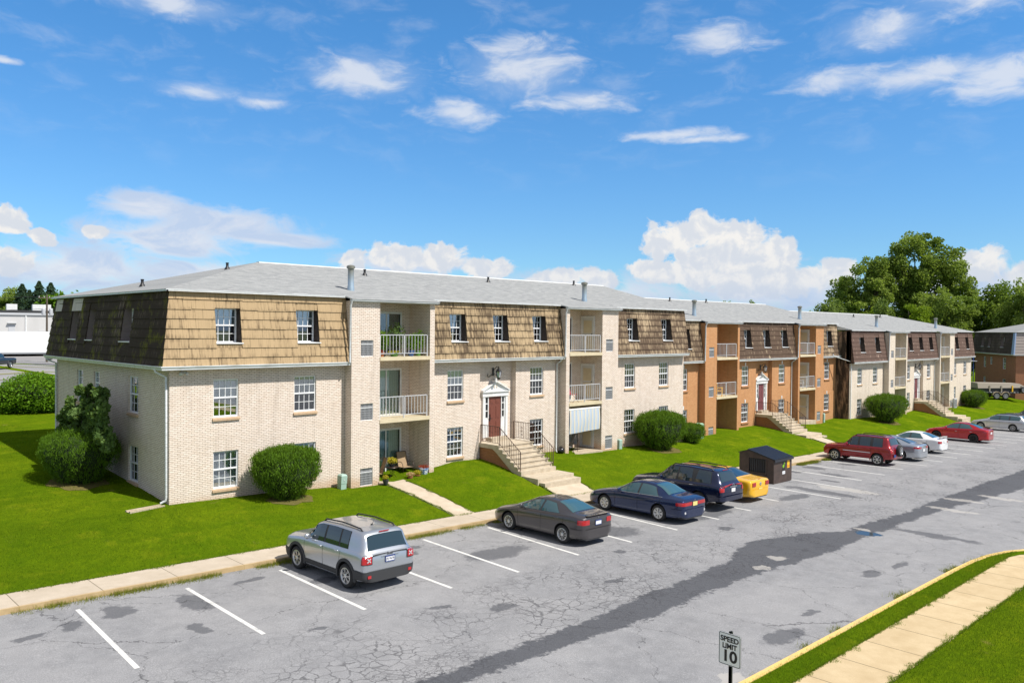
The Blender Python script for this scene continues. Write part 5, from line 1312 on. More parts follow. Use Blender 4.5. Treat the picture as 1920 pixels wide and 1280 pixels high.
class Car:
    def __init__(s, name, label, cat, loc, rz, sp, group='cars parked along the kerb'):
        s.sp = sp; s.T = thing(name, label, cat, loc, rz, group); s.L = sp['L']; s.Wd = sp['W']
        s.zt = smooth_curve(sp['top'], sp.get('sm', .06)); s.zb = smooth_curve(sp['bot']); s.zl = smooth_curve(sp['belt'], .10)
        s.body()
        s.glass(); s.wheels(); s.trim()
    def plan(s, q):
        sp = s.sp; a, ra, b, rb = sp.get('plan', (.20, .55, .13, .35)); q = np.atleast_1d(q)
        p = 1 - a * np.clip(1 - q / ra, 0, 1) ** 2.4; p *= 1 - b * np.clip(1 - (s.L - q) / rb, 0, 1) ** 2.4
        e = .035; p *= 1 - .05 * np.clip(1 - q / .06, 0, 1) ** 2; p *= 1 - .05 * np.clip(1 - (s.L - q) / .06, 0, 1) ** 2
        return p
    def side(s, q):
        """side polyline (x, z) from sill to belt, then glasshouse edge, at station q"""
        w = s.Wd / 2 * float(s.plan(q)[0]); zb, zl, zt = float(s.zb(q)[0]), float(s.zl(q)[0]), float(s.zt(q)[0]); zl = min(zl, zt - .012)
        h = zl - zb
        cab = max(0., min(1., (zt - zl - .06) / .30)); cab = cab * cab * (3 - 2 * cab)
        lo = [(w * .80, zb), (w * .93, zb + .02), (w * .965, zb + h * .10), (w * .975, zb + h * .26), (w * .992, zb + h * .42), (w, zb + h * .60), (w * .998, zb + h * .74), (w * .985, zb + h * .88), (w * .962, zb + h * .965), (w * .935, zl)]
        wr = s.sp['wr']; xr = (1 - cab) * w * .80 + cab * wr * float(s.plan(q)[0]) ** .5; zr = (1 - cab) * (zl + (zt - zl) * .55) + cab * (zt - .075)
        x0 = w * .925; up_ = [(x0 + (xr - x0) * t_ + .018 * cab * math.sin(math.pi * t_), zl + .004 + (zr - zl - .004) * t_) for t_ in (.02, .35, .7, 1.)]
        top = [(xr * .93, zr + (zt - zr) * .48), (xr * .80, zr + (zt - zr) * .75), (xr * .55, zr + (zt - zr) * .93), (xr * .28, zt - .002), (0, zt)]
        return lo, up_, top, cab
    def body(s):
        N = max(60, int(s.L / .045)); qs = np.unique(np.concatenate([np.linspace(0, s.L, N), [.012, .03, .06, s.L - .06, s.L - .03, s.L - .012]])); s.qs = qs
        rings = []
        for q in qs:
            lo, u_, tp, _ = s.side(q); pts = [(0, lo[0][1])] + lo + u_ + tp
            e = max(0, 1 - q / .05) ** 2 + max(0, 1 - (s.L - q) / .05) ** 2
            zc = (lo[0][1] + tp[-1][1]) / 2
            pts = [(x * (1 - .03 * e), zc + (z - zc) * (1 - .05 * e)) for x, z in pts]
            rings.append(pts)
        n = len(rings[0]); g = MB(); m_ = 2 * n - 2
        for q, pts in zip(qs, rings):
            y = s.L / 2 - q
            for x, z in pts: g.v.append((x, y, z))
            for x, z in pts[-2:0:-1]: g.v.append((-x, y, z))
        for i in range(len(qs) - 1):
            for k in range(m_):
                k2 = (k + 1) % m_; g.f.append((i * m_ + k, i * m_ + k2, (i + 1) * m_ + k2, (i + 1) * m_ + k)); g.m.append(0)
        g.f.append(tuple(range(m_))[::-1]); g.m.append(0); b = (len(qs) - 1) * m_; g.f.append(tuple(b + k for k in range(m_))); g.m.append(0)
        me = g.mesh('body', [s.sp['paint'], M['dark_gap']], True)
        o = link('body', me, s.T)
        # wheel arches cut with cylinders
        ar = s.sp['R'] + s.sp.get('gap', .055); c = MB()
        for q in (s.sp['fa'], s.sp['fa'] + s.sp['wb']):
            for sd_ in (-1, 1):
                x0, x1 = sorted((sd_ * (s.Wd / 2 + .2), sd_ * (s.Wd / 2 - .36)))
                c.lathe([(0, x0), (ar, x0), (ar, x1), (0, x1)], 40, 0, s.L / 2 - q, s.sp['R'] + .02, 'x', mi=0)
        cm = c.mesh('cut', [M['dark_gap']]); bm = bmesh.new(); bm.from_mesh(cm); bmesh.ops.remove_doubles(bm, verts=bm.verts, dist=1e-4); bmesh.ops.recalc_face_normals(bm, faces=bm.faces); bm.to_mesh(cm); bm.free()
        bm = bmesh.new(); bm.from_mesh(me); bmesh.ops.recalc_face_normals(bm, faces=bm.faces); bm.to_mesh(me); bm.free()
        co = link('cut', cm, s.T); md = o.modifiers.new('b', 'BOOLEAN'); md.operation = 'DIFFERENCE'; md.object = co; md.solver = 'EXACT'; md.material_mode = 'TRANSFER'
        dg = bpy.context.evaluated_depsgraph_get(); me2 = bpy.data.meshes.new_from_object(o.evaluated_get(dg)); o.modifiers.clear(); o.data = me2; COL.objects.unlink(co); bpy.data.objects.remove(co)
        me2.name = 'body'; me2.polygons.foreach_set('use_smooth', [True] * len(me2.polygons)); me2.set_sharp_from_angle(angle=R(38)); s.bodyo = o
    # surface queries -------------------------------------------------
    def sx(s, q, z):      # half width of the lower body at station q, height z
        lo, u_, tp, _ = s.side(q); P = lo + u_ + tp; zz = [p[1] for p in P]; xx = [p[0] for p in P]
        for i in range(1, len(zz)): zz[i] = max(zz[i], zz[i - 1] + 1e-5)
        e = max(0, 1 - q / .05) ** 2 + max(0, 1 - (s.L - q) / .05) ** 2
        return float(np.interp(z, zz, xx)) * (1 - .03 * e)
    def side_glass(s, q0, q1, name='window', lo=.025, hi=.055, m='car_glass', slant0=0., slant1=0., out=.007):
        """window between stations, on both sides; slants lean the ends"""
        for sg in (-1, 1):
            g = MB(); qs = np.linspace(q0, q1, 15); rows = []
            for q in qs:
                t_ = (q - q0) / (q1 - q0); col = []
                for r_ in np.linspace(0, 1, 5):
                    # lean of the ends
                    qq = q + (slant0 * (1 - t_) + slant1 * t_) * r_
                    qq = min(max(qq, 0), s.L); l_, u_, tp, cab = s.side(qq)
                    zl, zr = l_[-1][1] + lo, u_[-1][1] - hi * .8 + .03
                    zr = max(zr, zl + .004)
                    z = zl + (zr - zl) * r_; zz = [p[1] for p in u_]; x = float(np.interp(z, zz, [p[0] for p in u_])) + out
                    col.append((sg * x, s.L / 2 - qq, z))
                rows.append(col)
            for i in range(len(rows) - 1):
                if max(rows[i][-1][2] - rows[i][0][2], rows[i + 1][-1][2] - rows[i + 1][0][2]) < .02: continue
                for j in range(4):
                    p = [rows[i][j], rows[i + 1][j], rows[i + 1][j + 1], rows[i][j + 1]]; b = len(g.v); g.v += p; g.f.append((b, b + 1, b + 2, b + 3) if sg < 0 else (b + 3, b + 2, b + 1, b)); g.m.append(0)
            if g.f: g.build(name, M[m], s.T, smooth=True)
    def top_glass(s, q0, q1, wfrac=.93, name='windshield', m='car_glass', taper0=1., taper1=1., off=.008):
        g = MB(); qs = np.linspace(q0, q1, 22); nc = 17
        for q in qs:
            l_, u_, tp, cab = s.side(q); t_ = (q - q0) / (q1 - q0); wf = wfrac * (taper0 + (taper1 - taper0) * t_)
            P = (u_ + tp)[::-1]; xs = [p[0] for p in P]; zs = [p[1] for p in P]; xe = xs[-4] if False else u_[-1][0]
            dz = float(s.zt(min(q + .02, s.L))[0] - s.zt(max(q - .02, 0))[0]) / .04; nrm = 1 / math.sqrt(1 + dz * dz)
            xm = np.array(xs); zm = np.array(zs); order = np.argsort(xm)
            for k in range(nc):
                x = xe * wf * (2 * k / (nc - 1) - 1); z = float(np.interp(abs(x), xm[order], zm[order]))
                g.v.append((x, s.L / 2 - q + off * nrm * dz, z + off * nrm))
        for i in range(len(qs) - 1):
            for k in range(nc - 1): g.f.append((i * nc + k, i * nc + k + 1, (i + 1) * nc + k + 1, (i + 1) * nc + k)); g.m.append(0)
        return g.build(name, M[m], s.T, smooth=True)
    def wrap(s, name, m, rear, z0, z1, inner, back, off=.010, both=False, parent=None, zin=None):
        """patch hugging the bumper corner: from 'back' metres along the side round to x = inner (None: full width)"""
        def path(sg, z):
            out = []
            lim = 0.
            if not rear:
                while lim < .6 and float(s.zt(lim)[0]) < z + .03: lim += .02
            for d in np.linspace(back, .0, 12):
                q = (s.L - d) if rear else max(d, lim); out.append((sg * (s.sx(q, z) + off * (1 if d > .02 else .7)), (s.L / 2 - q)))
            ye = -s.L / 2 - off if rear else s.L / 2 + off - lim
            xe = abs(out[-1][0])
            lo = -xe if inner is None else inner
            for t_ in np.linspace(0, 1, 9)[1:]: out.append((sg * (xe + (lo - xe) * t_), ye))
            return out
        objs = []
        for sg in ((1,) if inner is None else (-1, 1)):
            zs = np.linspace(z0, z1, 6); g = MB(); rows = []
            for z in zs:
                P = path(sg, z)
                if inner is None: P = P[:12] + [(x, -s.L / 2 - off if rear else s.L / 2 + off) for x in np.linspace(P[11][0], -P[11][0], 14)[1:-1]] + [(-x, y) for x, y in P[:12][::-1]]
                rows.append([(x, y, z) for x, y in P])
            n = len(rows[0])
            for r_ in rows: g.v += r_
            for i in range(len(rows) - 1):
                for k in range(n - 1): g.f.append((i * n + k, i * n + k + 1, (i + 1) * n + k + 1, (i + 1) * n + k)); g.m.append(0)
            objs.append(g.build(name, M[m] if isinstance(m, str) else m, parent or s.T, smooth=True, angle=60))
        return objs
    def glass(s):
        sp = s.sp; gm = sp.get('glass', 'car_glass')
        s.side_glass(sp['win'][0][0] - .03, sp['win'][-1][1] + .03, 'pillar_trim', lo=.018, hi=.048, m='plastic', slant0=sp['win'][0][2] if len(sp['win'][0]) > 2 else 0, slant1=sp['win'][-1][3] if len(sp['win'][-1]) > 3 else 0, out=.003)
        for w in sp['win']: s.side_glass(w[0], w[1], m=gm, slant0=w[2] if len(w) > 2 else 0, slant1=w[3] if len(w) > 3 else 0)
        s.top_glass(*sp['ws'], m=gm, name='windshield', taper0=1.08, taper1=1.); s.top_glass(*sp['rg'], m=sp.get('rglass', gm), name='rear_window', taper0=.96, taper1=sp.get('rgt', 1.02))
        if not sp.get('tall'):   # sedan: sill of the rear shelf seen through the glass is left to the tint
            pass
    def wheels(s):
        sp = s.sp; t_, rm = wheel_mesh(sp['R'], .22, sp.get('wheel', 'multi'))
        for q in (sp['fa'], sp['fa'] + sp['wb']):
            for sg in (-1, 1):
                o = link('wheel', t_, s.T, (sg * (s.Wd / 2 - .115), s.L / 2 - q, sp['R']), (0, 0, 0 if sg > 0 else math.pi)); link('rim', rm, o)
    def seam(s, qs, z0=None, z1=None):
        g = MB()
        for sg in (-1, 1):
            for q, lean in qs:
                zb, zl = float(s.zb(q)[0]) + .12, float(s.zl(q)[0]); zs = np.linspace(zb, zl, 9); pr = None
                for z in zs:
                    qq = q + lean * (z - zb); x = sg * (s.sx(qq, z) + .003); y = s.L / 2 - qq
                    if pr: g.quad((pr[0], pr[1] - .005, pr[2]), (pr[0], pr[1] + .005, pr[2]), (x, y + .005, z), (x, y - .005, z))
                    pr = (x, y, z)
        g.build('door_seam', M['dark_gap'], s.T)
    def handle(s, q, z, m):
        for sg in (-1, 1):
            x = s.sx(q, z); g = MB(); g.tube([(sg * (x - .01), s.L / 2 - q + .09, z), (sg * (x + .03), s.L / 2 - q + .07, z), (sg * (x + .032), s.L / 2 - q - .07, z), (sg * (x - .01), s.L / 2 - q - .09, z)], .014, 6)
            g.build('door_handle', m if not isinstance(m, str) else M[m], s.T, smooth=True)
    def mirror(s, q, m):
        l_, u_, tp, cab = s.side(q); z = l_[-1][1] + .06
        for sg in (-1, 1):
            x = l_[-1][0]; g = MB(); y = s.L / 2 - q
            g.lathe([(0, -.03), (.06, -.025), (.085, .0), (.08, .05), (.045, .085), (0, .095)], 12, sg * (x + .12), y, z + .03, 'y')
            g.v = [(sg * (x + .12) + (v[0] - sg * (x + .12)) * 1.25, v[1], v[2]) for v in g.v]
            g.tube([(sg * (x - .02), y, z - .03), (sg * (x + .08), y + .02, z)], .022, 6)
            g.build('side_mirror', m, s.T, smooth=True, angle=60)
    def plate(s, z, txt=None, m='plate', frame=None, y=None, x=0):
        yb = y if y is not None else -s.L / 2 - .012; g = MB()
        g.box(x - .155, x + .155, yb - .012, yb, z - .078, z + .078); o = g.build('license_plate', M[m], s.T)
        if frame:
            f = MB(); f.box(x - .165, x + .165, yb - .016, yb - .002, z + .055, z + .088); f.box(x - .165, x + .165, yb - .016, yb - .002, z - .088, z - .066); f.box(x - .168, x - .15, yb - .016, yb - .002, z - .088, z + .088); f.box(x + .15, x + .168, yb - .016, yb - .002, z - .088, z + .088); f.build('plate_frame', M[frame], o)
        if txt:
            t_ = link('plate_number', text_mesh(txt, .085), o, (x, yb - .0145, z - .006), (R(90), 0, 0)); t_.data.materials.append(M['ink'])
        return o
    def trim(s):
        sp = s.sp; P = sp['paint']
        s.seam(sp['seams']); 
        for q, z in sp['handles']: s.handle(q, z, sp.get('hm', P))
        s.mirror(sp['mir'], sp.get('mirm', P))
        if sp.get('arch'):        # black cladding arches and sills
            for q in (sp['fa'], sp['fa'] + sp['wb']):
                for sg in (-1, 1):
                    g = MB(); r0, r1 = sp['R'] + .045, sp['R'] + .045 + sp['arch']; n = 26; y0 = s.L / 2 - q; zc = sp['R'] + .02
                    for i in range(n + 1):
                        a = R(-14 + 208 * i / n)
                        for r_, dx in ((r0, -.03), (r0, .022), (r1, .014), (r1, -.03)):
                            z = zc + r_ * math.sin(a); qq = min(max(q - r_ * math.cos(a), .03), s.L - .03)
                            g.v.append((sg * (s.sx(qq, max(z, float(s.zb(qq)[0]) + .10)) + dx), s.L / 2 - qq, z))
                    for i in range(n):
                        for k in range(4): g.f.append((i * 4 + k, i * 4 + (k + 1) % 4, i * 4 + 4 + (k + 1) % 4, i * 4 + 4 + k)); g.m.append(0)
                    g.build('wheel_arch', sp.get('archm', M['plastic']), s.T, smooth=True, angle=50)
        if sp.get('sill'):
            for sg in (-1, 1):
                q0, q1 = sp['fa'] + sp['R'] + .08, sp['fa'] + sp['wb'] - sp['R'] - .08; g = MB(); rows = []
                for q in np.linspace(q0, q1, 12):
                    zb = float(s.zb(q)[0]); rows.append([(sg * (s.sx(q, z) + .012), s.L / 2 - q, z) for z in np.linspace(zb + .012, zb + sp['sill'], 4)])
                for r_ in rows: g.v += r_
                for i in range(11):
                    for k in range(3): g.f.append((i * 4 + k, i * 4 + k + 1, i * 4 + 5 + k, i * 4 + 4 + k)); g.m.append(0)
                g.build('sill_trim', sp.get('sillm', M['plastic']), s.T, smooth=True)
        if sp.get('rails'):
            q0, q1, xr = sp['rails']
            for sg in (-1, 1):
                g = MB(); pts = [(sg * xr, s.L / 2 - q, float(s.zt(q)[0]) + dz) for q, dz in ((q0, -.04), (q0 + .15, .035), ((q0 + q1) / 2, .045), (q1 - .15, .03), (q1, -.05))]
                g.tube(pts, .022, 8); g.build('roof_rail', M['black'], s.T, smooth=True)
        if sp.get('chrome_line'):
            for sg in (-1, 1):
                g = MB(); pts = []
                for q in np.linspace(*sp['chrome_line'], 24):
                    l_, u_, tp, cab = s.side(q); pts.append((sg * (u_[-1][0] + .006), s.L / 2 - q, u_[-1][1] - .02))
                g.tube(pts, .010, 5); pts = [(sg * (s.side(q)[0][-1][0] + .004), s.L / 2 - q, s.side(q)[0][-1][1] + .018) for q in np.linspace(*sp['chrome_line'], 16)]
                g.tube(pts, .010, 5); g.build('chrome_trim', M['chrome'], s.T, smooth=True)
# ------------------------------------------------------------------ the cars themselves
def place_z(x): return lot_z(x) + .004
LS = math.atan(.022)
def sedan_spec(L, W_, H, paint_m, **k):
    a = dict(L=L, W=W_, wr=W_ * .315, R=.325, fa=.92, wb=L * .593,
             top=[(0, .64), (.03, .68), (.16, .75), (.55, .83), (1.15, .945), (1.32, .985), (2.05, H - .085), (2.35, H - .012), (2.75, H), (3.10, H - .03), (3.42, H - .11), (4.02, 1.075), (L - .30, 1.035), (L - .06, 1.0), (L, .955)],
             bot=[(0, .25), (.5, .19), (L - .6, .20), (L, .30)],
             belt=[(0, .52), (.25, .71), (.9, .83), (1.5, .905), (3.0, .945), (L - .5, .975), (L - .06, .94), (L, .90)],
             win=[(1.58, 2.50, 0, .06), (2.58, 3.48, .06, -.30)], ws=(1.36, 2.10), rg=(3.20, 3.98), seams=[(1.42, -.05), (2.54, .06), (3.58, .10)], handles=[(2.38, .80), (3.42, .83)], mir=1.68, paint=paint_m)
    a.update(k); return a
def bumper(c, pm, z0=.27, z1=.60, off=.03):
    c.wrap('bumper', pm, True, z0, z1, None, .55, off=off); c.wrap('bumper_underside', 'plastic', True, z0 - .045, z0 + .01, None, .40, off=off - .012)
def park(x, rear_y, L): return (x, rear_y + L / 2, place_z(x))

# silver compact SUV (nearest)
PS = paint('silver_paint', (.50, .53, .57), .75, .30)
L = 4.24
sp = dict(L=L, W=1.80, wr=.685, R=.345, fa=.80, wb=2.57, paint=PS, sm=.05, tall=1,
          top=[(0, .66), (.03, .86), (.12, .97), (.3, 1.03), (1.0, 1.11), (1.12, 1.13), (1.62, 1.555), (1.85, 1.625), (2.6, 1.665), (3.4, 1.655), (3.86, 1.615), (3.94, 1.57), (4.14, 1.12), (4.18, 1.07), (L, 1.04)],
          bot=[(0, .30), (.5, .24), (L - .6, .25), (L, .34)], belt=[(0, .68), (.2, .92), (1.0, 1.03), (2.0, 1.055), (3.2, 1.075), (3.95, 1.09), (4.15, 1.04), (L, .98)],
          plan=(.14, .40, .05, .18), win=[(1.36, 2.16, .0, .0), (2.25, 2.92, 0, 0), (2.99, 3.38, 0, -.02)], ws=(1.16, 1.68), rg=(3.95, 4.125), rglass='car_glass',
          seams=[(1.22, 0), (2.21, 0), (3.02, .10)], handles=[(2.05, .96), (2.9, .98)], mir=1.52, wheel='multi', arch=.085, sill=.20, rails=(1.75, 3.75, .56), gap=.06)
c = Car('parked_suv', 'silver compact SUV with black wheel arches, nearest to the camera', 'car', (1.78, -11.0 + L / 2, place_z(1.78)), 0, sp); c.T.rotation_euler = (0, LS, R(1.5))
c.wrap('bumper', 'plastic', True, .30, .60, None, .50, off=.022); c.wrap('bumper', 'plastic', False, .32, .58, None, .42, off=.02)
c.wrap('tail_light_housing', 'plastic', True, .79, 1.05, .60, .11, off=.012)
for o in c.wrap('tail_light', 'red_lamp', True, .815, 1.025, .625, .085, off=.020):
    sg = 1 if len([v for v in o.data.vertices if v.co.x > 0]) > 5 else -1
    g = MB(); cx, cz = sg * .725, .92
    for a in (45, 135):
        dx, dz = math.cos(R(a)), math.sin(R(a)); p = .075; w = .014
        g.hull8([(cx - dx * p - dz * w, -L / 2 - .030, cz - dz * p + dx * w), (cx + dx * p - dz * w, -L / 2 - .030, cz + dz * p + dx * w), (cx + dx * p - dz * w, -L / 2 - .01, cz + dz * p + dx * w), (cx - dx * p - dz * w, -L / 2 - .01, cz - dz * p + dx * w),
                 (cx - dx * p + dz * w, -L / 2 - .030, cz - dz * p - dx * w), (cx + dx * p + dz * w, -L / 2 - .030, cz + dz * p - dx * w), (cx + dx * p + dz * w, -L / 2 - .01, cz + dz * p - dx * w), (cx - dx * p + dz * w, -L / 2 - .01, cz - dz * p - dx * w)])
    g.build('lamp_cross', M['white_lamp'], o)
for sg in (-1, 1):
    g = MB(); g.box(sg * .70 - .055, sg * .70 + .055, -L / 2 - .035, -L / 2 - .02, .42, .50); g.build('reflector', M['red_lamp'], c.T)
g = MB(); g.box(-.17, .17, -L / 2 + .285, -L / 2 + .31, 1.585, 1.605); g.build('brake_light', M['red_lamp'], c.T)
c.plate(.88, 'JFJ 9678', frame='plate_b')
o = link('emblem', text_mesh('Jeep', .12), c.T, (0, -L / 2 - .016, 1.035), (R(90), 0, 0)); o.data.materials.append(M['plastic'])
g = MB(); g.box(-.30, .30, -L / 2 - .02, -L / 2, .965, .985); g.build('tailgate_trim', PS, c.T)
g = MB(); g.tube([(.0, -1.25, 1.66), (.0, -1.36, 1.86)], [.008, .004], 5); g.lathe([(.05, -.01), (.03, .03), (0, .035)], 8, 0, -1.24, 1.655); g.build('antenna', M['black'], c.T)
c.wrap('headlight', 'white_lamp', False, .78, .95, .55, .10, off=.012)

# grey-brown sedan
PG = paint('grey_brown_paint', (.080, .074, .078), .6, .30); L = 4.52
sp = sedan_spec(L, 1.755, 1.435, PG, top=[(0, .50), (.03, .62), (.18, .74), (.5, .84), (.95, .94), (1.12, .985), (2.05, 1.37), (2.35, 1.425), (2.70, 1.435), (3.10, 1.39), (3.42, 1.31), (3.98, 1.115), (L - .26, 1.085), (L - .05, 1.055), (L, 1.0)],
               belt=[(0, .52), (.25, .70), (.9, .85), (1.5, .93), (3.0, .985), (L - .5, 1.03), (L - .05, .99), (L, .94)],
               ws=(1.20, 2.10), win=[(1.52, 2.46, 0, .05), (2.54, 3.42, .05, -.34)], wheel='ten', rg=(3.14, 3.93), glass='car_glass_pale', handles=[(2.36, .84), (3.30, .87)])
c = Car('parked_sedan', 'grey-brown sedan beside the silver SUV', 'car', (10.37, -11.5 + L / 2, place_z(10.4)), 0, sp); c.T.rotation_euler = (0, LS, R(.5))
bumper(c, c.sp['paint'])
c.wrap('tail_light', 'red_lamp', True, .76, .93, .47, .22, off=.010); c.wrap('headlight', 'white_lamp', False, .60, .72, .45, .30, off=.008)
g = MB(); g.box(-.60, .60, -L / 2 - .02, -L / 2 + .10, 1.055, 1.075); g.build('trunk_lip', PG, c.T)
c.plate(.80, frame='plate_b'); o = link('emblem', text_mesh('H', .10), c.T, (0, -L / 2 - .012, .97), (R(90), 0, 0)); o.data.materials.append(M['chrome'])

# dark blue sedan
PB = paint('dark_blue_paint', (.006, .022, .085), .5, .26); L = 4.83
sp = sedan_spec(L, 1.815, 1.45, PB, fa=.96, wb=2.74, wheel='cover', rg=(3.34, 4.06), chrome_line=(1.60, 3.86), glass='car_glass_pale',
                top=[(0, .50), (.03, .62), (.18, .72), (.55, .83), (1.25, .945), (1.42, .985), (2.15, 1.375), (2.45, 1.44), (2.9, 1.45), (3.25, 1.42), (3.55, 1.34), (4.10, 1.085), (L - .32, 1.045), (L - .06, .99), (L, .94)],
                win=[(1.68, 2.62, 0, .03), (2.70, 3.66, .03, -.28)], ws=(1.46, 2.18), seams=[(1.52, -.03), (2.66, .03), (3.74, .08)], handles=[(2.5, .80), (3.5, .82)], mir=1.80)
c = Car('parked_sedan', 'dark blue sedan with chrome window line and silver wheel covers', 'car', (16.12, -11.72 + L / 2, place_z(16.1)), 0, sp); c.T.rotation_euler = (0, LS, R(.5))
bumper(c, c.sp['paint'])
c.wrap('tail_light', 'red_lamp', True, .74, .875, .20, .30, off=.010); c.plate(.79, m='plate_y'); c.wrap('headlight', 'white_lamp', False, .60, .74, .45, .34, off=.008)
o = link('emblem', text_mesh('H', .10), c.T, (0, -L / 2 - .012, .93), (R(90), 0, 0)); o.data.materials.append(M['chrome'])
for sg in (-1, 1):
    g = MB(); g.lathe([(0, -.018), (.05, -.014), (.055, 0)], 12, sg * .68, -L / 2 - .01, .47, 'y'); g.build('reflector', M['white_lamp'], c.T)

# dark blue large SUV
PN = paint('navy_paint', (.005, .012, .048), .4, .24); L = 4.81
sp = dict(L=L, W=1.91, wr=.66, R=.375, fa=.88, wb=2.79, paint=PN, tall=1, sm=.06, plan=(.16, .5, .06, .25),
          top=[(0, .72), (.03, .90), (.16, 1.0), (1.15, 1.10), (1.32, 1.13), (1.98, 1.66), (2.25, 1.745), (3.0, 1.77), (4.1, 1.73), (4.36, 1.68), (4.46, 1.60), (4.68, 1.18), (4.74, 1.12), (L, 1.08)],
          bot=[(0, .40), (.5, .34), (L - .6, .36), (L, .44)], belt=[(0, .72), (.2, .92), (1.2, 1.06), (2.4, 1.10), (4.2, 1.14), (4.68, 1.10), (L, 1.02)],
          win=[(1.70, 2.48, 0, .03), (2.57, 3.30, .02, -.06), (3.44, 4.24, .1, -.08)], ws=(1.38, 2.02), rg=(4.40, 4.64), seams=[(1.5, 0), (2.52, 0), (3.46, 0)], handles=[(2.36, 1.0), (3.3, 1.02)], hm='chrome',
          mir=1.80, wheel='five', arch=.06, archm=PN, rails=(2.1, 4.25, .60), sill=.12, sillm=PN)
c = Car('parked_suv', 'large dark blue SUV between the blue sedan and the yellow coupe', 'car', (19.6, -11.38 + L / 2, place_z(19.6)), 0, sp); c.T.rotation_euler = (0, LS, R(.5))
c.wrap('tail_light', 'red_lamp', True, .86, 1.14, .72, .10, off=.012); c.plate(.90); c.wrap('bumper', PN, True, .46, .66, None, .30, off=.05)
g = MB(); g.box(-.28, .28, -L / 2 - .025, -L / 2, 1.03, 1.07); g.build('tailgate_trim', M['chrome'], c.T)
g = MB(); g.lathe([(.06, -.02), (.075, -.01), (.06, 0), (.05, -.01)], 14, 0, -L / 2 - .012, 1.11, 'y', closed=True); g.build('emblem', M['chrome'], c.T)
g = MB(); g.box(-.20, .20, -L / 2 + .395, -L / 2 + .42, 1.69, 1.71); g.build('brake_light', M['red_lamp'], c.T); c.wrap('headlight', 'white_lamp', False, .78, .93, .55, .15, off=.01)

# yellow coupe
PY = paint('yellow_paint', (.78, .42, .004), .0, .25); L = 4.77
sp = sedan_spec(L, 1.88, 1.385, PY, fa=.98, wb=2.72, R=.345, wheel='five', wr=.56,
                top=[(0, .58), (.03, .72), (.12, .80), (1.5, .965), (1.70, 1.0), (2.35, 1.32), (2.60, 1.375), (2.95, 1.385), (3.25, 1.35), (4.02, 1.075), (L - .36, 1.045), (L - .07, 1.02), (L, .97)],
                belt=[(0, .58), (.2, .74), (1.2, .88), (2.4, .94), (3.2, .98), (3.8, 1.02), (L - .08, .985), (L, .91)], plan=(.15, .5, .10, .30),
                win=[(1.95, 2.95, 0, .02), (3.03, 3.36, .0, -.22)], ws=(1.74, 2.38), rg=(3.16, 3.95), seams=[(1.72, 0), (2.98, .04)], handles=[(2.82, .84)], mir=2.06)
c = Car('parked_coupe', 'yellow sports coupe beside the brown dumpster', 'car', (22.42, -11.12 + L / 2, place_z(22.4)), 0, sp); c.T.rotation_euler = (0, LS, R(1))
bumper(c, c.sp['paint'])
for sg in (-1, 1):
    o = None
    for k in range(3):
        x = sg * (.50 + .105 * k); g = MB(); g.box(x - .042, x + .042, -L / 2 - .03, -L / 2, .74, .92); g.build('tail_light', M['red_lamp'], c.T)
g = MB(); g.lathe([(0, -.025), (.075, -.02), (.085, 0)], 16, 0, -L / 2 - .004, .83, 'y'); g.build('emblem', M['rim_grey'], c.T); c.plate(.56, m='plate_y')
g = MB(); g.box(-.09, .09, -L / 2 + .06, -L / 2 + .075, 1.03, 1.045); g.build('brake_light', M['red_lamp'], c.T)

# red SUV with spare wheel
PR = paint('dark_red_paint', (.27, .006, .012), .4, .28); L = 4.32
sp = dict(L=L, W=1.82, wr=.62, R=.36, fa=.80, wb=2.65, paint=PR, tall=1, sm=.045, plan=(.14, .4, .05, .2),
          top=[(0, .74), (.03, .92), (.14, .99), (1.1, 1.08), (1.25, 1.11), (1.80, 1.66), (2.0, 1.74), (2.8, 1.77), (3.85, 1.745), (3.98, 1.70), (4.20, 1.16), (4.26, 1.08), (L, 1.04)],
          bot=[(0, .40), (.5, .34), (L - .6, .36), (L, .44)], belt=[(0, .74), (.2, .93), (1.2, 1.07), (2.4, 1.10), (4.0, 1.12), (4.22, 1.06), (L, .98)],
          win=[(1.55, 2.22, 0, .0), (2.34, 2.98, .0, .0), (3.14, 3.72, 0, -.04)], ws=(1.30, 1.84), rg=(3.99, 4.15), seams=[(1.36, 0), (2.28, 0), (3.02, .08)], handles=[(2.1, .98), (2.85, 1.0)],
          mir=1.62, wheel='six', arch=.06, archm=PR, rails=(1.95, 3.8, .56), sill=.14, sillm=PR, glass='car_glass')
c = Car('parked_suv', 'dark red SUV carrying a spare wheel on its tailgate', 'car', (40.05, -10.68 + L / 2, place_z(40)), 0, sp); c.T.rotation_euler = (0, LS, R(0))
c.wrap('tail_light', 'red_lamp', True, .84, 1.06, .74, .08, off=.012); c.wrap('bumper', PR, True, .44, .68, None, .30, off=.05); c.wrap('headlight', 'white_lamp', False, .78, .93, .55, .12, off=.01)
c.plate(.66, m='plate_b', x=-.58, y=-L / 2 - .075)
t_, rm = wheel_mesh(.36, .22, 'six'); o = link('spare_wheel', t_, c.T, (.12, -L / 2 - .10, .93), (0, 0, -math.pi / 2)); link('rim', rm, o)
for sg in (-1, 1):
    g = MB(); g.tube([(sg * .922, L / 2 - 1.35, .74), (sg * .925, L / 2 - 3.05, .74)], .022, 6); g.build('side_moulding', M['chrome'], c.T)

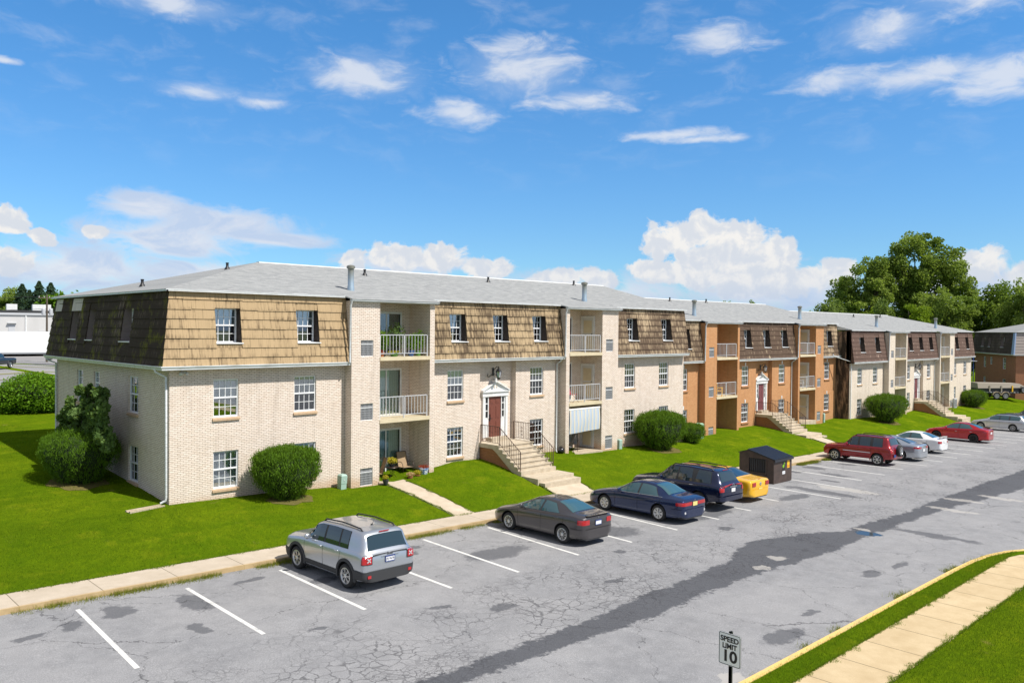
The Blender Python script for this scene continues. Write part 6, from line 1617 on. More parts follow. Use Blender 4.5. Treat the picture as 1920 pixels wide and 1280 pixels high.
# silver sedan beyond it
PS2 = paint('pale_silver_paint', (.46, .50, .55), .7, .28); L = 4.83
sp = sedan_spec(L, 1.86, 1.48, PS2, fa=.96, wb=2.74, wheel='ten', R=.345, top=[(0, .52), (.03, .64), (.18, .76), (.55, .86), (1.2, .98), (1.38, 1.02), (2.2, 1.41), (2.5, 1.475), (2.9, 1.48), (3.3, 1.42), (3.6, 1.34), (4.30, 1.13), (L - .26, 1.10), (L - .03, 1.08), (L, 1.03)],
                belt=[(0, .52), (.25, .72), (.9, .86), (1.5, .95), (3.0, 1.0), (L - .5, 1.05), (L - .05, 1.0), (L, .95)], win=[(1.68, 2.62, 0, .05), (2.70, 3.72, .05, -.36)], ws=(1.42, 2.24), rg=(3.30, 4.20), seams=[(1.5, 0), (2.66, .05)], handles=[(2.5, .86), (3.5, .88)], mir=1.8)
c = Car('parked_sedan', 'silver sedan half hidden behind the red SUV', 'car', (43.75, -10.95 + L / 2, place_z(43.7)), 0, sp); c.T.rotation_euler = (0, LS, 0)
bumper(c, c.sp['paint'])
c.wrap('tail_light', 'red_lamp', True, .84, .96, .40, .30, off=.010); c.plate(.72); c.wrap('headlight', 'white_lamp', False, .62, .74, .45, .30, off=.008)

# white sedan with spoiler
PW = paint('white_car_paint', (.78, .79, .79), .0, .3); L = 4.51
sp = sedan_spec(L, 1.71, 1.41, PW, wheel='multi', R=.315, wb=2.535, glass='car_glass_pale', win=[(1.56, 2.42, 0, .06), (2.50, 3.36, .06, -.30)])
c = Car('parked_sedan', 'white sedan with a trunk spoiler', 'car', (49.25, -10.45 + L / 2, place_z(49)), 0, sp); c.T.rotation_euler = (0, LS, 0)
bumper(c, c.sp['paint'])
c.wrap('tail_light', 'red_lamp', True, .72, .88, .52, .16, off=.010); c.plate(.84); c.wrap('headlight', 'white_lamp', False, .60, .72, .45, .20, off=.008)
g = MB(); g.box(-.62, .62, -L / 2 + .02, -L / 2 + .20, 1.14, 1.165)
for sg in (-1, 1): g.box(sg * .55 - .03, sg * .55 + .03, -L / 2 + .06, -L / 2 + .17, 1.0, 1.145)
g.build('spoiler', PW, c.T)

# bright red sedan
PR2 = paint('bright_red_paint', (.42, .004, .012), .3, .25); L = 4.64
sp = sedan_spec(L, 1.76, 1.495, PR2, wheel='black', R=.335, fa=.93, wb=2.70, glass='car_glass_pale', top=[(0, .54), (.03, .66), (.18, .78), (.55, .88), (1.15, .99), (1.30, 1.03), (2.1, 1.42), (2.4, 1.49), (2.8, 1.495), (3.2, 1.45), (3.5, 1.37), (4.15, 1.13), (L - .26, 1.10), (L - .05, 1.07), (L, 1.02)],
                belt=[(0, .54), (.25, .74), (.9, .88), (1.5, .96), (3.0, 1.01), (L - .5, 1.05), (L - .05, .99), (L, .94)], win=[(1.60, 2.52, 0, .05), (2.60, 3.60, .05, -.36)], ws=(1.34, 2.14), rg=(3.24, 4.08), hm='chrome')
c = Car('parked_sedan', 'bright red sedan with black wheels', 'car', (59.75, -10.5 + L / 2, place_z(59.7)), 0, sp); c.T.rotation_euler = (0, LS, 0)
bumper(c, c.sp['paint'])
c.wrap('tail_light', 'red_lamp', True, .86, .98, .46, .25, off=.010); c.plate(.78); c.wrap('headlight', 'white_lamp', False, .66, .78, .45, .30, off=.008)

# silver wagon
L = 4.55
sp = dict(L=L, W=1.72, wr=.60, R=.315, fa=.88, wb=2.615, paint=paint('light_silver_paint', (.52, .54, .57), .6, .3), tall=1, sm=.05, plan=(.18, .5, .08, .3),
          top=[(0, .54), (.03, .66), (.2, .76), (1.0, .95), (1.2, .99), (1.95, 1.40), (2.25, 1.46), (3.0, 1.475), (3.9, 1.45), (4.05, 1.42), (4.40, 1.08), (4.48, 1.0), (L, .95)],
          bot=[(0, .26), (.5, .2), (L - .6, .2), (L, .3)], belt=[(0, .54), (.25, .72), (1.4, .92), (3.0, .96), (4.3, .99), (L, .88)],
          win=[(1.50, 2.36, 0, .04), (2.44, 3.14, .04, .04), (3.24, 3.98, .04, .16)], ws=(1.26, 2.0), rg=(4.07, 4.33), seams=[(1.4, 0), (2.4, 0), (3.2, 0)], handles=[(2.25, .82), (3.05, .84)], mir=1.6, wheel='cap', rails=(2.0, 3.9, .55), glass='car_glass_pale')
c = Car('parked_wagon', 'silver estate wagon near the right edge', 'car', (73.1, -9.95 + L / 2, place_z(73)), 0, sp); c.T.rotation_euler = (0, LS, 0)
bumper(c, c.sp['paint'])
c.wrap('tail_light', 'red_lamp', True, .72, 1.0, .66, .12, off=.010); c.plate(.7)

# pickups -------------------------------------------------------------
def pickup(label, x, y, z, rz, pm, bedrack=False, group=None, cat='pickup truck'):
    L = 5.6
    sp = dict(L=L, W=1.92, wr=.62, R=.38, fa=.92, wb=3.55, paint=pm, sm=.04, plan=(.12, .4, .04, .2),
              top=[(0, .80), (.03, .98), (.12, 1.06), (1.25, 1.16), (1.45, 1.20), (2.05, 1.68), (2.3, 1.76), (3.1, 1.77), (3.45, 1.74), (3.56, 1.66), (3.66, 1.20), (3.7, 1.17), (L - .1, 1.17), (L - .03, 1.16), (L, 1.14)],
              bot=[(0, .45), (.5, .42), (L - .6, .44), (L, .5)], belt=[(0, .80), (.2, .98), (1.4, 1.12), (3.5, 1.14), (L - .05, 1.13), (L, 1.08)],
              win=[(1.72, 2.55, 0, 0), (2.63, 3.34, 0, 0)], ws=(1.5, 2.08), rg=(3.56, 3.65), seams=[(1.55, 0), (2.6, 0), (3.44, 0)], handles=[(2.45, 1.02), (3.3, 1.02)], mir=1.85, wheel='six', arch=.06, archm=pm)
    c = Car('pickup_truck', label, cat, (x, y, z), rz, sp, group)
    g = MB(); g.box(-.80, .80, -L / 2 + .08, -L / 2 + 1.75, 1.165, 1.18); g.build('cargo_bed', M['plastic'], c.T)
    c.wrap('tail_light', 'red_lamp', True, .80, 1.08, .80, .06, off=.012); c.wrap('bumper', 'chrome', True, .5, .68, None, .15, off=.05); c.wrap('headlight', 'amber', False, .82, .98, .55, .14, off=.01)
    return c
c = pickup('grey pickup truck hidden up to its hood by the silver wagon', 81.0, -5.9 - 2.8, place_z(81) , 0, paint('dusty_grey_paint', (.16, .155, .15), .4, .4), group='cars parked along the kerb')
c = pickup('dark pickup truck in the lot beyond the lawn, cut by the left picture edge', 11.45, 82.0, 1.62, R(134), paint('black_paint', (.012, .018, .03), .3, .3))
# ------------------------------------------------------------------ speed limit sign
T = thing('speed_limit_sign', 'white speed limit ten sign on a dark steel post at the yellow kerb', 'road sign', (2.05, -21.66, lot_z(2.05) + .1))
M['sign_white'] = mat('sign_face', (.84, .88, .90), .45); M['sign_black'] = mat('sign_black', (.012, .012, .014), .5); M['post'] = mat('painted_steel_post', (.035, .045, .04), .6)
def rrect(w, h, r, n=6):
    out = []
    for cx, cy, a0 in ((w / 2 - r, h / 2 - r, 0), (-w / 2 + r, h / 2 - r, 90), (-w / 2 + r, -h / 2 + r, 180), (w / 2 - r, -h / 2 + r, 270)):
        for i in range(n + 1): a = R(a0 + 90 * i / n); out.append((cx + r * math.cos(a), cy + r * math.sin(a)))
    return out
SZ = 1.24
g = MB()
for (x0, x1) in ((-.028, -.022), (.022, .028)): g.box(x0 + 0.0, x1, -.02, .02, -.3, SZ + .335)
g.box(-.028, -.012, -.03, .03, -.3, SZ + .335); g.box(-.028, .02, -.03, -.022, -.3, SZ + .335); g.box(-.028, .02, .022, .03, -.3, SZ + .335)
g.build('post', M['post'], T)
def signmap(p, q, a): return (a, -p, SZ + q)       # faces -x
g = MB(); g.prism(rrect(.46, .61, .035), signmap, -.050, -.044, 1); g.prism(rrect(.462, .612, .036), signmap, -.0438, -.030, 0); pan = g.build('sign_panel', [M['sign_black'], M['sign_white']], T)
# black border ring just inside the edge
g = MB(); o_ = rrect(.448, .598, .030); i_ = rrect(.425, .575, .022); n = len(o_)
for k in range(n):
    k2 = (k + 1) % n; g.quad(signmap(*o_[k], -.0512), signmap(*i_[k], -.0512), signmap(*i_[k2], -.0512), signmap(*o_[k2], -.0512))
g.build('border', M['sign_black'], pan)
for txt, size, z, sx in (('SPEED', .135, .185, 1.0), ('LIMIT', .135, .055, 1.0), ('10', .30, -.135, .95)):
    me = text_mesh(txt, size, 'lettering', .0015, .0045 if size < .2 else .009); me.materials.append(M['sign_black'])
    bm = bmesh.new(); bm.from_mesh(me)
    xs = [v.co.x for v in bm.verts]; w_ = max(xs) - min(xs); tgt = {'SPEED': .385, 'LIMIT': .305, '10': .27}[txt]
    bmesh.ops.scale(bm, vec=(tgt / w_, 1, 1), verts=bm.verts)
    bm.to_mesh(me); bm.free()
    for off in (0., .0025, -.0025):   # slightly heavier strokes
        pass
    link('lettering', me, pan, (-.0525, 0, SZ + z), (R(90), 0, R(-90)))

# ------------------------------------------------------------------ dumpster
M['dump'] = mat('brown_dumpster_paint', (.052, .034, .027), .6, fn=lambda t, b: t.put(b.inputs['Base Color'], t.mix(t.mapr(t.noise(objco(t), 2.5, 5, .7), .35, .7), (.042, .028, .023), (.085, .055, .043))))
M['dump_lid'] = mat('ribbed_black_lid', (.018, .022, .032), .35)
T = thing('dumpster', 'brown dumpster with a ribbed black lid and an open side window', 'dumpster', (27.37, -9.2, -1.16))
w, d = 1.96, 1.98; zf, zp, zb, yp = 1.24, 1.64, 1.46, 1.46
g = MB()
# side panels with the big loading window
for x in (0, w - .05):
    P = lambda a, q, z: (x + q, a, z)
    for (a, b_, c_, e_) in ((0, .42, 0, 1.24), (1.42, d, 0, 1.24), (.42, 1.42, 0, .52), (.42, 1.42, 1.24, 1.24)):
        if e_ > c_: g.box(x, x + .05, a, b_, c_, e_)
    g.prism([(0, 1.24), (d, 1.24), (d, zb), (yp, zp)], lambda p, q, a: (a, p, q), x, x + .05)
g.box(.05, w - .05, 0, .05, 0, zf - .01); g.box(.05, w - .05, d - .05, d, 0, zb - .02); g.box(.05, w - .05, .05, d - .05, .05, .10)
g.box(-.03, 0, -.02, .06, 0, zf); g.box(-.035, 0, .38, 1.46, .44, .52); g.box(-.035, 0, .38, .44, .52, 1.2)
g.box(-.10, 0, .45, 1.75, .36, .44)
body = g.build('bin_body', M['dump'], T)
g = MB(); nn = 17
for i in range(nn):
    x0 = -.04 + (w + .08) * i / nn; x1 = x0 + (w + .08) / nn * .55
    for (ya, za, yb, zb_) in ((-.08, zf + .0, yp, zp + .01),):
        g.hull8([(x0, ya, za), (x1, ya, za), (x1, yb, zb_), (x0, yb, zb_), (x0, ya, za + .05), (x1, ya, za + .05), (x1, yb, zb_ + .05), (x0, yb, zb_ + .05)])
g.hull8([(-.04, -.08, zf - .02), (w + .04, -.08, zf - .02), (w + .04, yp, zp - .01), (-.04, yp, zp - .01), (-.04, -.08, zf + .015), (w + .04, -.08, zf + .015), (w + .04, yp, zp + .02), (-.04, yp, zp + .02)])
g.hull8([(-.04, yp, zp - .01), (w + .04, yp, zp - .01), (w + .04, d + .05, zb - .01), (-.04, d + .05, zb - .01), (-.04, yp, zp + .02), (w + .04, yp, zp + .02), (w + .04, d + .05, zb + .02), (-.04, d + .05, zb + .02)])
g.box(-.04, w + .04, -.10, -.07, zf - .10, zf + .02); g.build('lid', M['dump_lid'], T)
g = MB()
for i in range(9): y = .46 + .105 * i; g.box(.055, .065, y, y + .07, .52, 1.22)
g.build('sliding_shutter', M['dump_lid'], T)
M['lime'] = mat('lime_sticker', (.20, .42, .02), .5); M['yel'] = mat('yellow_sticker', (.85, .50, .02), .5); M['or'] = mat('orange_print', (.75, .25, .01), .5)
g = MB(); g.box(.92, 1.22, -.006, -.001, .62, 1.12); st = g.build('emblem_sticker', M['black'], T)
g = MB(); g.lathe([(0, -.012), (.085, -.011), (.095, -.008)], 14, 1.03, 0, .84, 'y'); g.lathe([(0, -.012), (.055, -.011), (.06, -.008)], 12, 1.13, 0, .98, 'y'); g.tube([(1.03, -.009, .76), (1.12, -.009, .90), (1.10, -.009, 1.06)], .018, 6); g.build('green_print', M['lime'], st)
g = MB(); g.box(1.45, 1.70, -.006, -.001, .70, 1.15); y_ = g.build('notice_sticker', M['yel'], T); g = MB(); g.box(1.47, 1.68, -.009, -.006, .74, .85); g.box(1.47, 1.68, -.009, -.006, .99, 1.0); g.box(1.47, 1.68, -.009, -.006, 1.07, 1.075); g.build('sticker_print', M['or'], y_)
g = MB(); g.box(.93, 1.23, -.006, -.001, .42, .58); w_ = g.build('label_sticker', M['plate'], T); g = MB(); g.box(.97, 1.19, -.008, -.006, .49, .505); g.build('sticker_print', M['ink'], w_)

# ------------------------------------------------------------------ utility pedestals by the walls
M['ped'] = mat('pale_green_pedestal', (.33, .46, .40), .5)
M['ped2'] = mat('green_pedestal', (.28, .45, .32), .5)
def pedestal(label, x, y, w_, h, m='ped', tilt=0.):
    T = thing('utility_pedestal', label, 'utility box', (x, y, terr(x, y) - .04), 0, 'utility pedestals along the walls')
    T.rotation_euler = (R(tilt), R(tilt), R(3)); g = MB(); g.box(-w_ / 2, w_ / 2, -w_ / 2, w_ / 2, 0, h - .08)
    b = w_ / 2 + .012; g.hull8([(-b, -b, h * .42), (b, -b, h * .42), (b, b, h * .42), (-b, b, h * .42), (-b, -b, h - .06), (b, -b, h - .06), (b, b, h - .06), (-b, b, h - .06)])
    g.hull8([(-b, -b, h - .06), (b, -b, h - .06), (b, b, h - .06), (-b, b, h - .06), (-b * .7, -b * .7, h), (b * .7, -b * .7, h), (b * .7, b * .7, h), (-b * .7, b * .7, h)])
    g.build('cabinet', M[m], T); l = MB(); l.box(-.02, .02, -b - .02, -b, h * .6, h * .66); l.build('latch', M['rail'], T)
pedestal('pale green pedestal left of the first balcony pier', 7.0, -.42, .27, .66, tilt=2)
pedestal('pale green pedestal right of the striped shade', 25.75, -.35, .27, .60)
pedestal('taller green pedestal behind the small round bush', 35.3, .35, .42, 1.05, 'ped2')
pedestal('pedestal beside the second pier of the orange building', 54.9, .85, .27, .8, 'ped')

# air conditioner at the far corner
T = thing('air_conditioner', 'grey air conditioner against the farthest cream wall', 'air conditioner', (83.0, -.75, terr(83, -.7)))
g = MB(); g.box(0, .8, 0, .5, 0, 1.0); g.build('casing', M['rail'], T); g = MB()
for i in range(9): g.box(.05, .75, -.012, 0, .1 + .09 * i, .15 + .09 * i)
g.build('louvre', M['grille'], T)

# ------------------------------------------------------------------ patio furniture and pots
M['sling'] = mat('tan_sling_fabric', (.34, .24, .14), .85); M['sling_grey'] = mat('grey_sling_fabric', (.36, .35, .33), .85); M['bronze'] = mat('bronze_tube', (.06, .04, .03), .4, .4)
def patio_chair(label, x, y, z, rz, m, grp):
    T = thing('patio_chair', label, 'chair', (x, y, z), rz, grp)
    s_ = MB(); s_.hull8([(-.24, -.26, .38), (.24, -.26, .38), (.24, .20, .36), (-.24, .20, .36), (-.24, -.26, .40), (.24, -.26, .40), (.24, .20, .38), (-.24, .20, .38)]); s_.build('seat', M[m], T)
    s_ = MB(); s_.hull8([(-.24, .20, .38), (.24, .20, .38), (.24, .22, .38), (-.24, .22, .38), (-.23, .42, 1.02), (.23, .42, 1.02), (.23, .44, 1.02), (-.23, .44, 1.02)]); s_.build('backrest', M[m], T)
    for sg in (-1, 1):
        g = MB(); x_ = sg * .26; g.tube([(x_, -.26, 0), (x_, -.28, .40), (x_ + sg * .03, -.26, .58), (x_ + sg * .03, -.12, .64), (x_ + sg * .02, .12, .62), (x_, .27, .56)], .014, 6); g.build('armrest', M['bronze'], T, smooth=True)
        g = MB(); g.tube([(x_, .34, 0), (x_, .22, .38), (x_ * .95, .44, 1.04)], .014, 6); g.build('leg', M['bronze'], T, smooth=True)
    g = MB(); g.tube([(-.25, -.27, .39), (.25, -.27, .39)], .013, 6); g.tube([(-.25, .44, 1.03), (.25, .44, 1.03)], .013, 6); g.build('crossbar', M['bronze'], T)
patio_chair('tan sling chair at the left of the ground patio, seen side-on', 9.0, -.05, .0, R(-110), 'sling', 'tan patio chairs around the small table')
patio_chair('tan sling chair facing out, by the sliding door frame', 10.95, .45, .0, R(-8), 'sling', 'tan patio chairs around the small table')
patio_chair('grey sling chair under the striped shade, facing left', 22.5, .35, .0, R(-50), 'sling_grey', 'chairs under the striped shade')
patio_chair('dark chair under the striped shade, nearest the pier', 21.55, -.05, .0, R(-120), 'sling_grey', 'chairs under the striped shade')
T = thing('side_table', 'small bronze patio table holding a yellow-green plant', 'table', (9.98, .15, 0))
g = MB(); g.lathe([(0, .50), (.30, .50), (.31, .515), (.30, .53), (0, .53)], 20); g.build('table_top', M['bronze'], T, smooth=True, angle=40)
for k in range(4):
    a = k * math.pi / 2 + .6; g = MB(); g.tube([(.28 * math.cos(a), .28 * math.sin(a), 0), (.05 * math.cos(a), .05 * math.sin(a), .25), (.2 * math.cos(a), .2 * math.sin(a), .5)], .011, 5); g.build('leg', M['bronze'], T, smooth=True)
M['pot_white'] = mat('white_glazed_pot', (.55, .60, .68), .3, fn=lambda t, b: t.put(b.inputs['Base Color'], t.mix(t.mapr(t.noise(objco(t), 12, 2), .5, .56), (.72, .74, .78), (.10, .20, .42))))
M['pot_black'] = mat('black_plant_pot', (.03, .035, .04), .6); M['pot_green'] = mat('green_plant_pot', (.10, .25, .05), .6); M['pot_blue'] = mat('blue_plant_pot', (.03, .10, .30), .4); M['terra'] = mat('terracotta_pot', (.42, .16, .07), .8)
M['petal_red'] = leaf_mat('red_petals', (.25, .02, .02), (.55, .08, .06), 8, .3); M['petal_yel'] = leaf_mat('yellow_leaves', (.35, .30, .02), (.60, .50, .05), 8, .3); M['petal_pink'] = leaf_mat('pink_petals', (.45, .25, .12), (.65, .45, .25), 8, .3)
def pot(label, x, y, z, r, h, m, lm, spread, ph, seed, n=350, leaf=.05, grp=None):
    T = thing('potted_plant', label, 'plant', (x, y, z), 0, grp); g = MB()
    g.lathe([(0, 0), (r * .62, 0), (r * .95, h * .85), (r, h * .86), (r, h), (r * .88, h), (r * .85, h * .85), (0, h * .85)], 18); g.build('pot', M[m], T, smooth=True, angle=40)
    rg = np.random.default_rng(seed); P = blob_points(rg, [(0, 0, h + ph * .5, spread, spread, ph * .5)], n, .2); P[:, 2] = np.maximum(P[:, 2], h * .9); link('foliage', leaf_cloud('foliage', P, leaf, M[lm], seed), T)
    g = MB()
    for k in range(5): a = k * 1.3; g.tube([(0, 0, h * .8), (spread * .5 * math.cos(a), spread * .5 * math.sin(a), h + ph * .7)], .006, 4)
    g.build('stem', M['leaf_core'], T); return T
pot('yellow-green plant in a dark bowl on the small table', 9.98, .15, .53, .14, .13, 'pot_black', 'petal_yel', .27, .30, 101, 500, .06)
pot('white and blue pot of red flowers at the right of the patio', 11.35, -.42, .02, .22, .36, 'pot_white', 'petal_red', .26, .16, 102, 420, .045)
pot('black pot of yellow flowers at the pier foot', 8.98, -.78, -.02, .14, .22, 'pot_black', 'petal_yel', .15, .20, 103)
pot('low pot of pale orange flowers at the patio edge', 10.45, -.60, .0, .13, .14, 'terra', 'petal_pink', .22, .20, 104)
pot('low pot of yellow flowers beside the white pot', 10.92, -.52, .0, .13, .14, 'terra', 'petal_yel', .20, .22, 105)
GP_ = 'potted plants on the top balcony'
pot('tall leafy plant at the left of the top balcony', 9.25, -.15, 5.5, .16, .26, 'pot_black', 'leaf_bright', .28, .95, 106, 500, .08, grp=GP_)
pot('low plant in a red-brown pot, left on the top balcony', 9.05, -.30, 5.5, .15, .20, 'terra', 'petal_red', .12, .12, 107, 120, .04, grp=GP_)
pot('dark tall plant with arching stems in the middle of the top balcony', 10.15, .15, 5.5, .17, .30, 'pot_black', 'leaf_maple', .52, 1.25, 108, 520, .10, grp=GP_)
pot('plant in a blue pot, right of the middle on the top balcony', 10.75, -.18, 5.5, .16, .26, 'pot_blue', 'leaf_bright', .30, .75, 109, 600, .08, grp=GP_)
pot('bushy plant in a green pot at the right end of the top balcony', 11.18, -.15, 5.5, .16, .24, 'pot_green', 'leaf_bright', .32, .95, 110, 700, .08, grp=GP_)
pot('low pale plant in a tray in front on the top balcony', 9.75, -.28, 5.5, .20, .14, 'pot_green', 'petal_yel', .30, .14, 111, 260, .05, grp=GP_)

# striped shade hanging in the ground floor opening
def awn_fn(t, b):
    x, y, z = t.sep(objco(t)); xw = t.math('ADD', x, t.math('MULTIPLY', t.noise(objco(t), 1.6, 2), .16))
    s_ = t.math('FRACT', t.math('MULTIPLY', xw, 3.3))
    c = t.ramp(s_, [(0, (.52, .55, .58)), (.30, (.30, .42, .60)), (.42, (.52, .55, .58)), (.60, (.66, .56, .36)), (.75, (.50, .53, .56))]); t.put(b.inputs['Base Color'], c)
M['awn'] = mat('striped_canvas', rough=.9, fn=awn_fn)
T = thing('striped_shade', 'blue and yellow striped roller shade sagging over the ground patio', 'shade', (21.25, -.42, 2.40))
g = MB(); g.tube([(0, 0, 0), (2.62, 0, 0)], .06, 10); g.build('roller', M['white'], T, smooth=True, angle=60)
g = MB(); nx_, nz_ = 26, 12
for j in range(nz_ + 1):
    for i in range(nx_ + 1):
        u, v = i / nx_, j / nz_; x = .03 + 2.55 * u; z = -.02 - (1.18 + .10 * (1 - u)) * v; y = -.05 - .03 * math.sin(math.pi * v) + .022 * math.sin(u * 9 + v * 3) * v; g.v.append((x, y, z))
for j in range(nz_):
    for i in range(nx_): a = j * (nx_ + 1) + i; g.f.append((a, a + 1, a + nx_ + 2, a + nx_ + 1)); g.m.append(0)
g.build('canvas', M['awn'], T, smooth=True)

# things on the other balconies
M['cloth_red'] = mat('dark_red_cloth', (.30, .01, .03), .9); M['tealc'] = mat('slate_cloth', (.10, .13, .16), .9); M['yel_paint'] = mat('yellow_chair_paint', (.78, .42, .03), .5)
T = thing('folding_chair', 'dark red folding camp chair on the middle balcony above the striped shade', 'chair', (21.95, .0, 2.77), R(10))
g = MB(); g.hull8([(-.28, -.22, .42), (.28, -.22, .42), (.26, .2, .38), (-.26, .2, .38), (-.28, -.22, .45), (.28, -.22, .45), (.26, .2, .41), (-.26, .2, .41)]); g.build('seat', M['cloth_red'], T)
g = MB(); g.hull8([(-.28, .20, .40), (.28, .20, .40), (.28, .24, .40), (-.28, .24, .40), (-.27, .36, 1.0), (.27, .36, 1.0), (.27, .40, 1.0), (-.27, .40, 1.0)]); g.build('backrest', M['cloth_red'], T)
for sg in (-1, 1):
    for s2 in (-1, 1): g = MB(); g.tube([(sg * .30, -.28 * s2, 0), (-sg * .26, -.24 * s2, .42)], .011, 5); g.build('leg', M['black'], T)
    g = MB(); g.tube([(sg * .3, .3, 0), (sg * .29, .38, 1.02)], .011, 5); g.build('leg', M['black'], T)
def wood_chair(label, x, y, z, rz, m):
    T = thing('slatted_chair', label, 'chair', (x, y, z), rz); M_ = M[m]
    g = MB(); g.box(-.26, .26, -.26, .24, .38, .42); g.build('seat', M_, T)
    g = MB()
    for k in range(4): g.box(-.24 + .13 * k, -.15 + .13 * k, .24, .27, .42, .98)
    g.box(-.27, .27, .235, .275, .80, .86); g.box(-.27, .27, .235, .275, .50, .56); g.build('backrest', M_, T)
    for sx in (-.25, .25):
        for sy in (-.24, .24): g = MB(); g.box(sx - .025, sx + .025, sy - .025, sy + .025, 0, .62 if sy < 0 else .98); g.build('leg', M_, T)
        g = MB(); g.box(sx - .04, sx + .04, -.28, .26, .60, .64); g.build('armrest', M_, T)
wood_chair('yellow slatted chair on the orange building\'s lower left balcony', 38.5, 1.02, 2.17, R(75), 'yel_paint')
wood_chair('white slatted chair on the orange building\'s lower right balcony', 51.3, 1.15, 2.17, R(20), 'white')
T = thing('folding_chair', 'magenta folding chair on the orange building\'s upper right balcony', 'chair', (50.75, 1.1, 4.9), R(-20)); M['mag'] = mat('magenta_cloth', (.50, .03, .22), .8)
g = MB(); g.box(-.24, .24, -.22, .2, .40, .43); g.build('seat', M['mag'], T); g = MB(); g.box(-.24, .24, .2, .23, .43, .95); g.build('backrest', M['mag'], T)
for sx in (-.22, .22):
    for sy in (-.2, .2): g = MB(); g.tube([(sx, sy, 0), (sx, sy, .42)], .012, 5); g.build('leg', M['black'], T)

# black rubbish bags behind the first steps
T = thing('rubbish_bag', 'black bin bags behind the first entry steps, by the downspout', 'bag', (20.55, -.50, terr(20.5, -.5)))
g = lumpy(8, 14, lambda u, v: (.22 * math.sin(math.pi * u) * math.cos(2 * math.pi * v) * (1 + .2 * mnoise.noise(Vector((u * 5, v * 6, 1)))), .2 * math.sin(math.pi * u) * math.sin(2 * math.pi * v), .15 - .17 * math.cos(math.pi * u) * (1 + .3 * math.sin(9 * v))))
M['bag'] = mat('black_plastic_bag', (.012, .012, .014), .25); g.build('bag_body', M['bag'], T, smooth=True)
# flat splash block at the near corner
T = thing('splash_block', 'low concrete splash strip in the grass at the near corner', 'block', (-.75, -.12, terr(-.7, -.1)), R(10)); g = MB(); g.box(-.75, .55, -.10, -.02, -.05, .05); g.box(-.75, .55, .14, .22, -.05, .05); g.box(-.75, .55, -.02, .14, -.05, .01); g.build('block', M['concrete'], T)

# bare soil under the bushes
M['soil'] = mat('bare_soil', rough=1., spec=0., fn=lambda t, b: t.put(b.inputs['Base Color'], t.mix(t.noise(worldco(t), 9, 5, .7), (.075, .085, .015), (.20, .15, .07))))
for k, (x, y, a, b_) in enumerate(((4.2, -1.2, .95, .68), (28.7, -1.45, 1.25, .8), (61.4, -2.1, 1.4, .8), (-1.6, 4.9, 1.0, 1.3), (88.2, -1.4, 1.1, .8))):
    g = MB(); n = 34; g.v.append((x, y, terr(x, y) + .015))
    for i in range(n):
        an = 2 * math.pi * i / n; r_ = 1 + .28 * mnoise.noise(Vector((math.cos(an) * 2, math.sin(an) * 2, k * 3.1))); px, py = x + a * r_ * math.cos(an), y + b_ * r_ * math.sin(an); g.v.append((px, py, terr(px, py) + .012))
    for i in range(n): g.f.append((0, 1 + i, 1 + (i + 1) % n)); g.m.append(0)
    struct(g.build('soil', M['soil']))
# ------------------------------------------------------------------ far building on the right (turned)
B4 = thing('brick_building', 'far brick apartment building with a dark grey mansard and a blue corner board', 'apartment building', (105.1, -1.0, -1.18), R(-55.2))
wl = MB(); PLw = lambda a, d, z: (d, a, z); hl = [(3.07, 4.12, 3.33, 4.78), (3.07, 4.12, .63, 2.03), (7.55, 8.32, 3.77, 4.78), (9.78, 10.66, 3.33, 4.78), (9.78, 10.66, .63, 2.03)]
wall_rect(wl, PLw, 0, 13.74, -1.5, 5.22, hl, flip=True); fh = [(1.64, 2.64, .63, 2.03), (1.64, 2.64, 3.33, 4.78), (5.0, 6.0, .63, 2.03), (5.0, 6.0, 3.33, 4.78)]
wall_rect(wl, PF(0), 0, 20, -1.5, 5.22, fh); wl.quad((20, 0, -1.5), (20, 13.7, -1.5), (20, 13.7, 5.2), (20, 0, 5.2)); wl.quad((20, 13.7, -1.5), (0, 13.7, -1.5), (0, 13.7, 5.2), (20, 13.7, 5.2))
M['far_brick'] = brick_mat('brown_brick', (.34, .15, .085), (.42, .20, .11), (.28, .17, .11), dirt=.2, msize=.008, stain_amt=.2); wl.build('wall', M['far_brick'], B4)
for (a, b_, c_, d_) in hl: add_window(B4, (.06, (a + b_) / 2, c_), -math.pi / 2, b_ - a, d_ - c_, 'c', cols=3)
for (a, b_, c_, d_) in fh: add_window(B4, ((a + b_) / 2, .06, c_), 0, b_ - a, d_ - c_, 'cs')
ml = [(3.22, 4.34, 6.15, 7.46), (7.66, 8.56, 6.15, 7.46), (9.90, 10.92, 6.15, 7.46)]
mansard(B4, lambda a, o, z: (-o, a, z), 0, 13.74, ml, M['shake_grey'], 'hip', 'hip', 5, True)
mansard(B4, lambda a, o, z: (a, -o, z), 0, 20, [], M['siding_grey'], 'hip', 'cap', 6)
for (a, b_, c_, d_) in ml: add_window(B4, (.2, (a + b_) / 2, c_), -math.pi / 2, b_ - a - .02, d_ - c_, 'n', cols=3)
gutter(B4, lambda a, o, z: (-o, a, z), 0, 13.74, 1, 1); gutter(B4, lambda a, o, z: (a, -o, z), 0, 20, 1, 0)
M['blue_board'] = mat('pale_blue_board', (.30, .40, .60), .6)
g = MB(); g.hull8([(-.44, -.44, 5.25), (-.30, -.44, 5.25), (-.30, -.05, 5.25), (-.44, .35, 5.25), (-.20, -.20, 8.03), (-.06, -.20, 8.03), (-.06, -.0, 8.03), (-.20, .35, 8.03)]); g.build('corner_board', M['blue_board'], B4)
g = MB(); zz = lambda y: 8.1 + .25 * (y + .2)
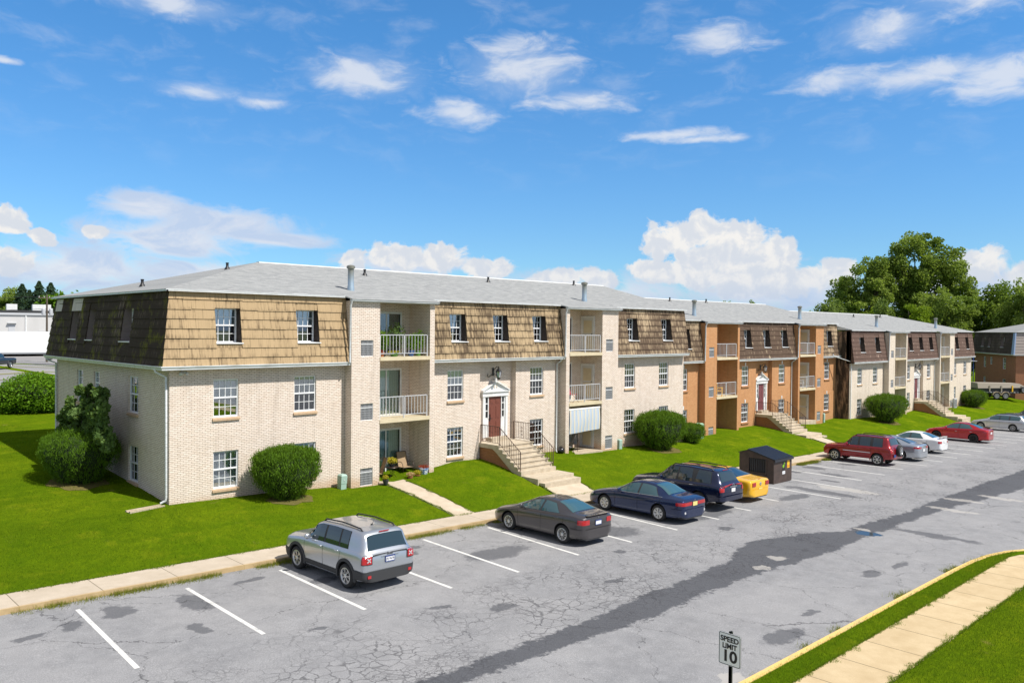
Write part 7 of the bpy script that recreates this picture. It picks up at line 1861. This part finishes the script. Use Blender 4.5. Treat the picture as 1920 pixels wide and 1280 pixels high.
g.quad((-.2, -.2, 8.1), (20, -.2, 8.1), (20, 6.87, zz(6.87)), (6.87, 6.87, zz(6.87))); g.quad((-.2, 13.94, 8.1), (-.2, -.2, 8.1), (6.87, 6.87, zz(6.87))); g.quad((20, 13.94, 8.1), (-.2, 13.94, 8.1), (6.87, 6.87, zz(6.87)), (20, 6.87, zz(6.87))); g.quad((20, -.2, 8.1), (20, 13.94, 8.1), (20, 6.87, zz(6.87)), mi=1)
ro = g.build('shingle_roof', [M['roof'], M['siding_grey']], B4)
g = MB(); g.lathe([(.16, -.05), (.08, .10), (.06, .13), (.06, .30), (0, .31)], 8); g.build('roof_vent', M['black'], ro, (3.6, 5.2, 9.05))
# blue ladder frame standing before it
M['blue_pipe'] = mat('blue_scaffold_paint', (.03, .06, .25), .5)
T = thing('scaffold_frame', 'blue scaffold frame standing between the last building and the brick one', 'scaffold', (104.3, 3.6, -1.3), R(38))
for k, x in enumerate((0, 1.15, 2.3)): g = MB(); g.tube([(x, 0, 0), (x, 0, 5.2)], .05, 6); g.build('upright', M['blue_pipe'], T)
for z in (1.7, 3.6, 5.0): g = MB(); g.tube([(0, 0, z), (2.3, 0, z)], .04, 6); g.build('crossbar', M['blue_pipe'], T)
g = MB(); g.box(-.4, 2.8, -.3, .5, 4.45, 4.52); g.build('platform', M['rail'], T)

# ------------------------------------------------------------------ dump trailer
T = thing('dump_trailer', 'black dump trailer with a grey tarp and a spare wheel, on the grass', 'trailer', (101.4, -.35, -1.25), math.atan2(-.75, .70))
M['tarp'] = mat('grey_tarp', (.33, .29, .24), .9); M['trl'] = mat('trailer_black', (.02, .022, .035), .5)
g = MB(); g.box(-3.2, 2.2, -.95, .95, .72, .95); g.hull8([(-3.2, -.95, .95), (2.2, -.95, .95), (2.2, .95, .95), (-3.2, .95, .95), (-3.2, -1.0, 1.35), (2.2, -1.0, 1.35), (2.2, 1.0, 1.35), (-3.2, 1.0, 1.35)]); b = g.build('trailer_bed', M['trl'], T)
g = MB(); g.hull8([(-3.3, -1.06, 1.3), (2.6, -1.06, 1.42), (2.6, 1.06, 1.42), (-3.3, 1.06, 1.3), (-3.3, -.9, 1.95), (1.7, -.9, 1.9), (1.7, .9, 1.9), (-3.3, .9, 1.95)]); g.build('tarp', M['tarp'], T)
for i, x in enumerate((-1.9, -.5, .8, 1.9)): g = MB(); g.box(x - .07, x + .07, -1.09, -1.0, .9, 1.65); g.build('side_post', M['yel'] if i == 2 else M['tarp'], T)
g = MB()
for i in range(13): g.box(-3.0 + .4 * i, -2.8 + .4 * i, -.97, -.955, .80, .86)
g.build('reflective_tape', M['plate'], T)
t_, rm = wheel_mesh(.40, .24, 'cap'); wr_ = wheel_mesh(.40, .24, 'cap')
M['fender'] = mat('tan_fender', (.42, .33, .22), .7)
for x in (-1.05, .0):
    for sg in (-1, 1):
        o = link('wheel', t_, T, (x, sg * .98, .40), (0, 0, sg * math.pi / 2)); link('rim', rm, o)
    g = MB(); n = 14
    for i in range(n + 1):
        a = R(10 + 160 * i / n)
        for r_ in (.46, .52): g.v += [(x + r_ * math.cos(a), -1.13, .40 + r_ * math.sin(a)), (x + r_ * math.cos(a), -.85, .40 + r_ * math.sin(a))]
    for i in range(n): q = i * 4; g.f += [(q, q + 2, q + 6, q + 4), (q + 2, q + 3, q + 7, q + 6), (q + 3, q + 1, q + 5, q + 7)]; g.m += [0] * 3
    g.build('fender', M['fender'], T)
o = link('spare_wheel', t_, T, (2.1, -1.15, 1.15), (0, 0, -math.pi / 2)); link('rim', rm, o)
g = MB(); g.tube([(2.2, -.7, .8), (4.0, 0, .7)], .07, 6); g.tube([(2.2, .7, .8), (4.0, 0, .7)], .07, 6); g.build('drawbar', M['trl'], T)
g = MB(); g.tube([(3.6, 0, 0), (3.6, 0, .95)], .05, 6); g.box(3.5, 3.7, -.1, .1, 0, .03); g.build('jack', M['trl'], T)

# ------------------------------------------------------------------ far left: lot, warehouse, semitrailer, pole
M['far_asph'] = mat('pale_far_asphalt', rough=.95, spec=.1, fn=lambda t, b: t.put(b.inputs['Base Color'], t.mix(t.mapr(t.noise(t.vmath('MULTIPLY', worldco(t), (.08, .5, 1)), 1, 4, .6), .38, .62), (.30, .29, .28), (.22, .22, .225))))
ux, uy = math.cos(R(-28)), math.sin(R(-28))
def flr(name, base, l0, l1, d0, d1, z, m):
    g = MB(); bx, by = base; nx_, ny_ = -uy, ux
    P = [(bx + ux * a + nx_ * d, by + uy * a + ny_ * d, z(bx + ux * a + nx_ * d, by + uy * a + ny_ * d)) for a, d in ((l0, d0), (l1, d0), (l1, d1), (l0, d1))]
    g.quad(*P); return struct(g.build(name, m))
# asphalt lot behind the lawn as a finely divided sheet that follows the ground
def far_sheet(name, x0, x1, y0, y1, up_, m, nx_=24, ny_=24):
    xs = np.linspace(x0, x1, nx_); ys = np.linspace(y0, y1, ny_); return struct(link(name, grid_mesh(name, xs, ys, lambda x, y: max(terr(x, y), .6) + up_, m)))
far_sheet('rear_parking_lot', -60, 44, 47.5, 170, .05, M['far_asph'], 40, 50)
M['dry_grass'] = mat('dry_grass', rough=.95, fn=lambda t, b: t.put(b.inputs['Base Color'], t.mix(t.noise(worldco(t), 1.5, 4, .6), (.10, .13, .02), (.30, .26, .08))))
far_sheet('grass_strip', -60, 44, 61.5, 62.4, .07, M['dry_grass'], 40, 2); far_sheet('grass_strip', -60, 44, 72, 73.5, .07, M['dry_grass'], 40, 2); far_sheet('grass_strip', -60, 44, 88, 89.5, .07, M['dry_grass'], 40, 2)
far_sheet('rear_sidewalk', -60, 44, 46.2, 47.6, .09, M['walk_plain'], 40, 2); far_sheet('road_edge_line', -60, 44, 52.6, 52.9, .07, M['paint'], 40, 2); far_sheet('grass_strip', -60, 44, 100, 103, .08, M['grass'], 40, 2)
M['wh_wall'] = mat('white_block_wall', (.55, .54, .53), .8, fn=lambda t, b: t.put(b.inputs['Base Color'], t.mix(t.noise(t.vmath('MULTIPLY', objco(t), (1, 1, .3)), .6, 4), (.50, .49, .48), (.62, .61, .60))))
T = thing('warehouse', 'long white flat-roofed warehouse beyond the parking lot', 'warehouse', (20.0, 152.0, 1.4), R(-9))
g = MB(); g.box(-45, 28, 0, 40, 0, 7.4); g.build('wall', M['wh_wall'], T)
g = MB(); g.box(-45.2, 28.2, -.25, .05, 7.35, 7.75); g.build('parapet', M['rail'], T); g = MB(); g.box(-45, 28, .4, 40, 7.4, 8.25); g.build('roof', M['plastic'], T)
g = MB(); g.box(8.2, 9.3, -.06, .03, 3.2, 5.3); g.box(8.0, 9.5, -.5, .0, 5.7, 5.82); g.build('door', M['rail'], T)
for x in (-6, 11.0, 16.0): g = MB(); g.box(x, x + .25, -.15, .0, 0, 7.4); g.build('downspout', M['white'], T)
for x, w_ in ((-3, 1.5), (.5, 3.0), (3.6, 1.6), (8.0, 1.8), (12.4, 3.2), (17.0, 1.4)): g = MB(); g.box(x, x + w_, 2, 4, 8.3, 9.5); g.build('rooftop_unit', M['white'], T)
g = MB()
for x in (13.2, 15.0, 17.2): g.tube([(x, -.3, 2.6), (x, -.3, 4.3)], .05, 5)
g.tube([(13.2, -.3, 4.3), (17.2, -.3, 4.3)], .05, 5); g.tube([(13.2, -.3, 3.4), (17.2, -.3, 3.4)], .05, 5); g.build('railing', M['rail'], T)
T = thing('semi_trailer', 'long white semi trailer parked in front of the warehouse', 'trailer', (19.0, 108.5, 1.50), R(-9))
g = MB(); g.box(-9.5, 7.5, 0, 2.6, 1.15, 4.30); g.build('cargo_box', M['frame'], T); g = MB(); g.box(-9.4, 7.4, .1, 2.5, .95, 1.15); g.build('chassis', M['rail'], T)
for x in (-2.9, -2.0): g = MB(); g.tube([(x, .4, 1.0), (x, .4, .05)], .07, 6); g.build('landing_leg', M['trl'], T)
g = MB(); g.tube([(-3.6, .4, 1.0), (-2.45, .4, .5), (-1.3, .4, 1.0)], .05, 5); g.build('leg_brace', M['trl'], T)
for x in (5.2, 6.5):
    for y in (.15, 2.3): o = link('wheel', t_, T, (x, y, .5), (0, 0, math.pi / 2), (1, 1.25, 1.25)); link('rim', rm, o)
T = thing('utility_pole', 'wooden utility pole with transformers beside the mossy roof', 'utility pole', (27.2, 121.3, 1.5))
g = MB(); g.tube([(0, 0, -1), (0, 0, 10.4)], [.20, .13], 8); g.build('pole', M['bark'], T); g = MB(); g.box(-1.3, 1.3, -.06, .06, 9.75, 9.9); g.build('crossarm', M['bark'], T)
for x in (-.55, .55): g = MB(); g.lathe([(0, 0), (.28, .02), (.30, .1), (.30, 1.0), (.2, 1.1), (0, 1.12)], 12, x, -.2, 7.0); g.build('transformer', M['rail'], T, smooth=True, angle=40)
for x in (-1.15, -.4, .4, 1.15): g = MB(); g.lathe([(.05, 0), (.07, .1), (.03, .22), (0, .23)], 8, x, 0, 9.9); g.build('insulator', M['rail'], T)
for k, z in enumerate((8.0, 10.1)):
    g = MB(); pts = [(-60 + 6 * i, 12 + i * .2, z - .9 * math.sin(math.pi * min(1, i / 10))) for i in range(11)]; pts[-1] = (0, 0, z); g.tube(pts, .03, 4); g.build('wire', M['black'], T)
bpy.context.view_layer.update()
